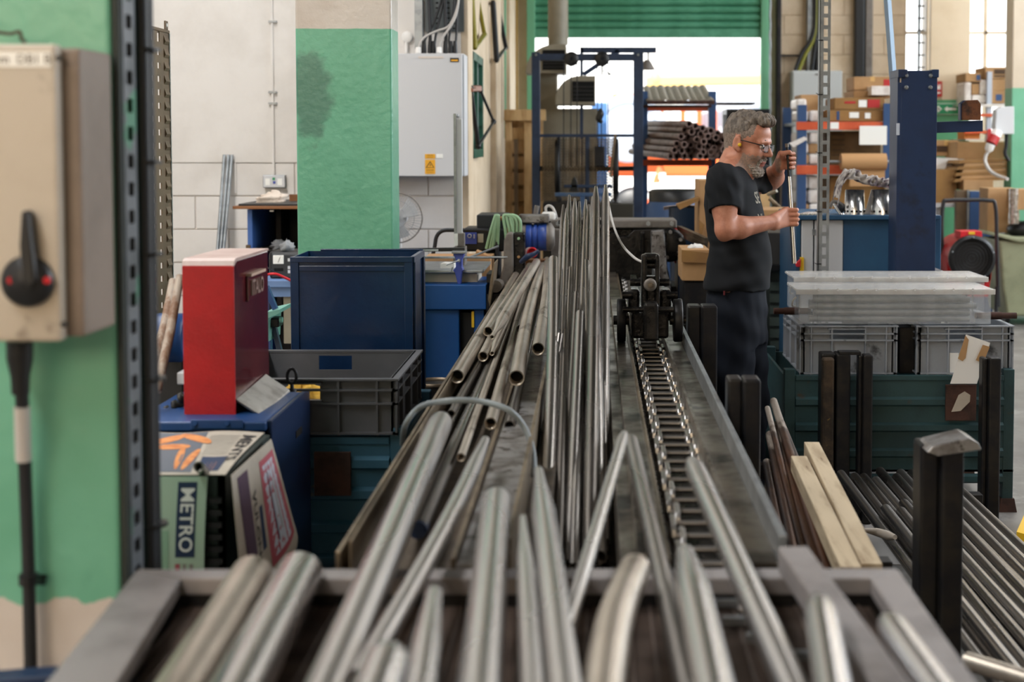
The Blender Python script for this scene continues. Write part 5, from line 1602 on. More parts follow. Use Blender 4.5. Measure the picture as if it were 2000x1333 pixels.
mo_ = thing('portable_work_light', P(1078, 432, 8.4), 'white and grey plug box with looped lead on the die head', 'plug box')
obj('box', MB().pbox(1057, 415, 1085, 432, 8.4, .1), M['whiteplastic'], mo_, bevel=.015)
obj('socket_hole', MB().pbox(1061, 419, 1066, 425, 8.395, .02), M['hole'], mo_)
obj('lead', MB().path([P(1067, 416, 8.45), P(1066, 406, 8.45), P(1072, 402, 8.45), P(1080, 407, 8.45), P(1086, 422, 8.45), P(1087, 436, 8.5)], .008, 8, 5), M['cablegrey'], mo_)
obj('pump_handle', MB().tube(P(1042, 432, 9.2) - Vector((.2, 0, P(1042, 432, 9.2).z)), P(1049, 402, 9.2), .022, .016, n=12), M['cast'], label='grey ribbed handle leaning beside the plug box', cat='handle')

# rack of rusty tubes just inside the door
rk = thing('tube_rack', P(1330, 430, 13.2), 'blue and orange rack holding rusty tubes inside the roller door', 'rack')
RY = 13.2
for px in (1250, 1383):
    for dy in (0, .9):
        o_ = obj('upright', MB().box(XP(px, RY + dy), RY + dy, 0, XP(px, RY + dy) + .07, RY + dy + .06, ZP(178, RY)), M['rackblue'], rk, bevel=.003)
for py in (312, 205):
    obj('front_beam', MB().pbox(1250, py, 1390, py + (12 if py > 250 else 5), RY - .02, .05), mat('dark_orange_beam', 'A8431F', .5) if py > 250 else M['dark_rust'], rk, bevel=.003)
    obj('rear_beam', MB().pbox(1250, py, 1390, py + 12, RY + .92, .05), mat('dark_orange_beam', 'A8431F', .5), rk, bevel=.003)
gk = 'rusty tubes stacked on the rack by the roller door'
rt_src = None
cnt = 0
for row in range(6):
    nn = 12 - row
    for i in range(nn):
        x = XP(1258, RY) + .03 + i * .062 + row * .03 + random.uniform(-.008, .008)
        z = ZP(312, RY) + .03 + row * .054 - i * .004 * row + random.uniform(-.004, .004)
        y0 = RY - .3 + random.uniform(-.15, .1)
        if x > XP(1398, RY): continue
        if rt_src is None:
            rt_src = obj('rusty_tube', MB().tube((0, 0, 0), (0, 2.0, 0), .0285, n=12, hollow=.008), mat('dull_rusty_tube', '86706A', .55, .2, '6A5650', 9.))
            bpy.context.scene.collection.objects.unlink(rt_src)
        o = bpy.data.objects.new('rusty_tube', rt_src.data)
        C.objects.link(o)
        o.location = (x, y0, z)
        o.rotation_euler = (.015, 0, .14 + random.uniform(-.002, .002))
        props(o, 'rusty tube in the rack pile, %s row up, %s from the left' % (ORD[row], ORD[i]), 'tube', gk)
for i in range(4):
    o = bpy.data.objects.new('rusty_tube', rt_src.data)
    C.objects.link(o)
    o.location = (XP(1392, RY) + .04 * i, RY - .35, ZP(312, RY) + .024 + .03 * (i % 2))
    o.rotation_euler = (0, 0, -.12 - .03 * i)
    props(o, 'rusty tube jutting askew from the right end of the rack pile, %s one' % ORD[i], 'tube', gk)
for i in range(9):
    q = P(1264 + i * 14.5, 188, RY)
    def pf(u, v, q=q, i=i):
        return Vector((q.x + .072 * u - .01, RY - .15 + 1.0 * v, ZP(204, RY) + .02 + .17 * v + .02 * math.sin(math.pi * u) + .004 * (i % 3)))
    obj('curved_strip', MB().grid(pf, 6, 4, .012), mat('grey_strip_stock', 'A3988A', .5, .1, '8E8474', 8.), label='grey curved strip on the upper rack shelf, %s from the hoist frame' % ORD[i], cat='strip', group='curved strips on the upper shelf of the tube rack')
    obj('rust_edge', MB().box(q.x - .008, RY - .19, ZP(204, RY) - .005, q.x + .06, RY - .15, ZP(204, RY) + .03), M['dark_rust'], bpy.data.objects[[o.name for o in C.objects if o.name.startswith('curved_strip')][-1]])
# barrels, bin and cartons before the rack
def drum(px, Y, r, h, m, label, rim='black'):
    x = XP(px, Y)
    t = thing('drum', (x, Y, 0), label, 'drum')
    obj('shell', MB().lathe((x, Y, 0), (0, 0, 1), [(r * .9, 0), (r, .03), (r, h * .3), (r * 1.03, h * .33), (r, h * .36), (r, h * .65), (r * 1.03, h * .68), (r, h * .71), (r * .97, h * .93), (r * .8, h)], 36), M[m], t)
    obj('lid_rim', MB().lathe((x, Y, h * .96), (0, 0, 1), [(r * .9, 0), (r * .9, h * .06), (r * .8, h * .07), (.001, h * .07)], 36, False), M[rim], t)
    return t
drum(1322, 10.6, .235, ZP(375, 10.6) - .02, 'rackblue', 'large blue plastic drum with dark lid near the tube rack')
bu = thing('bucket_bin', P(1345, 560, 9.6), 'dark blue plastic tub with cartons on it behind the worker', 'tub')
obj('tub', MB().lathe((XP(1352, 9.6), 9.6, 0), (0, 0, 1), [(.13, 0), (.16, ZP(405, 9.6)), (.17, ZP(403, 9.6))], 28, False), mat('navy_tub', '27384E', .35), bu)
obj('liner', MB().lathe((XP(1352, 9.6), 9.6, ZP(412, 9.6)), (0, 0, 1), [(.155, 0), (.155, .002), (.001, .002)], 24, False), M['black'], bu)
pl_ = obj('paper_sheet', MB().grid(lambda u, v: P(1296 + 80 * u, 404 - 4 * math.sin(3 * u) + 6 * v, 9.5 + .3 * v), 8, 4, .003), mat('pinkish_paper', 'CDB9AE', .8), label='crumpled pale paper lying over the dark tub', cat='paper')
def carton(name, px0, py0, px1, py1, Y, dep, label, m='card', flaps=True, tape=True, group=None, label_patch=None, print_=None, parent_z=None):
    a_, b_ = P(px0, py0, Y), P(px1, py1, Y)
    t = thing(name, ((a_.x + b_.x) / 2, Y + dep / 2, b_.z), label, 'box', group)
    obj('carton', MB().box(a_.x, Y, b_.z, b_.x, Y + dep, a_.z), M[m], t, bevel=.004)
    if tape:
        xm = (a_.x + b_.x) / 2
        obj('tape', MB().box(xm - .02, Y - .002, a_.z - (a_.z - b_.z) * .35, xm + .02, Y + dep * .9, a_.z + .002), M['tape'], t)
    if label_patch:
        u0, v0, u1, v1 = label_patch
        obj('address_label', MB().box(a_.x + (b_.x - a_.x) * u0, Y - .003, a_.z + (b_.z - a_.z) * v0, a_.x + (b_.x - a_.x) * u1, Y - .0005, a_.z + (b_.z - a_.z) * v1), M['signwhite'], t)
    if print_:
        for (u0, v0, u1, v1, mm) in print_:
            obj('print_block', MB().box(a_.x + (b_.x - a_.x) * u0, Y - .003, a_.z + (b_.z - a_.z) * v0, a_.x + (b_.x - a_.x) * u1, Y - .0005, a_.z + (b_.z - a_.z) * v1), M[mm], t)
    return t
ot = carton('cardboard_box', 1332, 488, 1386, 549, 7.5, .35, 'open brown carton with rag beside the worker at the die head', tape=False)
obj('flap', MB().prism([P(1331, 488, 7.49), P(1386, 494, 7.49), P(1386, 514, 7.49), P(1331, 512, 7.49)], (0, -.012, 0)), M['card_dk'], ot)
blob('white_rag', P(1356, 487, 7.65), (.045, .05, .026), 'paperwhite', 'white rag in the open carton beside the worker', 'rag', 21, 20, .5)
obj('box_stand', MB().box(XP(1335, 7.5), 7.52, 0, XP(1384, 7.5), 7.83, ZP(549, 7.5) - .002), M['blackmetal'], label='dark stand under the open carton', cat='stand', bevel=.01)
tw = thing('cardboard_flaps', P(1368, 480, 8.6), 'upright pale carton with bent flaps behind the worker', 'box')
obj('carton', MB().pbox(1366, 352, 1420, 500, 8.7, .4), M['card'], tw, bevel=.004)
obj('flap', MB().prism([P(1322, 400, 8.66), P(1366, 385, 8.66), P(1366, 392, 8.66), P(1328, 410, 8.66)], (0, .14, -.0)), M['card_dk'], tw)
obj('flap', MB().prism([P(1366, 430, 8.6), P(1376, 440, 8.6), P(1366, 480, 8.6)], (0, .05, 0)), M['card_dk'], tw)
obj('box_stand', MB().box(XP(1366, 8.7), 8.72, 0, XP(1420, 8.7), 9.08, ZP(500, 8.7) - .002), M['blackmetal'], label='dark stand under the upright pale carton', cat='stand')
for i, (a_, b_) in enumerate((((1322, 452), (1378, 480)), ((1326, 446), (1380, 470)))):
    obj('steel_bar', MB().beam(P(*a_, 8.5), P(*b_, 8.2), .03, .03), M['channel'], label='rusty square bar jutting right from the die head, %s one' % ['lower', 'upper'][i], cat='bar')
obj('black_tool_chest', MB().pbox(1325, 500, 1375, 640, 8.2, .4), mat('black_blue_chest', '141A26', .4), label='black blue tool chest behind the bench right of the die head', cat='chest', bevel=.01)
# tall black panel by the door jamb and steel machine behind the worker
bp_ = thing('black_cabinet', P(1455, 400, 14.0), 'tall black cabinet standing by the right door jamb', 'cabinet')
obj('cabinet_body', MB().box(XP(1418, 14), 14, 0, XP(1502, 14), 14.5, ZP(213, 14)), M['blackmetal'], bp_, bevel=.006)
obj('edge_strip', MB().box(XP(1411, 13.98), 13.98, 0, XP(1418, 13.98), 14.0, ZP(224, 14)), M['galv'], bp_)
obj('top_tray', MB().pbox(1400, 200, 1475, 204, 14, .4), M['blackmetal'], bp_)
obj('window_slot', MB().pbox(1443, 222, 1462, 240, 13.99, .02), M['signwhite'], bp_)
gm = thing('grey_machine', P(1530, 560, 8.4), 'dark grey machine panel behind the worker below his hands', 'machine')
obj('panel', MB().pbox(1490, 455, 1560, 518, 8.4, .3), mat('dark_grey_panel', '3C3B3A', .45), gm, bevel=.006)
obj('ledge', MB().pbox(1490, 518, 1560, 530, 8.36, .36), M['blackmetal'], gm, bevel=.004)
for i in range(6):
    obj('louvre', MB().pbox(1504, 552 + i * 23, 1536, 568 + i * 23, 8.5, .05), mat('grey_green_louvre', '39443F', .6), gm)
obj('body', MB().box(XP(1490, 8.52), 8.52, 0, XP(1545, 8.52), 8.9, ZP(530, 8.5)), mat('dark_green_machine', '232B28', .6), gm)
carton('cardboard_box', 1472, 410, 1556, 455, 9.0, .4, 'brown carton behind the worker under the polished tube', tape=False)
obj('box_stand', MB().box(XP(1474, 9.0), 9.02, 0, XP(1554, 9.0), 9.38, ZP(455, 9) - .002), M['blackmetal'], label='dark stand under the carton behind the worker', cat='stand')
wf = thing('timber_stand', P(1500, 420, 9.6), 'pale timber upright with a leaning bar behind the worker', 'stand')
obj('upright', MB().box(XP(1485, 9.6), 9.6, 0, XP(1503, 9.6), 9.65, ZP(352, 9.6)), M['wood2'], wf)
obj('bar', MB().tube(P(1503, 388, 9.55), P(1536, 418, 9.5), .014, n=10), M['channel'], wf)
obj('bar', MB().tube(P(1500, 380, 9.55), P(1517, 373, 9.5), .012, n=10), M['duct'], wf)

# ------------------------------------------------------------------ machines in the yard
tv = thing('telehandler', (XP(1300, 24), 24, 0), 'orange yard vehicle with pale boom and grey wheel outside the door', 'vehicle')
obj('chassis', MB().pbox(1190, 300, 1420, 345, 24, 1.8), M['orange'], tv, bevel=.05)
obj('cab', MB().pbox(1195, 183, 1262, 262, 24.2, 1.4), M['orange'], tv, bevel=.05)
for px in (1288, 1330, 1362, 1392):
    obj('cab_post', MB().pbox(px, 215, px + 8, 300, 24.0, .1), M['orange'], tv)
obj('rear_hood', MB().pbox(1370, 185, 1500, 300, 24.4, 1.4), M['lightgrey'], tv, bevel=.06)  # hood coloured pale to imitate daylight overexposure on the orange vehicle
obj('boom', MB().beam(P(1262, 160, 23.6), P(1490, 156, 23.8), .14, .17), M['boom'], tv, bevel=.03)
obj('boom_head', MB().ball(P(1280, 155, 23.6), (.1, .08, .12), 14, 10), M['boom'], tv)
wc = P(1228, 262, 23.2)
wh = obj('wheel', MB().lathe(wc, (0, 1, 0), [(.1, 0), (.42, 0), (.47, .05), (.47, .32), (.42, .36)], 40), M['lightgrey'], tv)
obj('mudguard', MB().path([wc + Vector((.56 * math.cos(t), .15, .56 * math.sin(t))) for t in [math.pi * (.1 + 1.0 * i / 14) for i in range(15)]], .09, 10), M['lightgrey'], tv)
obj('wheel', MB().lathe((XP(1440, 23.6), 23.6, .45), (0, 1, 0), [(.1, 0), (.42, 0), (.47, .05), (.47, .32), (.42, .36)], 40), M['lightgrey'], tv)
for i in range(5):
    obj('step', MB().pbox(1262 + i * 2, 338 + i * 20, 1300 - i, 350 + i * 20, 22.4 - i * .15, .25), M['building'], tv)
obj('step_side', MB().beam(P(1256, 440, 22), P(1290, 330, 22.5), .05, .12), M['orange'], tv)
obj('wheel', MB().lathe((XP(1240, 23.6), 23.6, .45), (0, 1, 0), [(.1, 0), (.42, 0), (.47, .05), (.47, .32), (.42, .36)], 40), M['black'], tv)
obj('steel_container', MB().box(XP(1155, 20), 20, -.02, XP(1186, 20), 21, ZP(200, 20)), mat('skip_blue', '4A72A8', .5), label='blue steel container outside the roller door behind the hoist frame', cat='container', bevel=.02)
tk = thing('pale_truck', (XP(1440, 28), 28, 0), 'pale truck cab in the yard right of the boom', 'vehicle')
obj('cab', MB().pbox(1385, 186, 1490, 300, 28, 2.0), M['lightgrey'], tk, bevel=.1)
obj('under_frame', MB().box(XP(1390, 28.2), 28.2, .4, XP(1486, 28.2), 29.6, ZP(300, 28)), M['black'], tk)
obj('windscreen', MB().pbox(1400, 196, 1445, 222, 27.97, .06), M['glass'], tk, bevel=.02)
for px in (1408, 1478):
    obj('headlamp', MB().ball(P(px, 195, 27.95), .1, 12, 8), M['signwhite'], tk)
obj('wheel', MB().lathe((XP(1430, 27.9), 27.9, .43), (0, 1, 0), [(.1, 0), (.45, 0), (.45, .3)], 28), M['black'], tk)

# ================================================================== right: stanchions, bars, stillage and what stands on it
def stanchion(px0, px1, pyt, Y, label, dep=.09, zb=0., m='blackmetal', chan=.55, group='black steel stanchions beside the bench'):
    """A post of two back-to-back channels seen slightly from the left."""
    x0, x1, z1 = XP(px0, Y), XP(px1, Y), ZP(pyt, Y)
    w_ = x1 - x0
    t = thing('steel_stanchion', ((x0 + x1) / 2, Y + dep / 2, zb), label, 'post', group)
    obj('near_channel', MB().box(x0 + w_ * (1 - chan), Y, zb, x1, Y + dep, z1), M[m], t, bevel=.008)
    obj('far_channel', MB().box(x0, Y + dep * .35, zb, x0 + w_ * (1 - chan) + .002, Y + dep * 1.3, z1 - .004), M[m], t, bevel=.008)
    return t
stanchion(1345, 1402, 598, 5.55, 'black double channel post in front of the worker legs', .1)
stanchion(1425, 1488, 742, 3.95, 'black double channel post with grey caps over the bench rail', .09)
e_ = stanchion(1810, 1890, 872, 3.6, 'thick black post with bent cap plate in the lower right', .1)
obj('cap_plate', MB().prism([P(1810, 885, 3.58), P(1822, 873, 3.58), P(1893, 856, 3.58), P(1912, 866, 3.58), P(1918, 880, 3.58), P(1832, 893, 3.58)], (0, .12, 0)), M['grey_plate'], e_, bevel=.004)
cst = stanchion(1609, 1664, 692, 6.1, 'worn brown and black post in front of the teal stillage', .1, chan=.5)
obj('worn_edge', MB().box(XP(1609, 6.1), 6.095, .0, XP(1632, 6.1), 6.15, ZP(700, 6.1)), mat('worn_brown_edge', '4A3C2E', .6, .3, '2A241E', 12., bump=.3, col3='8A7038', scale3=30, lo3=.66, hi3=.7), cst, bevel=.01)
stanchion(1681, 1708, 694, 6.08, 'slim black channel post beside the worn brown post', .06, chan=.7)
stanchion(1926, 1960, 700, 6.1, 'slim black channel post at the right end of the stillage front', .07, chan=.7)
obj('top_plate', MB().pbox(1640, 688, 1682, 694, 6.1, .06), M['blackmetal'], cst, bevel=.002)

gU = 'rusty bars lying between bench and stillage'
bars = [((1640, 1120), (1525, 828), .575, .60, .0165), ((1618, 1122), (1511, 784), .57, .64, .0145), ((1600, 1124), (1512, 832), .56, .60, .0165), ((1580, 1126), (1499, 798), .555, .64, .0105),
        ((1560, 1126), (1504, 850), .55, .60, .016), ((1538, 1126), (1498, 905), .54, .57, .016), ((1522, 1120), (1497, 960), .53, .55, .015), ((1630, 1100), (1536, 870), .545, .57, .015)]
for i, (n0, n1, z0, z1, r) in enumerate(bars):
    obj('rusty_bar', MB().tube(G(*n0, z0), G(*n1, z1), r, n=14), M['rust_tube'], label='rusty round bar lying beside the bench, %s of eight' % ORD[i], cat='bar', group=gU)
for i, (a_, b_, lab) in enumerate((((1703, 1122), (1585, 878), 'pale sawn timber batten lying on the rusty bars, right one'), ((1662, 1128), (1560, 906), 'pale sawn timber batten with a dark knot, left of the pair'))):
    p0_, p1_ = G(*a_, .625), G(*b_, .63)
    obj('timber_batten', MB().beam(p0_, p1_, .05, .05), M['wood'], label=lab, cat='timber', group='pale timber battens on the rusty bars', bevel=.002)
cr = thing('bar_cradle', (.62, 4.6, 0), 'black cradle frame carrying the rusty bars beside the bench', 'rack')
for y in (3.75, 4.9):
    obj('cross_bearer', MB().box(.42, y, .48, .80, y + .06, .53), M['blackmetal'], cr, bevel=.003)
    for x in (.44, .76):
        obj('leg', MB().box(x, y, 0, x + .04, y + .06, .48), M['blackmetal'], cr)
gS = 'dark steel tubes on the low rack at the right'
k = 0
for layer in range(2):
    for i in range(11 - layer * 5):
        x = 1.03 + .043 * i + .021 * layer + (0.02 if layer else 0)
        z = .27 + .037 * layer
        yf = 5.95 - .25 * random.random() - .6 * layer
        dx = .012 * math.sin(i * 1.7)
        pipe((x - dx, 2.75, z), (x + dx * .5, yf, z), .0195, 'tube_dk' if i % 3 else 'tube', 'dark steel tube on the low rack, %s in the %s layer' % (ORD[i], ['bottom', 'top'][layer]), gS)
        k += 1
lr = thing('low_rack', (1.25, 4.4, 0), 'low black floor rack under the dark steel tubes', 'rack')
for y in (3.0, 4.3, 5.6):
    obj('bearer', MB().box(1.0, y, .18, 1.55, y + .06, .25), M['blackmetal'], lr, bevel=.003)
    for x in (1.0, 1.5):
        obj('foot', MB().box(x, y, 0, x + .05, y + .06, .18), M['blackmetal'], lr)
pipe(G(2060, 1345, .55), G(1888, 1292, .55), .02, 'tube_dust', 'brown tube crossing the bottom right corner', gS)
obj('floor_card', MB().grid(lambda u, v: G(1690 + 75 * u - 5 * v, 1028 + 75 * v, .03) + Vector((0, 0, .004 * math.sin(5 * u))), 6, 4, .004), mat('grey_card', '8E8A86', .8), label='grey card scrap on the floor under the rack', cat='card')
obj('rag_strip', MB().path([G(1688, 1036, .34), G(1712, 1040, .33), G(1735, 1047, .33), G(1748, 1050, .34)], [.006, .014, .016, .008], 8, 4), mat('pale_rag_strip', '9C9388', .85), label='pale rag strip hanging off the timber batten end', cat='rag')
obj('yellow_block', MB().prism([G(1985, 1068, .02), G(2010, 1010, .02), G(2040, 1020, .02), G(2020, 1078, .02)], (0, 0, .06)), M['yellow'], label='yellow painted block on the floor at the right edge', cat='block')

# stillage with crates
QY = 6.3
sx0, sx1 = XP(1534, QY), XP(1986, QY)
qz = ZP(735, QY)
t_ = stillage('stillage', 'rusty dark teal steel stillage carrying the grey crates', sx0, sx1, QY, 7.05, .18, qz, 'teal', [ZP(p, QY) for p in (785, 835, 885, 935)], (XP(1848, QY), ZP(820, QY), XP(1908, QY), ZP(750, QY)))
tg = obj('paper_tag', MB().prism([P(1858, 805, QY - .03), P(1872, 772, QY - .03), P(1884, 765, QY - .03), P(1895, 772, QY - .03), P(1894, 785, QY - .03), P(1876, 803, QY - .03)], (0, -.002, 0)), M['paper'], t_)
wp = thing('cardboard_slip', P(1890, 750, QY - .04), 'white cardboard slip with brown patches stuck in the label holder', 'card')
def slip(pts, m, dy):
    return obj('piece', MB().prism([P(x, y, QY - .045 - dy) for x, y in pts], (0, .003, 0)), M[m], wp)
slip(((1856, 750), (1887, 654), (1934, 670), (1908, 750)), 'paperwhite', 0)
slip(((1871, 701), (1886, 656), (1892, 664), (1886, 700), (1880, 706)), 'card', .004)
slip(((1906, 704), (1920, 674), (1933, 678), (1920, 710)), 'card', .004)
zc = qz
for i, (px0, px1, lab) in enumerate(((1562, 1754, 'smudged light grey plastic crate, left one on the teal stillage'), (1790, 1981, 'smudged light grey plastic crate, right one on the teal stillage'))):
    euro_crate('plastic_crate', lab, px0, px1, 637, 733, QY + .03, .6, 'crate', holes_x=(.31, .66, .72, .92), handle=.70, group='grey crates on the teal stillage')
    x0, x1 = XP(px0, QY + .03), XP(px1, QY + .03)
dk_ = obj('black_divider', MB().pbox(1757, 640, 1786, 730, QY + .12, .4), M['blackmetal'], label='black steel box between the two grey crates', cat='box', bevel=.004)
obj('note_sheet', MB().pbox(1855, 690, 1872, 735, QY + .044, .004), M['paperwhite'], label='white note stuck on the right grey crate behind the slip', cat='note')
# clear long boxes with tubes inside
def clear_box(name, label, px0, px1, pyt, pyl, pyb, Y, dep, full):
    a_, b_ = P(px0, pyl, Y), P(px1, pyb, Y)
    t = thing(name, ((a_.x + b_.x) / 2, Y + dep / 2, b_.z), label, 'box', 'clear plastic boxes on the grey crates')
    x0, x1, z0, z1 = a_.x, b_.x, b_.z, a_.z
    mb = MB()
    th = .004
    for bb in ((x0, Y, x1, Y + th), (x0, Y + dep - th, x1, Y + dep), (x0, Y, x0 + th, Y + dep), (x1 - th, Y, x1, Y + dep)):
        obj('wall', MB().box(bb[0], bb[1], z0, bb[2], bb[3], z1), M['clear'], t)
    obj('base', MB().box(x0, Y, z0 - .004, x1, Y + dep, z0), M['clear'], t)
    zl = ZP(pyt, Y)
    obj('lid', MB().box(x0 - .012, Y - .012, z1, x1 + .014, Y + dep + .012, z1 + .012), M['clearlid'], t, bevel=.004)
    for i in range(9):
        xx = x0 + (x1 - x0) * (.1 + .1 * i)
        obj('clip_notch', MB().box(xx - .004, Y - .016, z1 + .004, xx + .004, Y - .011, z1 + .016), M['greybox'], t)
    obj('lid_rim', MB().box(x0 - .014, Y - .014, z1 - .012, x1 + .016, Y - .008, z1 + .012), M['clearlid'], t, bevel=.002)
    for x in (x0 + .085, x1 - .085):
        obj('corner_web', MB().box(x - .002, Y - .004, z0, x + .002, Y, z1), M['clear'], t)
    obj('latch', MB().path([(x0 - .004, Y + .05, z1 - .03), (x0 - .018, Y + .05, z1 - .045), (x0 - .02, Y + .06, z1 - .07), (x0 - .004, Y + .08, z1 - .075)], .004, 8, 5), M['cablegrey'], t)
    return t, x0, x1, z0, z1
cb1, x0, x1, z0, z1 = clear_box('clear_box', 'long clear plastic box of steel tubes lying across the grey crates', 1560, 1935, 560, 570, 632, QY + .05, .3, True)
for j in range(4):
    z = z0 + .018 + j * .029
    for q in range(3):
        obj('packed_tube', MB().tube((x0 + .05 + .02 * (j % 2) + .01 * q, QY + .075 + .07 * q, z), (x1 - .09 + .03 * (j == 2), QY + .075 + .07 * q, z), .0135, n=14), M['galv'], label='steel tube inside the clear box, %s layer up, %s from the front' % (ORD[j], ORD[q]), cat='tube', group='steel tubes packed in the clear box')
clear_box('clear_box', 'second clear plastic box behind the tube-filled one', 1555, 1922, 541, 546, 610, QY + .38, .3, False)
for px0, px1, py, lab in ((1532, 1562, 608, 'left'), (1934, 1956, 617, 'right')):
    obj('dark_tube_end', MB().tube(P(px0, py, QY + .2), P(px1, py, QY + .2), .0175, n=16, hollow=.003), M['dark_rust'], label='dark tube end sticking out beyond the %s end of the clear box' % lab, cat='tube')

# blue post, slotted angle, leaning rail
bpz = ZP(138, 7.3)
bp2 = thing('cantilever_post', (XP(1788, 7.3), 7.4, 0), 'scuffed blue cantilever rack post with bolted top and one arm', 'post')
px0_, px1_ = XP(1757, 7.3), XP(1827, 7.3)
obj('web', MB().box(px0_, 7.3, 0, px1_, 7.31, bpz), M['postblue'], bp2, bevel=.002)
obj('side_flange', MB().box(XP(1749, 7.32), 7.312, 0, XP(1749, 7.32) + .012, 7.5, bpz - .02), M['postblue'], bp2, bevel=.002)
obj('side_flange', MB().box(px1_ - .012, 7.312, 0, px1_, 7.5, bpz - .02), M['postblue'], bp2, bevel=.002)
obj('edge_return', MB().box(XP(1749, 7.31), 7.3, 0, px0_ + .002, 7.312, bpz - .06), M['postblue'], bp2, bevel=.002)
obj('cap_flange', MB().box(XP(1751, 7.29), 7.292, bpz - .035, px0_ + .03, 7.5, bpz + .006), M['postblue'], bp2, bevel=.003)
obj('cap_flange', MB().box(px1_ - .03, 7.292, bpz - .035, px1_ + .006, 7.5, bpz + .006), M['postblue'], bp2, bevel=.003)
for px, py in ((1770, 148), (1818, 148), (1770, 171), (1817, 171)):
    q = P(px, py, 7.3)
    obj('bolt', MB().lathe(q, (0, -1, 0), [(.011, 0), (.011, .004), (.007, .005), (.007, .012)], 12), M['galv'], bp2)
obj('tape_patch', MB().pbox(1751, 241, 1757, 264, 7.297, .004), M['lightgrey'], bp2)
arm = obj('arm', MB().prism([P(1827, 238, 7.36), P(1920, 235, 7.36), P(1920, 257, 7.36), P(1827, 260, 7.36)], (0, .08, 0)), M['postblue'], bp2, bevel=.003)
obj('stop_plate', MB().prism([P(1880, 235, 7.34), P(1880, 203, 7.34), P(1888, 196, 7.34), P(1910, 195, 7.34), P(1916, 203, 7.34), P(1916, 235, 7.34)], (0, .02, 0)), M['rust'], arm, bevel=.002)
obj('stop_edge', MB().prism([P(1876, 235, 7.36), P(1876, 203, 7.36), P(1884, 196, 7.36), P(1888, 196, 7.36), P(1880, 204, 7.36), P(1880, 235, 7.36)], (0, .05, 0)), M['postblue'], arm)
obj('base_plate', MB().box(px0_ - .05, 7.25, 0, px1_ + .05, 7.6, .03), M['postblue'], bp2)
sa = thing('slotted_angle', (XP(1608, 7.2), 7.2, 0), 'galvanised slotted angle upright with cable ties before the cabinet', 'upright')
sxa, sxb = XP(1598, 7.2), XP(1619, 7.2)
zt2 = 3.0
sm = MB()
fw = sxb - sxa
for u0, u1 in ((0, .36), (.74, 1)):
    sm.box(sxa + fw * u0, 7.2, 0, sxa + fw * u1, 7.203, zt2)
z = .02
while z < zt2:
    sm.box(sxa + fw * .36, 7.2, z, sxa + fw * .74, 7.203, z + .02)
    z += .058
obj('slotted_face', sm, M['galv'], sa)
obj('side_face', MB().box(sxa, 7.2, 0, sxa + .003, 7.25, zt2), M['galv'], sa)
for py in (80, 186, 300, 415, 517):
    obj('cable_tie', MB().box(sxa - .006, 7.195, ZP(py, 7.2), sxa + fw * .3, 7.2, ZP(py, 7.2) + .006), M['black'], sa)
    obj('tie_tail', MB().beam((sxa - .004, 7.19, ZP(py, 7.2)), (sxa - .02, 7.18, ZP(py, 7.2) + .01), .003, .003), M['black'], sa)
obj('leaning_rail', MB().beam(P(1729, -60, 7.6), P(1757, 330, 7.5), .028, .028), mat('grey_blue_rail', '7E90A0', .5, .3), label='grey blue rail leaning up beside the cantilever post', cat='rail')

# machine cabinet with cups, rag and tools
mc = thing('control_cabinet', (XP(1690, 7.7), 7.9, 0), 'slate blue and grey control cabinet behind the clear boxes', 'cabinet')
cz = ZP(429, 7.7)
obj('blue_side', MB().box(XP(1647, 7.7), 7.7, 0, XP(1838, 7.7), 8.4, cz), M['steelblue'], mc, bevel=.004)
obj('grey_door', MB().box(XP(1591, 7.69), 7.69, .3, XP(1646, 7.69), 8.38, cz - .004), M['greybox'], mc, bevel=.003)
obj('grey_end', MB().box(XP(1566, 7.69), 7.69, .3, XP(1588, 7.69), 8.38, cz - .004), M['greybox'], mc, bevel=.003)
obj('blue_edge', MB().box(XP(1555, 7.7), 7.71, .3, XP(1564, 7.7), 8.38, cz), M['steelblue'], mc, bevel=.003)
obj('top', MB().box(XP(1556, 7.66), 7.66, cz, XP(1838, 7.66), 8.42, ZP(421, 7.66)), M['steelblue'], mc, bevel=.004)
for py in (448, 535):
    obj('hinge', MB().pbox(1587, py, 1593, py + 12, 7.682, .012), M['galv'], mc, bevel=.002)
sw2 = obj('switch_plate', MB().pbox(1563, 503, 1570, 538, 7.67, .02), M['yellow'], mc, bevel=.002)
obj('switch_knob', MB().prism([P(1554, 516, 7.66), P(1564, 506, 7.66), P(1564, 522, 7.66), P(1556, 522, 7.66)], (0, .03, 0)), M['red_plain'], sw2, bevel=.003)
obj('plinth', MB().box(XP(1570, 7.75), 7.75, 0, XP(1830, 7.75), 8.35, .3), M['blackmetal'], mc)
ztop = ZP(421, 7.66)
gC = 'steel cups on the control cabinet'
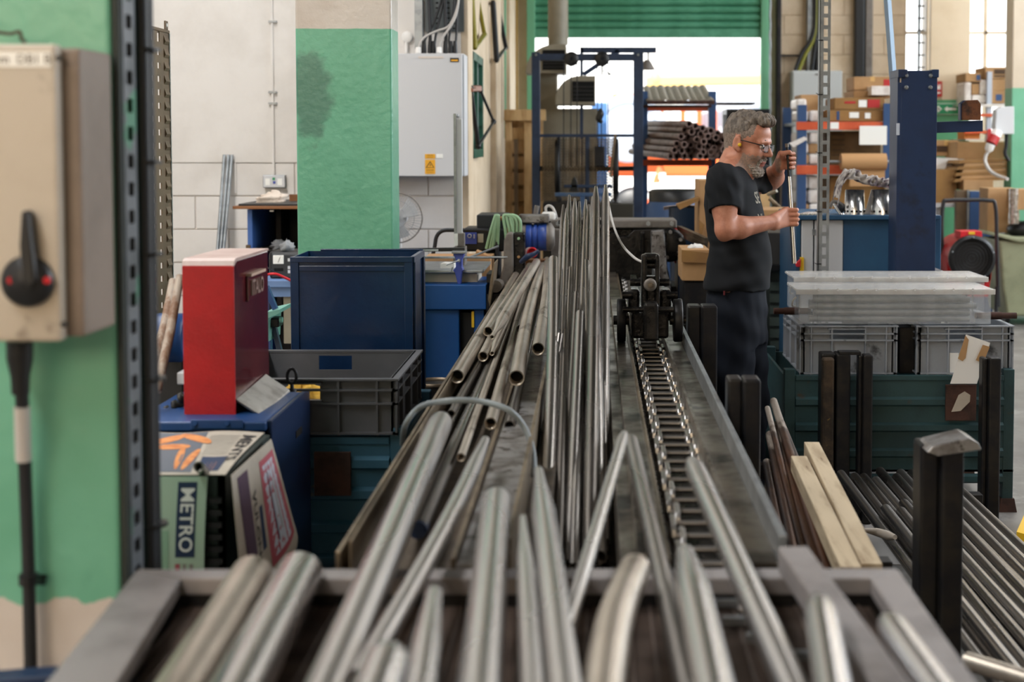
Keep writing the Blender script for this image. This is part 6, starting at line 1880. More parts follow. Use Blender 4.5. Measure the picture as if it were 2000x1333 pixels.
for i, (px0, px1, top0, top1, pyt, lab) in enumerate(((1648, 1689, 1651, 1687, 371, 'polished conical steel cup on the cabinet, left of two'), (1697, 1752, 1702, 1750, 371, 'wider polished conical steel cup next to the blue post'))):
    r0 = (XP(px1, 7.8) - XP(px0, 7.8)) / 2
    r1 = (XP(top1, 7.8) - XP(top0, 7.8)) / 2
    c_ = Vector((XP((px0 + px1) / 2, 7.8), 7.8, ztop))
    h = ZP(pyt, 7.8) - ztop
    t = thing('steel_cup', c_, lab, 'cup', gC)
    obj('shell', MB().lathe(c_, (0, 0, 1), [(r0, 0), (r0 * .98, h * .1), (r1, h), (r1 * .95, h), (r1 * .9, h * .9), (.001, h * .9)], 40, False), M['chrome'], t)
    for j in range(7):
        a = -math.pi / 2 + (j - 3) * .45
        q = c_ + Vector((r0 * .985 * math.cos(a), r0 * .985 * math.sin(a), h * .13))
        d_ = Vector((math.cos(a), math.sin(a), 0))
        obj('vent_hole', MB().tube(q - d_ * .004, q + d_ * .002, .0062, n=10), M['hole'], t)
obj('steel_fin', MB().prism([P(1688, 421, 7.75), P(1701, 373, 7.75), P(1706, 373, 7.75), P(1700, 421, 7.75)], (0, .004, 0)), M['chrome'], label='thin steel offcut leaning on the wider cup', cat='offcut')
for i in range(7):
    obj('thin_rod', MB().tube(P(1562 + i * 5, 421, 7.68) + Vector((0, 0, .006)), P(1585 + i * 7, 414, 8.2), .0055, n=8), M['chrome'], label='thin bright rod on the cabinet corner, %s from the left' % ORD[i], cat='rod', group='thin rods on the cabinet corner')
cl_ = thing('pipe_clamp', P(1635, 421, 7.75), 'oily steel clamp lying beside the left cup', 'clamp')
obj('screw', MB().tube(P(1628, 398, 7.72), P(1641, 419, 7.7), .008, n=10), M['chrome'], cl_)
obj('jaw', MB().path([P(1620, 404, 7.75), P(1628, 394, 7.75), P(1640, 397, 7.76), P(1646, 404, 7.78)], .010, 10, 5), M['cast'], cl_)
obj('foot', MB().ball(P(1645, 419, 7.7), .011, 10, 8), M['chrome'], cl_)
obj('cloth', MB().ball(P(1641, 406, 7.85), (.03, .03, .03), 12, 8), M['darkcloth'], cl_)
# floral rag draped over the cups
def rag_fn(u, v):
    px = 1634 + u * 125
    base = np.interp(u, [0, .05, .15, .35, .5, .75, 1], [415, 372, 350, 352, 362, 366, 372])
    top = np.interp(u, [0, .06, .15, .28, .42, .55, .75, 1], [380, 345, 333, 329, 345, 344, 350, 354])
    s_ = math.sin(v * math.pi)
    fold = .010 * math.sin(26 * u + 6 * v) * s_ + .008 * math.sin(47 * u - 9 * v) * s_
    py = base + (top - base) * (math.sin(v * math.pi / 2) if v < 1 else 1)
    q = P(px, py, 7.72 + .09 * v)
    return q + Vector((fold * .6, -fold * 2.2 - .03 * s_, fold))
rg = thing('floral_rag', P(1690, 371, 7.76), 'crumpled floral patterned rag lying over the steel cups', 'rag')
obj('front_fold', MB().grid(rag_fn, 70, 20, .003), M['rag'], rg)
obj('back_fold', MB().grid(lambda u, v: (lambda q: Vector((q.x, 7.81 + (q.y - 7.81) * -1.0 * .9 + .0, q.z)))(rag_fn(u, 1 - v)), 70, 20, .003), M['rag'], rg)
tbp = thing('slatted_table', P(1850, 540, 7.5), 'slatted grey table edge beside the blue post', 'table')
for i in range(5):
    obj('slat', MB().prism([P(1822 + i * 2, 523 + i * 3.2, 7.6), P(1826 + i * 8, 523 + i * 3.2, 7.6), P(1832 + i * 8, 525.5 + i * 3.2, 7.6), P(1822 + i * 2, 525.5 + i * 3.2, 7.6)], (0, .05, 0)), M['greybox'], tbp)
obj('edge', MB().pbox(1822, 538, 1860, 541, 7.58, .08), M['black'], tbp)
obj('leg', MB().box(XP(1826, 7.62), 7.62, 0, XP(1840, 7.62), 7.66, ZP(541, 7.58)), M['black'], tbp)

# ------------------------------------------------------------------ fan heater, bin and cartons at the right
ht = thing('fan_heater', (XP(1893, 12.236), 12.369, 0), 'red industrial fan heater with round black grille and hoop handle', 'heater')
hc = P(1897, 505, 12.103)
obj('drum', MB().lathe(hc + Vector((0, .4655, 0)), (0, -1, 0), [(.1596, 0), (.1928, .0266), (.1928, .4389)], 36), M['red'], ht)
obj('grille_ring', MB().lathe(hc, (0, -1, 0), [(.1729, 0), (.1995, 0), (.1995, .0399), (.1729, .0466)], 40, False), M['black'], ht)
obj('grille_disc', MB().lathe(hc + Vector((0, .0266, 0)), (0, -1, 0), [(.1796, 0), (.1796, .0053)], 36), mat('dark_grille', '1A1614', .5320), ht)
for rr in (.1596, .1330, .1064, .0798, .0532, .0266):
    obj('grille_wire', MB().path([hc + Vector((rr * math.cos(t), -.0160, rr * math.sin(t))) for t in [2 * math.pi * i / 28 for i in range(29)]], .0033, 5, caps=False), M['black'], ht)
for k in range(5):
    t = 2 * math.pi * k / 5 + .3
    q = hc + Vector((.1835 * math.cos(t), -.0479, .1835 * math.sin(t)))
    obj('screw', MB().ball(q, .0080, 8, 6), M['galv'], ht)
obj('red_base', MB().prism([P(1848, 500, 12.170), P(1862, 548, 12.170), P(1935, 548, 12.170), P(1940, 500, 12.170), P(1930, 580, 12.170), P(1855, 580, 12.170)], (0, .3, 0)), M['red'], ht)
ctl = obj('control_box', MB().pbox(1876, 452, 1918, 466, 12.103, .2), M['red_plain'], ht, bevel=.004)
obj('badge', MB().pbox(1892, 453, 1904, 458, 12.096, .006), M['yellow'], ctl)
obj('hoop_handle', MB().path([P(1846, 600, 12.369), P(1840, 470, 12.369), P(1842, 400, 12.369), P(1852, 392, 12.369), P(1890, 391, 12.369), P(1930, 392, 12.369), P(1944, 402, 12.369), P(1947, 480, 12.369), P(1950, 600, 12.369)], .0173, 10, 5), M['blackrub'], ht)
for px in (1850, 1947):
    obj('leg', MB().tube(P(px, 560, 12.369), (XP(px, 12.369), 12.369, 0), .0173, n=10), M['blackrub'], ht)
bn = thing('plastic_bin', (XP(2010, 12.768), 13.167, 0), 'sage green plastic bin full of cartons at the right edge', 'bin')
pr = [(1952, 470), (1958, 560), (1968, 618), (2110, 618), (2120, 470)]
obj('tub', MB().prism([P(x, y, 12.768) for x, y in pr], (0, .6, 0)), M['bin'], bn, bevel=.02)
obj('rim', MB().prism([P(1945, 462, 12.728), P(1990, 474, 12.728), P(2120, 474, 12.728), P(2120, 466, 12.728), P(1990, 465, 12.728), P(1950, 456, 12.728)], (0, .66, 0)), M['bin'], bn, bevel=.01)
for px in (1962, 2100):
    obj('caster', MB().lathe((XP(px, 12.901), 12.901, .0665), (1, 0, 0), [(.0665, 0), (.0665, .0399)], 18), M['black'], bn)
gX = 'cartons piled at the right'
carton('cardboard_box', 1930, 368, 1985, 455, 13.300, .3, 'open carton with upright flap standing in the sage bin', tape=False, group=gX)
obj('foil_roll', MB().lathe(P(1980, 437, 12.968), (0, 0, 1), [(.0466, 0), (.0492, .0665), (.0452, .1596), (.0492, .2660), (.0466, .3192)], 20), M['foil'], label='crumpled foil roll standing in the sage bin', cat='roll')
carton('cardboard_box', 1985, 370, 2060, 410, 12.928, .3, 'brown carton flap leaning over the foil roll', tape=False, group=gX)
obj('black_sack', MB().ball(P(2000, 448, 13.101), (.1596, .1596, .0798), 18, 12), M['black'], label='black sack between foil roll and bin rim', cat='sack')
gp = thing('pallet_table', (XP(1890, 14.098), 14.497, 0), 'grey packing table under the cartons behind the heater', 'table')
obj('top', MB().box(XP(1822, 13.965), 13.965, ZP(405, 13.965), XP(1965, 13.965), 15.029, ZP(398, 13.965)), M['greybox'], gp)
for px in (1828, 1955):
    obj('leg', MB().box(XP(px, 14.032), 14.032, 0, XP(px, 14.032) + .05, 14.098, ZP(405, 13.965)), M['greybox'], gp)
obj('blue_board', MB().box(XP(1893, 13.832), 13.832, 0, XP(1940, 13.832), 13.899, ZP(374, 13.832)), M['rackblue'], label='blue board standing behind the fan heater', cat='board', bevel=.004)
obj('brown_board', MB().box(XP(1866, 13.859), 13.859, 0, XP(1889, 13.859), 13.925, ZP(372, 13.859)), M['brownpanel'], label='brown board standing left of the blue board', cat='board', bevel=.004)
obj('pale_strip', MB().box(XP(1888, 13.832), 13.832, 0, XP(1892, 13.832), 13.885, ZP(372, 13.832)), M['galv'], label='thin pale upright strip between brown and blue boards', cat='strip')
carton('cardboard_box', 1824, 332, 1868, 400, 14.098, .5, 'large plain carton beside the blue cantilever post', tape=False, group=gX, m='card_dk')
carton('cardboard_box', 1824, 274, 1872, 305, 14.896, .4, 'printed carton under the green dado beside the post', group=gX, print_=[(.1, .35, .55, .75, 'cardprint')])
carton('cardboard_box', 1870, 277, 1972, 312, 14.497, .5, 'wide carton behind the hanging plug', group=gX, tape=False)
gL = 'flattened cartons stacked at the right'
for i in range(7):
    px0 = 1862 + (i * 13) % 23
    obj('flat_carton', MB().prism([P(px0, 356 - i * 6, 14.032), P(1965, 352 - i * 6, 14.032), P(1967, 347 - i * 6, 14.032), P(px0 + 4, 350 - i * 6, 14.032)], (0, .5, 0)), M['card' if i % 2 else 'card_dk'], label='flattened carton in the pile before the green column, %s from the bottom' % ORD[i], cat='cardboard', group=gL)
obj('white_sheets', MB().prism([P(1824, 308, 14.497), P(1880, 310, 14.497), P(1905, 322, 14.497), P(1870, 330, 14.497), P(1824, 330, 14.497)], (0, .4, 0)), M['paperwhite'], label='stack of white sheets under the printed carton', cat='paper')
carton('cardboard_box', 1882, 352, 1940, 372, 13.965, .4, 'squashed carton at the foot of the flattened pile', tape=False, group=gX)
# power box on the right column
pbx = thing('power_box', P(1962, 235, 13.832), 'grey power isolator box on the right green column', 'switch box')
obj('box', MB().prism([P(1946, 215, 13.765), P(1955, 209, 13.765), P(1981, 208, 13.765), P(1981, 262, 13.765), P(1950, 262, 13.765), P(1944, 250, 13.765)], (0, .14, 0)), M['greybox'], pbx, bevel=.006)
plg = thing('hanging_plug', P(1938, 275, 13.699), 'red and white industrial plug in the grey power box', 'plug')
obj('sleeve', MB().lathe(P(1949, 256, 13.726), P(1933, 288, 13.699) - P(1949, 256, 13.726), [(.0466, 0), (.0532, .0266), (.0532, .0798)], 20), M['whiteplastic'], plg)
obj('red_body', MB().lathe(P(1943, 266, 13.712), P(1933, 288, 13.699) - P(1949, 256, 13.726), [(.0559, 0), (.0559, .0798)], 20), M['signred'], plg)
obj('tail', MB().lathe(P(1935, 282, 13.699), P(1931, 296, 13.699) - P(1936, 282, 13.699), [(.0439, 0), (.0399, .0532), (.0186, .0798)], 20), M['whiteplastic'], plg)
obj('cable', MB().path([P(1931, 295, 13.699), P(1925, 305, 13.699), P(1925, 318, 13.672), P(1934, 334, 13.566), P(1950, 344, 13.433), P(1968, 350, 13.300)], .0160, 10, 6), M['cablegrey'], plg)
obj('flap_lid', MB().pbox(1929, 252, 1936, 272, 13.686, .02), M['signred'], plg, bevel=.004)
obj('column_cable', MB().path([P(1966, 262, 13.899), P(1965, 285, 13.912), P(1963, 300, 13.912), P(1970, 314, 13.925)], .0186, 10, 5), M['blackrub'], label='black cable below the grey power box', cat='cable')

# ------------------------------------------------------------------ pallet racking with packages
PY = 12.4
pr_ = thing('pallet_rack', (XP(1650, PY), PY + .5, 0), 'orange and blue pallet racking loaded with parcels', 'rack')
for px in (1556, 1738):
    for dy in (0, .95):
        x = XP(px, PY)
        obj('upright', MB().box(x, PY + dy, 0, x + (.08 if px < 1700 else .1), PY + dy + .08, ZP(205, PY)), M['rackblue'], pr_, bevel=.003)
for py0, py1 in ((238, 254), (323, 341), (480, 500)):
    for dy in (0, .97):
        obj('beam', MB().pbox(1556, py0, 1742, py1, PY - .01 + dy, .05), M['rackorange'], pr_, bevel=.003)
    z = ZP(py0, PY)
    obj('deck', MB().box(XP(1558, PY), PY + .03, z - .03, XP(1742, PY), PY + .98, z - .004), M['galv'], pr_)
obj('beam_tag', MB().pbox(1622, 239, 1638, 252, PY - .016, .006), M['signwhite'], pr_)
obj('notice_board', MB().pbox(1679, 246, 1732, 283, PY - .05, .01), M['signwhite'], pr_)
obj('end_panel', MB().pbox(1726, 202, 1750, 350, PY - .03, .02), M['rackblue'], pr_)
gP = 'parcels on the pallet racking'
obj('card_backing', MB().pbox(1622, 256, 1720, 322, PY + .3, .5), mat('brown_carton_stack', '6E5230', .8, 0, '59401F', 5.), label='dark brown carton stack on the middle rack level', cat='box', group=gP)
for j in range(5):
    obj('carton_print_line', MB().pbox(1625, 262 + j * 10, 1650, 264 + j * 10, PY + .297, .004), M['cardprint'], bpy.data.objects['card_backing'])
carton('cardboard_box', 1630, 191, 1728, 214, PY + .02, .5, 'long carton with red print on the top rack level', m='card_dk', group=gP, tape=False, print_=[(.2, .3, .42, .5, 'signred'), (.66, .15, .9, .85, 'signred')], label_patch=(.48, .2, .64, .8))
carton('cardboard_box', 1618, 215, 1726, 237, PY + .02, .5, 'wrapped flat parcel lying on the upper orange beam', m='card_dk', group=gP, tape=False, label_patch=(.38, .2, .55, .7), print_=[(.15, .1, .2, .9, 'rackblue'), (.66, .25, .76, .75, 'signwhite')])
carton('cardboard_box', 1668, 150, 1740, 176, PY + .3, .4, 'carton with parcel tape at the very top of the racking', group=gP, print_=[(.8, .2, .98, .8, 'signred')])
carton('cardboard_box', 1668, 177, 1742, 191, PY + .25, .5, 'low carton under the topmost rack carton', group=gP, tape=False)
carton('cardboard_box', 1702, 168, 1745, 186, PY + .1, .3, 'pale carton end beside the topmost rack carton', group=gP, m='shrink', tape=False)
carton('cardboard_box', 1564, 185, 1600, 237, PY + .2, .4, 'upright plain carton at the left end of the top rack level', group=gP, tape=False)
kp = thing('paper_roll', P(1685, 330, PY), 'large brown kraft paper roll on the middle rack level', 'roll')
obj('roll', MB().tube(P(1642, 316, PY - .1), P(1730, 316, PY - .1), .072, n=28), mat('kraft_paper', 'B58A5C', .7), kp)
obj('spindle', MB().tube(P(1620, 316, PY - .1), P(1742, 316, PY - .1), .012, n=10), M['galv'], kp)
obj('sheet', MB().pbox(1660, 330, 1728, 364, PY - .1, .01), mat('kraft_paper', 'B58A5C', .7), kp)
carton('cardboard_box', 1622, 345, 1728, 478, PY + .1, .5, 'big brown cartons on the lower rack level behind the rag', group=gP, tape=False, m='card_dk')
rnd = random.Random(5)
wk = 0
for lev, (pa, pb2, n_) in enumerate(((192, 238, 3), (258, 322, 6), (343, 480, 10))):
    for i in range(n_):
        cols_ = 2 if lev == 0 else 2
        r_, c_ = divmod(i, cols_)
        hgt = (pb2 - pa) / math.ceil(n_ / cols_)
        px0 = 1559 + c_ * 22 + rnd.uniform(-2, 2)
        y1_ = pb2 - r_ * hgt
        m_ = 'shrink' if rnd.random() < .85 else 'card'
        q0, q1 = P(px0, y1_ - hgt * .97, PY + .03), P(px0 + 20, y1_ - .5, PY + .03)
        obj('film_parcel', MB().box(q0.x, PY + .03 + rnd.uniform(0, .05), q1.z, q1.x, PY + .45, q0.z), M[m_], label='white film-wrapped parcel at the rack left end, %s level, %s of its stack' % (['top', 'middle', 'lower'][lev], ORD[i]), cat='parcel', group=gP, bevel=.02)
obj('parcel_flap', MB().prism([P(1542, 280, PY - .1), P(1572, 267, PY - .1), P(1578, 272, PY - .1), P(1550, 288, PY - .1)], (0, .06, 0)), M['shrink'], label='pale carton flap jutting left from the racking', cat='flap')
# racking end seen by the window, with cartons
gW = 'cartons stacked before the far window'
wr_ = thing('pallet_rack', (XP(1930, 15.000), 15.200, 0), 'far racking with cartons before the bright window', 'rack')
for px in (1924, 1985):
    obj('upright', MB().box(XP(px, 15.000), 15.000, 0, XP(px, 15.000) + .05, 15.060, ZP(140, 15.000)), M['lightgrey'], wr_)
for py in (203, 222, 255):
    obj('beam', MB().pbox(1884, py, 1990, py + 6, 14.980, .05), M['shrink'] if py < 210 else M['rackorange'], wr_)
obj('deck', MB().box(XP(1884, 15.000), 15.020, ZP(205, 15.000), XP(1990, 15.000), 15.700, ZP(203, 15.000)), M['shrink'], wr_)
obj('deck', MB().box(XP(1884, 15.000), 15.020, ZP(274, 15.000), XP(1990, 15.000), 15.700, ZP(272, 15.000)), M['shrink'], wr_)
for px0, py0, px1, py1, lab, pr2 in ((1924, 131, 1974, 154, 'carton with black print topmost before the far window', [(.35, .2, .85, .6, 'cardprint'), (.35, .7, .85, .85, 'cardprint')]),
                                     (1930, 155, 1966, 177, 'plain carton in the middle of the stack before the far window', None), (1928, 177, 1962, 202, 'carton with small blue print low in the window stack', [(.5, .3, .85, .8, 'rackblue')]),
                                     (1886, 143, 1916, 160, 'carton topmost of the left stack before the far window', [(.7, .2, .95, .8, 'rackblue')]), (1898, 164, 1912, 185, 'small carton low in the left stack before the far window', None)):
    carton('cardboard_box', px0, py0, px1, py1, 15.050, .4, lab, group=gW, tape=False, print_=pr2)
for i, (px0, py0, px1, py1) in enumerate(((1884, 160, 1897, 202), (1898, 185, 1926, 202), (1914, 156, 1928, 185), (1963, 150, 1975, 175), (1962, 176, 1978, 202))):
    obj('film_parcel', MB().pbox(px0, py0, px1, py1, 15.050, .35), M['shrink'], label='white wrapped parcel before the far window, %s from the left' % ORD[i], cat='parcel', group=gW, bevel=.02)
obj('low_carton', MB().pbox(1884, 257, 1914, 272, 15.050, .3), mat('orange_carton', 'D98A4A', .7), label='orange striped carton below the cantilever arm', cat='box')
# signs, cabinet, trunking on the back wall
sg = thing('first_aid_sign', P(1850, 214, 15.58), 'green first aid sign with white cross and arrow on the column', 'sign')
obj('plate', MB().pbox(1822, 203, 1874, 223, 15.57, .008), M['signgreen'], sg)
sgb = obj('border', MB().pbox(1821, 202, 1875, 224, 15.579, .006), M['signwhite'], sg)
cr_ = MB().pbox(1831, 207, 1835, 219, 15.566, .003)
cr_.pbox(1827, 211, 1839, 215, 15.566, .003)
obj('white_cross', cr_, M['signwhite'], sg)
obj('white_arrow', MB().prism([P(x, y, 15.566) for x, y in ((1844, 213), (1851, 207.5), (1851, 211), (1868, 211), (1868, 215), (1851, 215), (1851, 218.5))], (0, .003, 0)), M['signwhite'], sg)
sr = thing('fire_sign', P(1834, 175, 15.58), 'red fire equipment sign on the cream column', 'sign')
obj('plate', MB().pbox(1826, 159, 1840, 189, 15.57, .012), M['signred'], sr)
obj('flame_mark', MB().prism([P(x, y, 15.565) for x, y in ((1829, 174), (1833, 164), (1834, 169), (1837, 163), (1837, 175))], (0, .003, 0)), M['signwhite'], sr)
obj('text_bar', MB().pbox(1829, 180, 1837, 183, 15.565, .003), M['signwhite'], sr)
gc = thing('wall_cabinet', P(1580, 420, 15.8), 'pale grey tall electrical cabinet on the cream block wall', 'cabinet')
obj('case', MB().box(XP(1545, 15.75), 15.75, .25, XP(1642, 15.75), 15.99, ZP(138, 15.75)), mat('cool_grey_case', 'B5B9B8', .5), gc, bevel=.01)
obj('door', MB().box(XP(1547, 15.73), 15.73, .3, XP(1600, 15.73), 15.75, ZP(141, 15.75)), mat('cool_grey_case', 'B5B9B8', .5), gc, bevel=.006)
obj('badge', MB().pbox(1592, 144, 1600, 147, 15.725, .006), M['cast'], gc)
wt_ = thing('wall_cables', P(1580, 138, 15.9), 'thick black cables dropping into the grey wall cabinet', 'cables')
for i, (xs) in enumerate(((1553, 1566, 1585, 1592, 1592), (1560, 1574, 1590, 1594, 1594), (1586, 1590, 1594, 1597, 1597), (1596, 1597, 1597, 1598, 1598))):
    obj('cable', MB().path([P(xs[0], 138, 15.85), P(xs[1], 105, 15.85), P(xs[2], 75, 15.85), P(xs[3], 40, 15.85), P(xs[4], -60, 15.85)], .022, 10, 5), M['blackrub'] if i != 1 else mat('yellow_green_cable', '7A7A2C', .5), wt_)
for px0, px1, m_, lab in ((1514, 1523, 'blackmetal', 'dark steel upright on the back wall right of the door'), (1573, 1586, 'galv', 'grey conduit above the wall cabinet'), (1590, 1600, 'blackmetal', 'black trunking above the wall cabinet'), (1666, 1684, 'black', 'wide black cable tray on the back wall'), (1686, 1700, 'cast', 'ribbed grey hose duct beside the black cable tray')):
    obj('wall_trunking', MB().box(XP(px0, 15.9), 15.88, 2.0 if px0 > 1540 else 0, XP(px1, 15.9), 15.99, 4.6), M[m_], label=lab, cat='trunking', bevel=.01)
obj('door_chain', MB().path([P(1504 + .8 * math.sin(i * 1.9), -40 + i * 12, 15.8) for i in range(46)], .012, 6), M['galv'], label='hanging hand chain beside the right door jamb', cat='chain')
obj('wall_shelf_bar', MB().pbox(1522, 107, 1572, 110, 15.9, .08), M['blackmetal'], label='thin dark horizontal bar on the back wall', cat='bar')
cld = thing('cable_ladder', P(1797, 130, 12.6), 'vertical white cable ladder before the narrow window', 'ladder')
for px0, px1 in ((1789, 1793), (1806, 1810)):
    obj('rail', MB().box(XP(px0, 12.6), 12.6, 0, XP(px1, 12.6), 12.64, 3.4), M['galv'] if px0 < 1800 else M['cream_wall'], cld)
for i in range(7):
    py = 130 - i * 24
    obj('rung', MB().pbox(1793, py, 1806, py + 3, 12.6, .03), M['cast'], cld)

# ================================================================== the worker
import openvdb
from mathutils.bvhtree import BVHTree

class SDF:
    def __init__(s, lo, hi, h):
        s.lo, s.h = np.array(lo, np.float32), h
        s.n = np.ceil((np.array(hi) - np.array(lo)) / h).astype(int) + 1
        s.A = np.full(s.n, .04, np.float32)

    def blk(s, lo, hi):
        i0 = np.clip(np.floor((np.array(lo) - s.lo) / s.h).astype(int), 0, s.n - 1)
        i1 = np.clip(np.ceil((np.array(hi) - s.lo) / s.h).astype(int) + 1, 1, s.n)
        sl = tuple(slice(a, b) for a, b in zip(i0, i1))
        ax = [(s.lo[k] + s.h * np.arange(i0[k], i1[k])).astype(np.float32) for k in range(3)]
        return sl, ax[0][:, None, None], ax[1][None, :, None], ax[2][None, None, :]

    def put(s, sl, d, k, sub):
        a = s.A[sl]
        if sub:
            d = -d
            if k: hh = np.maximum(k - np.abs(a - d), 0) / k; s.A[sl] = np.maximum(a, d) + hh * hh * k / 4
            else: s.A[sl] = np.maximum(a, d)
        else:
            if k: hh = np.maximum(k - np.abs(a - d), 0) / k; s.A[sl] = np.minimum(a, d) - hh * hh * k / 4
            else: s.A[sl] = np.minimum(a, d)

    def cone(s, a, b, ra, rb, k=.01, sub=False, disp=None):
        a, b = np.array(a, float), np.array(b, float)
        m = max(ra, rb) + .03 + k
        sl, X, Y, Z = s.blk(np.minimum(a, b) - m, np.maximum(a, b) + m)
        ab = b - a
        t = np.clip(((X - a[0]) * ab[0] + (Y - a[1]) * ab[1] + (Z - a[2]) * ab[2]) / (ab @ ab), 0, 1)
        d = np.sqrt((X - a[0] - t * ab[0]) ** 2 + (Y - a[1] - t * ab[1]) ** 2 + (Z - a[2] - t * ab[2]) ** 2) - (ra + (rb - ra) * t)
        if disp is not None: d = d + disp(X, Y, Z)
        s.put(sl, d, k, sub)

    def ell(s, c, r, R=None, k=.01, sub=False, disp=None):
        c = np.array(c, float)
        R = np.eye(3) if R is None else R
        m = max(r) + .03 + k
        sl, X, Y, Z = s.blk(c - m, c + m)
        dx, dy, dz = X - c[0], Y - c[1], Z - c[2]
        q = [(R[i][0] * dx + R[i][1] * dy + R[i][2] * dz) for i in range(3)]
        k0 = np.sqrt((q[0] / r[0]) ** 2 + (q[1] / r[1]) ** 2 + (q[2] / r[2]) ** 2) + 1e-6
        k1 = np.sqrt((q[0] / r[0] ** 2) ** 2 + (q[1] / r[1] ** 2) ** 2 + (q[2] / r[2] ** 2) ** 2) + 1e-6
        d = k0 * (k0 - 1) / k1
        if disp is not None: d = d + disp(X, Y, Z)
        s.put(sl, d, k, sub)

    def loft(s, rows, yaw, shrink=0., k=.02, disp=None, zmin=None, zmax=None):
        """rows: (z, cx, cy, rx, ry) in rising z."""
        rows = np.array(sorted(rows))
        z0, z1 = rows[0, 0] if zmin is None else zmin, rows[-1, 0] if zmax is None else zmax
        mx = rows[:, 3:5].max() + .05
        sl, X, Y, Z = s.blk((rows[:, 1].min() - mx, rows[:, 2].min() - mx, z0 - .03), (rows[:, 1].max() + mx, rows[:, 2].max() + mx, z1 + .03))
        zz = Z.ravel()
        g = [np.interp(zz, rows[:, 0], rows[:, i])[None, None, :].astype(np.float32) for i in range(1, 5)]
        c, sn = math.cos(yaw), math.sin(yaw)
        dx, dy = X - g[0], Y - g[1]
        u, v = c * dx + sn * dy, -sn * dx + c * dy
        rx, ry = g[2] - shrink, g[3] - shrink
        q = (np.abs(u / rx) ** 2.3 + np.abs(v / ry) ** 2.3) ** (1 / 2.3)
        d = (q - 1) * np.minimum(rx, ry)
        d = np.maximum(d, np.maximum(z0 - Z, Z - z1))
        if disp is not None: d = d + disp(X, Y, Z)
        s.put(sl, d.astype(np.float32), k, False)

    def cut(s, p, nrm, box=None):
        """Remove what lies on the nrm side of the plane through p (inside the box)."""
        n = np.array(nrm, float); n /= np.linalg.norm(n)
        sl, X, Y, Z = s.blk(*(box or (s.lo, s.lo + s.h * s.n)))
        d = (X - p[0]) * n[0] + (Y - p[1]) * n[1] + (Z - p[2]) * n[2]
        s.A[sl] = np.maximum(s.A[sl], d.astype(np.float32))

    def mesh(s, name, mats, parent, matfn=None, smooth=0):
        g = openvdb.FloatGrid(.04)
        g.copyFromArray(np.ascontiguousarray(np.clip(s.A, -.04, .04)))
        pts, quads = g.convertToQuads(0.0)
        pts = pts * s.h + s.lo
        off = np.array(OFF[parent.name])
        q = quads[:, ::-1].astype(np.int64)
        v = pts[q]
        vol = np.einsum('ij,ij->i', v[:, 0], np.cross(v[:, 1], v[:, 2])).sum()
        if vol < 0:
            q = q[:, ::-1]
        me = bpy.data.meshes.new(name)
        me.vertices.add(len(pts))
        me.vertices.foreach_set('co', (pts - off).astype(np.float32).ravel())
        me.loops.add(q.size)
        me.loops.foreach_set('vertex_index', q.astype(np.int32).ravel())
        me.polygons.add(len(q))
        me.polygons.foreach_set('loop_start', (np.arange(len(q)) * 4).astype(np.int32))
        me.polygons.foreach_set('use_smooth', np.ones(len(q), bool))
        if matfn is not None:
            me.polygons.foreach_set('material_index', matfn(pts[q].mean(1)).astype(np.int32))
        me.update(calc_edges=True)
        me.validate()
        o = link_mesh(name, me, mats, parent, Vector(off))
        if smooth:
            md = o.modifiers.new('smooth', 'SMOOTH')
            md.factor, md.iterations = .5, smooth
        s.pts, s.q = pts, q
        return o

PYD = 6.2
TYAW = math.radians(-14)
man = thing('person', (P(1440, 400, PYD).x, PYD, 0), 'worker in dark T-shirt and navy trousers wearing glasses, holding a polished tube upright', 'person')
M['skin'] = mat('skin', 'BC8269', .45, 0, 'A96D56', 30., lo=.35, hi=.75, spec=.4, bump=.05, bscale=300)
M['stubble'] = mat('stubbled_skin', 'A98876', .6, 0, '8E7A70', 140., lo=.4, hi=.6, bump=.2, bscale=400)
M['lip'] = mat('lips', 'A8665A', .5)
M['hair'] = mat('grey_brown_hair', '7E7266', .5, 0, '4E443B', 60., lo=.35, hi=.65, stretch=(1, 1, .5), bump=.8, bscale=160)
M['hairside'] = mat('clipped_grey_hair', '8A786B', .6, 0, '6C5D52', 150., lo=.4, hi=.6, bump=.4, bscale=300)
M['beard'] = mat('grey_beard', 'A89E93', .6, 0, '6E6258', 120., lo=.4, hi=.62, bump=.8, bscale=260)
M['shirt'] = mat('charcoal_cotton', '191B1F', .85, 0, '15171A', 5., bump=.15, bscale=500, spec=.25)
M['trouser'] = mat('navy_work_trousers', '10151F', .85, 0, '0D111A', 4., bump=.15, bscale=400, spec=.25)
M['boot'] = mat('black_boot_leather', '1A1918', .5)

rod_t, rod_m, rod_b = P(1537, 286, 6.20), P(1541, 345, 6.19), P(1551, 515, 6.17)
rdir = (rod_t - rod_b).normalized()
def rod_at(py):
    t = (py - 286) / (515 - 286)
    return rod_t + (rod_b - rod_t) * t
Rsh, Relb, Rwri = P(1413, 356, 6.02), P(1417, 449, 5.97), P(1511, 434, 6.09)
Lsh, Lelb, Lwri = P(1456, 348, 6.37), P(1507, 352, 6.50), P(1520, 330, 6.30)

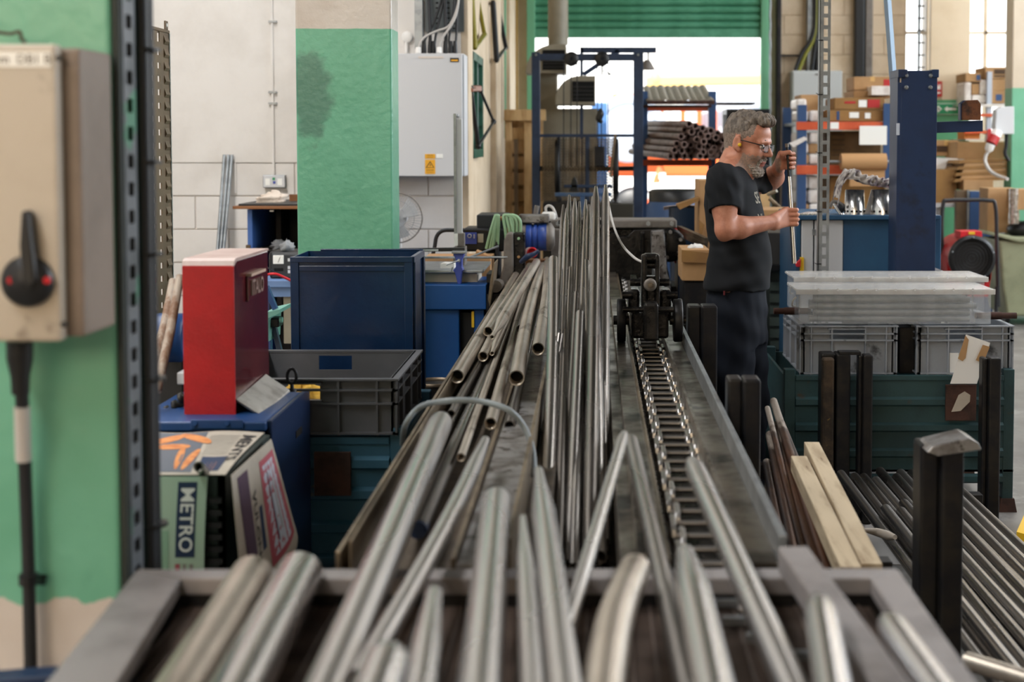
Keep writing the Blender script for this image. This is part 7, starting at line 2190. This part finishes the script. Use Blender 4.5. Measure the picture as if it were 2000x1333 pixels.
def rowz(py, x0, x1, ry, f=.93):
    a_, b_ = P(x0, py, PYD), P(x1, py, PYD)
    return (a_.z, (a_.x + b_.x) / 2, PYD, (b_.x - a_.x) / 2 * f, ry)
trows = [rowz(316, 1417, 1447, .06), rowz(322, 1408, 1452, .095), rowz(330, 1397, 1461, .145), rowz(342, 1387, 1470, .185), rowz(360, 1379, 1479, .2), rowz(400, 1372, 1490, .19),
         rowz(440, 1377, 1500, .18), rowz(480, 1383, 1509, .18), rowz(520, 1377, 1511, .185), rowz(545, 1372, 1508, .19), rowz(564, 1371, 1506, .192)]
prows = [rowz(535, 1380, 1500, .17), rowz(570, 1378, 1501, .175), rowz(600, 1377, 1500, .178), rowz(640, 1384, 1499, .17), rowz(670, 1395, 1497, .16)]

# head frame
hy, hp = math.radians(-30), math.radians(12)
fx = np.array([math.cos(hp) * math.cos(hy), math.cos(hp) * math.sin(hy), -math.sin(hp)])
ly_ = np.array([-math.sin(hy), math.cos(hy), 0.])
uz = np.cross(fx, ly_)
HR = np.array([fx, ly_, uz])
hc_ = np.array(P(1459, 280, PYD))
H = lambda x, y, z: hc_ + fx * x + ly_ * y + uz * z
def hl(p):
    return (p - hc_) @ HR.T
hs = .94

def head_shape(s, grow=0.):
    s.ell(H(-.018, 0, .035), (.098 + grow, .074 + grow, .092 + grow), HR, 0)
    s.ell(H(.03, 0, -.03), (.062 + grow, .058 + grow, .082 + grow), HR, .03)
    s.ell(H(.05, 0, .05), (.045 + grow, .06 + grow, .05 + grow), HR, .03)

bd_ = SDF((P(1365, 300, PYD).x - .02, 5.84, -.01), (P(1562, 300, PYD).x + .03, 6.68, P(1440, 215, PYD).z + .02), .0042)
head_shape(bd_)
for sgn in (-1, 1):
    bd_.cone(H(-.005, sgn * .052, -.055), H(.066, sgn * .018, -.108), .022, .018, .03)          # jaw line
    bd_.ell(H(.062, sgn * .036, -.032), (.026, .024, .024), HR, .025)                            # cheek
    bd_.cone(H(.082, sgn * .046, .021), H(.094, sgn * .012, .024), .011, .011, .014)            # brow
bd_.cone(H(.07, -.014, -.109), H(.07, .014, -.109), .02, .02, .02)                               # chin
bd_.cone(H(.092, 0, .012), H(.117, 0, -.026), .0085, .0125, .012)                               # nose
for sgn in (-1, 1):
    bd_.ell(H(.104, sgn * .013, -.031), (.012, .009, .0085), HR, .006)
    bd_.ell(H(.100, sgn * .032, .004), (.016, .017, .0125), HR, .010, True)                      # eye socket
bd_.ell(H(.088, 0, -.064), (.016, .026, .009), HR, .008)                                         # upper lip
bd_.ell(H(.084, 0, -.079), (.015, .022, .008), HR, .008)                                         # lower lip
bd_.cone(H(.104, -.02, -.0715), H(.104, .02, -.0715), .0028, .0028, .003, True)                  # mouth line
for sgn in (-1, 1):                                                                              # ears
    er = np.array([[.93, .36 * -sgn * -1, 0], [-.36 * -sgn * -1, .93, 0], [0, 0, 1]])
    bd_.ell(H(-.012, sgn * .080, .0), (.020, .010, .033), HR, .004)
    bd_.ell(H(-.007, sgn * .091, .003), (.011, .007, .020), HR, .003, True)
    bd_.ell(H(.002, sgn * .079, -.028), (.009, .007, .01), HR, .005)
nb_ = np.array(P(1431, 338, PYD))
bd_.cone(H(-.035, 0, -.04), nb_ + np.array([-.01, 0, 0]), .058, .066, .03)
bd_.cone(H(.02, 0, -.085), nb_ + np.array([.045, -.01, -.01]), .03, .04, .03)
bd_.cone(nb_ + np.array([-.015, -.05, .02]), np.array(Rsh) + np.array([0, .03, .02]), .04, .04, .04)
bd_.cone(nb_ + np.array([-.015, .05, .02]), np.array(Lsh) + np.array([0, -.03, .02]), .04, .04, .04)
bd_.loft(trows, TYAW, .016, .03)
bd_.loft(prows, TYAW, .028, .006)
legs = []
for y_, px_ in ((6.10, 1430), (6.30, 1456)):
    hip = Vector((P(px_, 600, y_).x, y_, P(px_, 612, y_).z))
    knee = Vector((P(px_ + 10, 600, y_).x, y_, .50))
    ank = Vector((P(px_ + 2, 600, y_).x, y_, .09))
    legs.append((hip, knee, ank))
    bd_.cone(hip, knee, .078, .052, .02)
    bd_.cone(knee, ank, .052, .038, .02)
    bd_.cone(ank, ank + Vector((.1, -.02, -.045)), .038, .03, .02)
# arms
def arm(sh, el, wr, g, side):
    bd_.cone(sh, el, .058, .044, .02)
    mid = sh + (el - sh) * .45
    bd_.ell(np.array(mid), (.05, .05, .07), None, .03)
    f1 = el + (wr - el) * .28
    bd_.cone(el, f1, .043, .047, .015)
    bd_.cone(f1, wr, .046, .0285, .02)
    e1, e2 = Vector((1, 0, 0)), Vector((0, side, 0))
    for i, o_ in enumerate((.031, .0105, -.0105, -.030)):
        c_ = g + rdir * o_
        ln = (1.0, 1.08, 1.02, .85)[i]
        mcp = c_ + e1 * -.026 + e2 * -.031
        pip = c_ + e1 * .019 * ln + e2 * -.030
        dip = c_ + e1 * .027 * ln + e2 * .000
        tip = c_ + e1 * .008 + e2 * .021
        bd_.cone(wr + rdir * o_ * .5, mcp, .021, .0125, .012)
        bd_.cone(mcp, pip, .0112, .0098, .004)
        bd_.cone(pip, dip, .0098, .0088, .002)
        bd_.cone(dip, tip, .0088, .0075, .002)
    th0 = wr + e1 * .012 + e2 * .012 + rdir * .012
    th1 = g + e1 * -.024 + e2 * .018 + rdir * .030
    th2 = g + e1 * .006 + e2 * .024 + rdir * .038
    bd_.cone(th0, th1, .017, .0125, .012)
    bd_.cone(th1, th2, .0118, .0095, .004)
arm(Rsh, Relb, Rwri, rod_at(424), 1)
arm(Lsh, Lelb, Lwri, rod_at(314), -1)
bd_.ell(np.array(P(1412, 463, 5.975)), (.018, .02, .016), None, .02)

def body_mat(c):
    L_ = hl(c)
    x, y, z = L_[:, 0], L_[:, 1], L_[:, 2]
    n_ = .006 * np.sin(c[:, 0] * 260) * np.sin(c[:, 2] * 310)
    near = (np.abs(x) < .14) & (np.abs(y) < .12) & (z > -.14) & (z < .17)
    st = near & (z + n_ < -.040 + .35 * np.maximum(0, .02 - x)) & (x > .016) & (z > -.122)
    lp_ = near & (np.abs(z + .0715) < .012) & (np.abs(y) < .022) & (x > .088)
    hair = near & (z + n_ > .75 * x + .012) & (x < .05) & ~((np.abs(y) > .0735) & (np.abs(x + .01) < .03) & (np.abs(z) < .037))
    m = np.zeros(len(c), int)
    m[st] = 1
    m[lp_] = 2
    m[hair] = 3
    return m
bd_.mesh('body', [M['skin'], M['stubble'], M['lip'], M['hairside']], man, body_mat, 2)

# hair, beard
hm = SDF(hc_ - .17, hc_ + .19, .0032)
def strands(X, Y, Z):
    q = [(HR[i][0] * (X - hc_[0]) + HR[i][1] * (Y - hc_[1]) + HR[i][2] * (Z - hc_[2])) for i in range(3)]
    top = np.clip((q[2] - .05) / .06, 0, 1)
    return (.0035 * np.sin(q[1] * 330 + 40 * q[0]) + .003 * np.sin(q[0] * 150 - q[1] * 210 + 3 * np.sin(q[1] * 90))) * top
hm.ell(H(-.020, 0, .044), (.0975, .0738, .0985), HR, 0, disp=strands)
hm.ell(H(.05, 0, .118), (.052, .058, .026), HR, .02, disp=strands)
hm.ell(H(.075, -.005, .105), (.03, .05, .02), HR, .015, disp=strands)
hm.cut(H(0, 0, .047), fx * .43 - uz * .90)
hm.cut(H(-.10, 0, .018), fx * .1 - uz * .99)
hm.mesh('hair', M['hair'], man)
bm_ = SDF(hc_ - np.array([.12, .12, .17]), hc_ + np.array([.14, .12, .02]), .003)
def fuzz(X, Y, Z):
    return .0022 * np.sin(X * 420 + 2 * np.sin(Z * 300)) * np.sin(Y * 390) + .0015 * np.sin(Z * 520)
for sgn in (-1, 1):
    bm_.cone(H(.045, sgn * .036, -.088), H(.072, sgn * .016, -.112), .0175, .0195, .02, disp=fuzz)
bm_.cone(H(.074, -.014, -.112), H(.074, .014, -.112), .0215, .0215, .02, disp=fuzz)
bm_.cone(H(.086, -.024, -.062), H(.099, 0, -.052), .006, .0068, .008, disp=fuzz)
bm_.cone(H(.086, .024, -.062), H(.099, 0, -.052), .006, .0068, .008, disp=fuzz)
bm_.cone(H(.086, -.024, -.062), H(.076, -.026, -.09), .006, .008, .008, disp=fuzz)
bm_.mesh('beard', M['beard'], man)
for sgn in (-1, 1):
    ec = Vector(H(.084, sgn * .032, .004))
    ey = obj('eye', MB().ball(ec, .0118, 14, 10), mat('eye_white', 'CFC4BA', .2), man)
    obj('iris', MB().ball(ec + Vector(fx * .009 - uz * .003), .0055, 10, 8), mat('iris', '3A4048', .2), ey)
    obj('eyebrow', MB().path([Vector(H(.094, sgn * .014, .027)), Vector(H(.094, sgn * .03, .032)), Vector(H(.080, sgn * .047, .026))], [.003, .004, .002], 8, 4), M['hair'], man)
obj('ear_plug', MB().ball(Vector(H(.004, -.084, -.006)), .0085, 12, 8), M['yellow'], man)
# glasses
gl = MB()
for sgn in (-1, 1):
    rim_ = []
    for i in range(25):
        t = 2 * math.pi * i / 24
        cu, cv = math.cos(t), math.sin(t)
        u = math.copysign(abs(cu) ** .6, cu) * .024
        v = math.copysign(abs(cv) ** .6, cv) * .0145
        rim_.append(Vector(H(.112 - abs(u + .004) * .16 - (.012 if sgn * u > .015 else 0), sgn * .031 + u, -.001 + v)))
    gl.path(rim_, .0014, 6, caps=False)
    gl.path([Vector(H(.098, sgn * .056, .010)), Vector(H(.05, sgn * .077, .014)), Vector(H(-.004, sgn * .082, .014)), Vector(H(-.02, sgn * .082, -.002))], .0021, 8, 4)
gl.path([Vector(H(.114, -.008, .004)), Vector(H(.119, 0, .007)), Vector(H(.114, .008, .004))], .0016, 6, 3)
gs_ = obj('glasses', gl, M['black'], man)
for sgn in (-1, 1):
    lens = [Vector(H(.110 - abs(math.cos(t)) ** .6 * .024 * .16, sgn * .031 + math.copysign(abs(math.cos(t)) ** .6, math.cos(t)) * .023, -.001 + math.copysign(abs(math.sin(t)) ** .6, math.sin(t)) * .0135)) for t in [2 * math.pi * i / 20 for i in range(20)]]
    obj('lens', MB().prism(lens, Vector(fx) * .0012), mat('spectacle_lens', 'F4F8FF', .02, 0, trans=0., alpha=.12, spec=1.), gs_)

# T-shirt
sh_ = SDF((P(1355, 300, PYD).x, 5.86, P(1400, 575, PYD).z), (P(1522, 300, PYD).x, 6.62, P(1400, 305, PYD).z), .0045)
def folds(X, Y, Z):
    w_ = np.clip((1.32 - Z) / .3, 0, 1)
    u = X * .8 + (Y - PYD) * .35
    return w_ * (.0042 * np.sin(Z * 62 + 3.2 * np.sin(u * 9) + u * 8) + .003 * np.sin(Z * 105 - 30 * u + 2 * np.sin(Z * 20))) * np.clip(.6 + .6 * np.sin(u * 17 + 1), 0, 1) + .0018 * np.sin(Z * 40 + X * 60)
sh_.loft(trows, TYAW, 0, .02, disp=folds)
hemR = np.array(P(1416, 411, 5.99))
hemL = np.array(P(1494, 350, 6.47))
ud = (hemR - np.array(Rsh)); ud /= np.linalg.norm(ud)
ul = (hemL - np.array(Lsh)); ul /= np.linalg.norm(ul)
sf = lambda X, Y, Z: .002 * np.sin(Z * 80 + X * 70) + .0018 * np.sin(X * 130 + Z * 35)
tmp = SDF(sh_.lo, sh_.lo, sh_.h)
tmp.n = sh_.n.copy()
tmp.A = np.full(tmp.n, .04, np.float32)
tmp.cone(np.array(Rsh) + np.array([0, .03, .012]), np.array(Rsh) + np.array([0, 0, -.02]), .072, .072, .02, disp=sf)
tmp.cone(np.array(Rsh), hemR + ud * .05, .071, .0665, .02, disp=sf)
tmp.cut(hemR, ud + np.array([.0, -.15, 0]))
sh_.put(tuple(slice(None) for _ in range(3)), tmp.A, .03, False)
tmp.A[:] = .04
tmp.cone(np.array(Lsh) + np.array([0, -.03, .012]), np.array(Lsh), .072, .072, .02, disp=sf)
tmp.cone(np.array(Lsh), hemL + ul * .05, .071, .064, .02, disp=sf)
tmp.cut(hemL, ul)
sh_.put(tuple(slice(None) for _ in range(3)), tmp.A, .03, False)
# openings at the cuffs and the neck
sh_.cone(hemR - ud * .05, hemR + ud * .06, .057, .0585, 0, True)
sh_.cone(hemL - ul * .05, hemL + ul * .06, .054, .056, 0, True)
nk = np.array(P(1433, 318, PYD))
sh_.ell(nk + np.array([.012, -.008, .022]), (.066, .08, .046), None, .004, True)
shirt = sh_.mesh('t_shirt', M['shirt'], man, None, 2)
bvh = BVHTree.FromPolygons([Vector(p) for p in sh_.pts], [list(map(int, f)) for f in sh_.q])
tf = Vector((math.cos(TYAW), math.sin(TYAW), 0))
tl = Vector((-math.sin(TYAW), math.cos(TYAW), 0))
chest = P(1432, 395, PYD)
def on_shirt(lat, z):
    o_ = Vector((chest.x, PYD, z)) + tl * lat + tf * .5
    hit = bvh.ray_cast(o_, -tf)
    return (hit[0] + tf * .0015) if hit[0] is not None else Vector((chest.x, PYD, z))
M['print'] = mat('cream_shirt_print', '9A9486', .8)
for txt, py, s_, lat0 in (('SE', 386, .070, -.052), ('NI', 427, .062, -.058)):
    vs, fs = text_mesh(txt, s_, 'CENTER', 0, .001)
    zc_ = P(1485, py, PYD).z
    mb = MB().add([on_shirt(v.x + lat0, zc_ + v.y) for v in vs], fs)
    obj('chest_print', mb, M['print'], shirt)
# trousers and boots
tr_ = SDF((P(1360, 300, PYD).x - .02, 5.9, 0), (P(1520, 300, PYD).x + .06, 6.5, P(1400, 545, PYD).z), .006)
tfold = lambda X, Y, Z: .0045 * np.sin(X * 95 + Y * 40 + 2.5 * np.sin(Z * 14)) * np.clip((1.0 - Z), .2, 1) + .003 * np.sin(Z * 48 + X * 30)
tr_.loft(prows, TYAW, 0, .02, disp=tfold)
for hip, knee, ank in legs:
    tr_.cone(hip, knee, .096, .082, .03, disp=tfold)
    tr_.cone(knee, ank + Vector((0, 0, -.03)), .082, .076, .03, disp=tfold)
tr_.cut((0, 0, .05), (0, 0, -1))
trs = tr_.mesh('trousers', M['trouser'], man, None, 2)
obj('red_pocket_tab', MB().pbox(1413, 569, 1416, 577, 6.012, .01), mat('dull_red_tab', '5A1A20', .8), trs)
for hip, knee, ank in legs:
    bt_ = SDF((ank.x - .12, ank.y - .1, -.002), (ank.x + .26, ank.y + .1, .2), .006)
    bt_.cone(ank + Vector((-.02, 0, .05)), ank + Vector((-.02, 0, -.04)), .055, .052, .02)
    bt_.cone(ank + Vector((-.02, 0, -.04)), ank + Vector((.17, -.02, -.045)), .05, .046, .03)
    bt_.cut((0, 0, .001), (0, 0, -1))
    bt_.mesh('boot', M['boot'], man)
# the tube he holds
ht_ = thing('polished_tube', rod_b, 'polished thin tube with dark upper rod held upright by the worker', 'tube')
obj('tube', MB().tube(rod_b, rod_m, .0105, .0088, n=18, hollow=.0025), M['chrome'], ht_)
obj('inner_rod', MB().tube(rod_m, rod_t, .0058, n=12), M['blackmetal'], ht_)
obj('tip_ring', MB().tube(rod_t - rdir * .004, rod_t + rdir * .012, .0085, n=12), M['cast'], ht_)
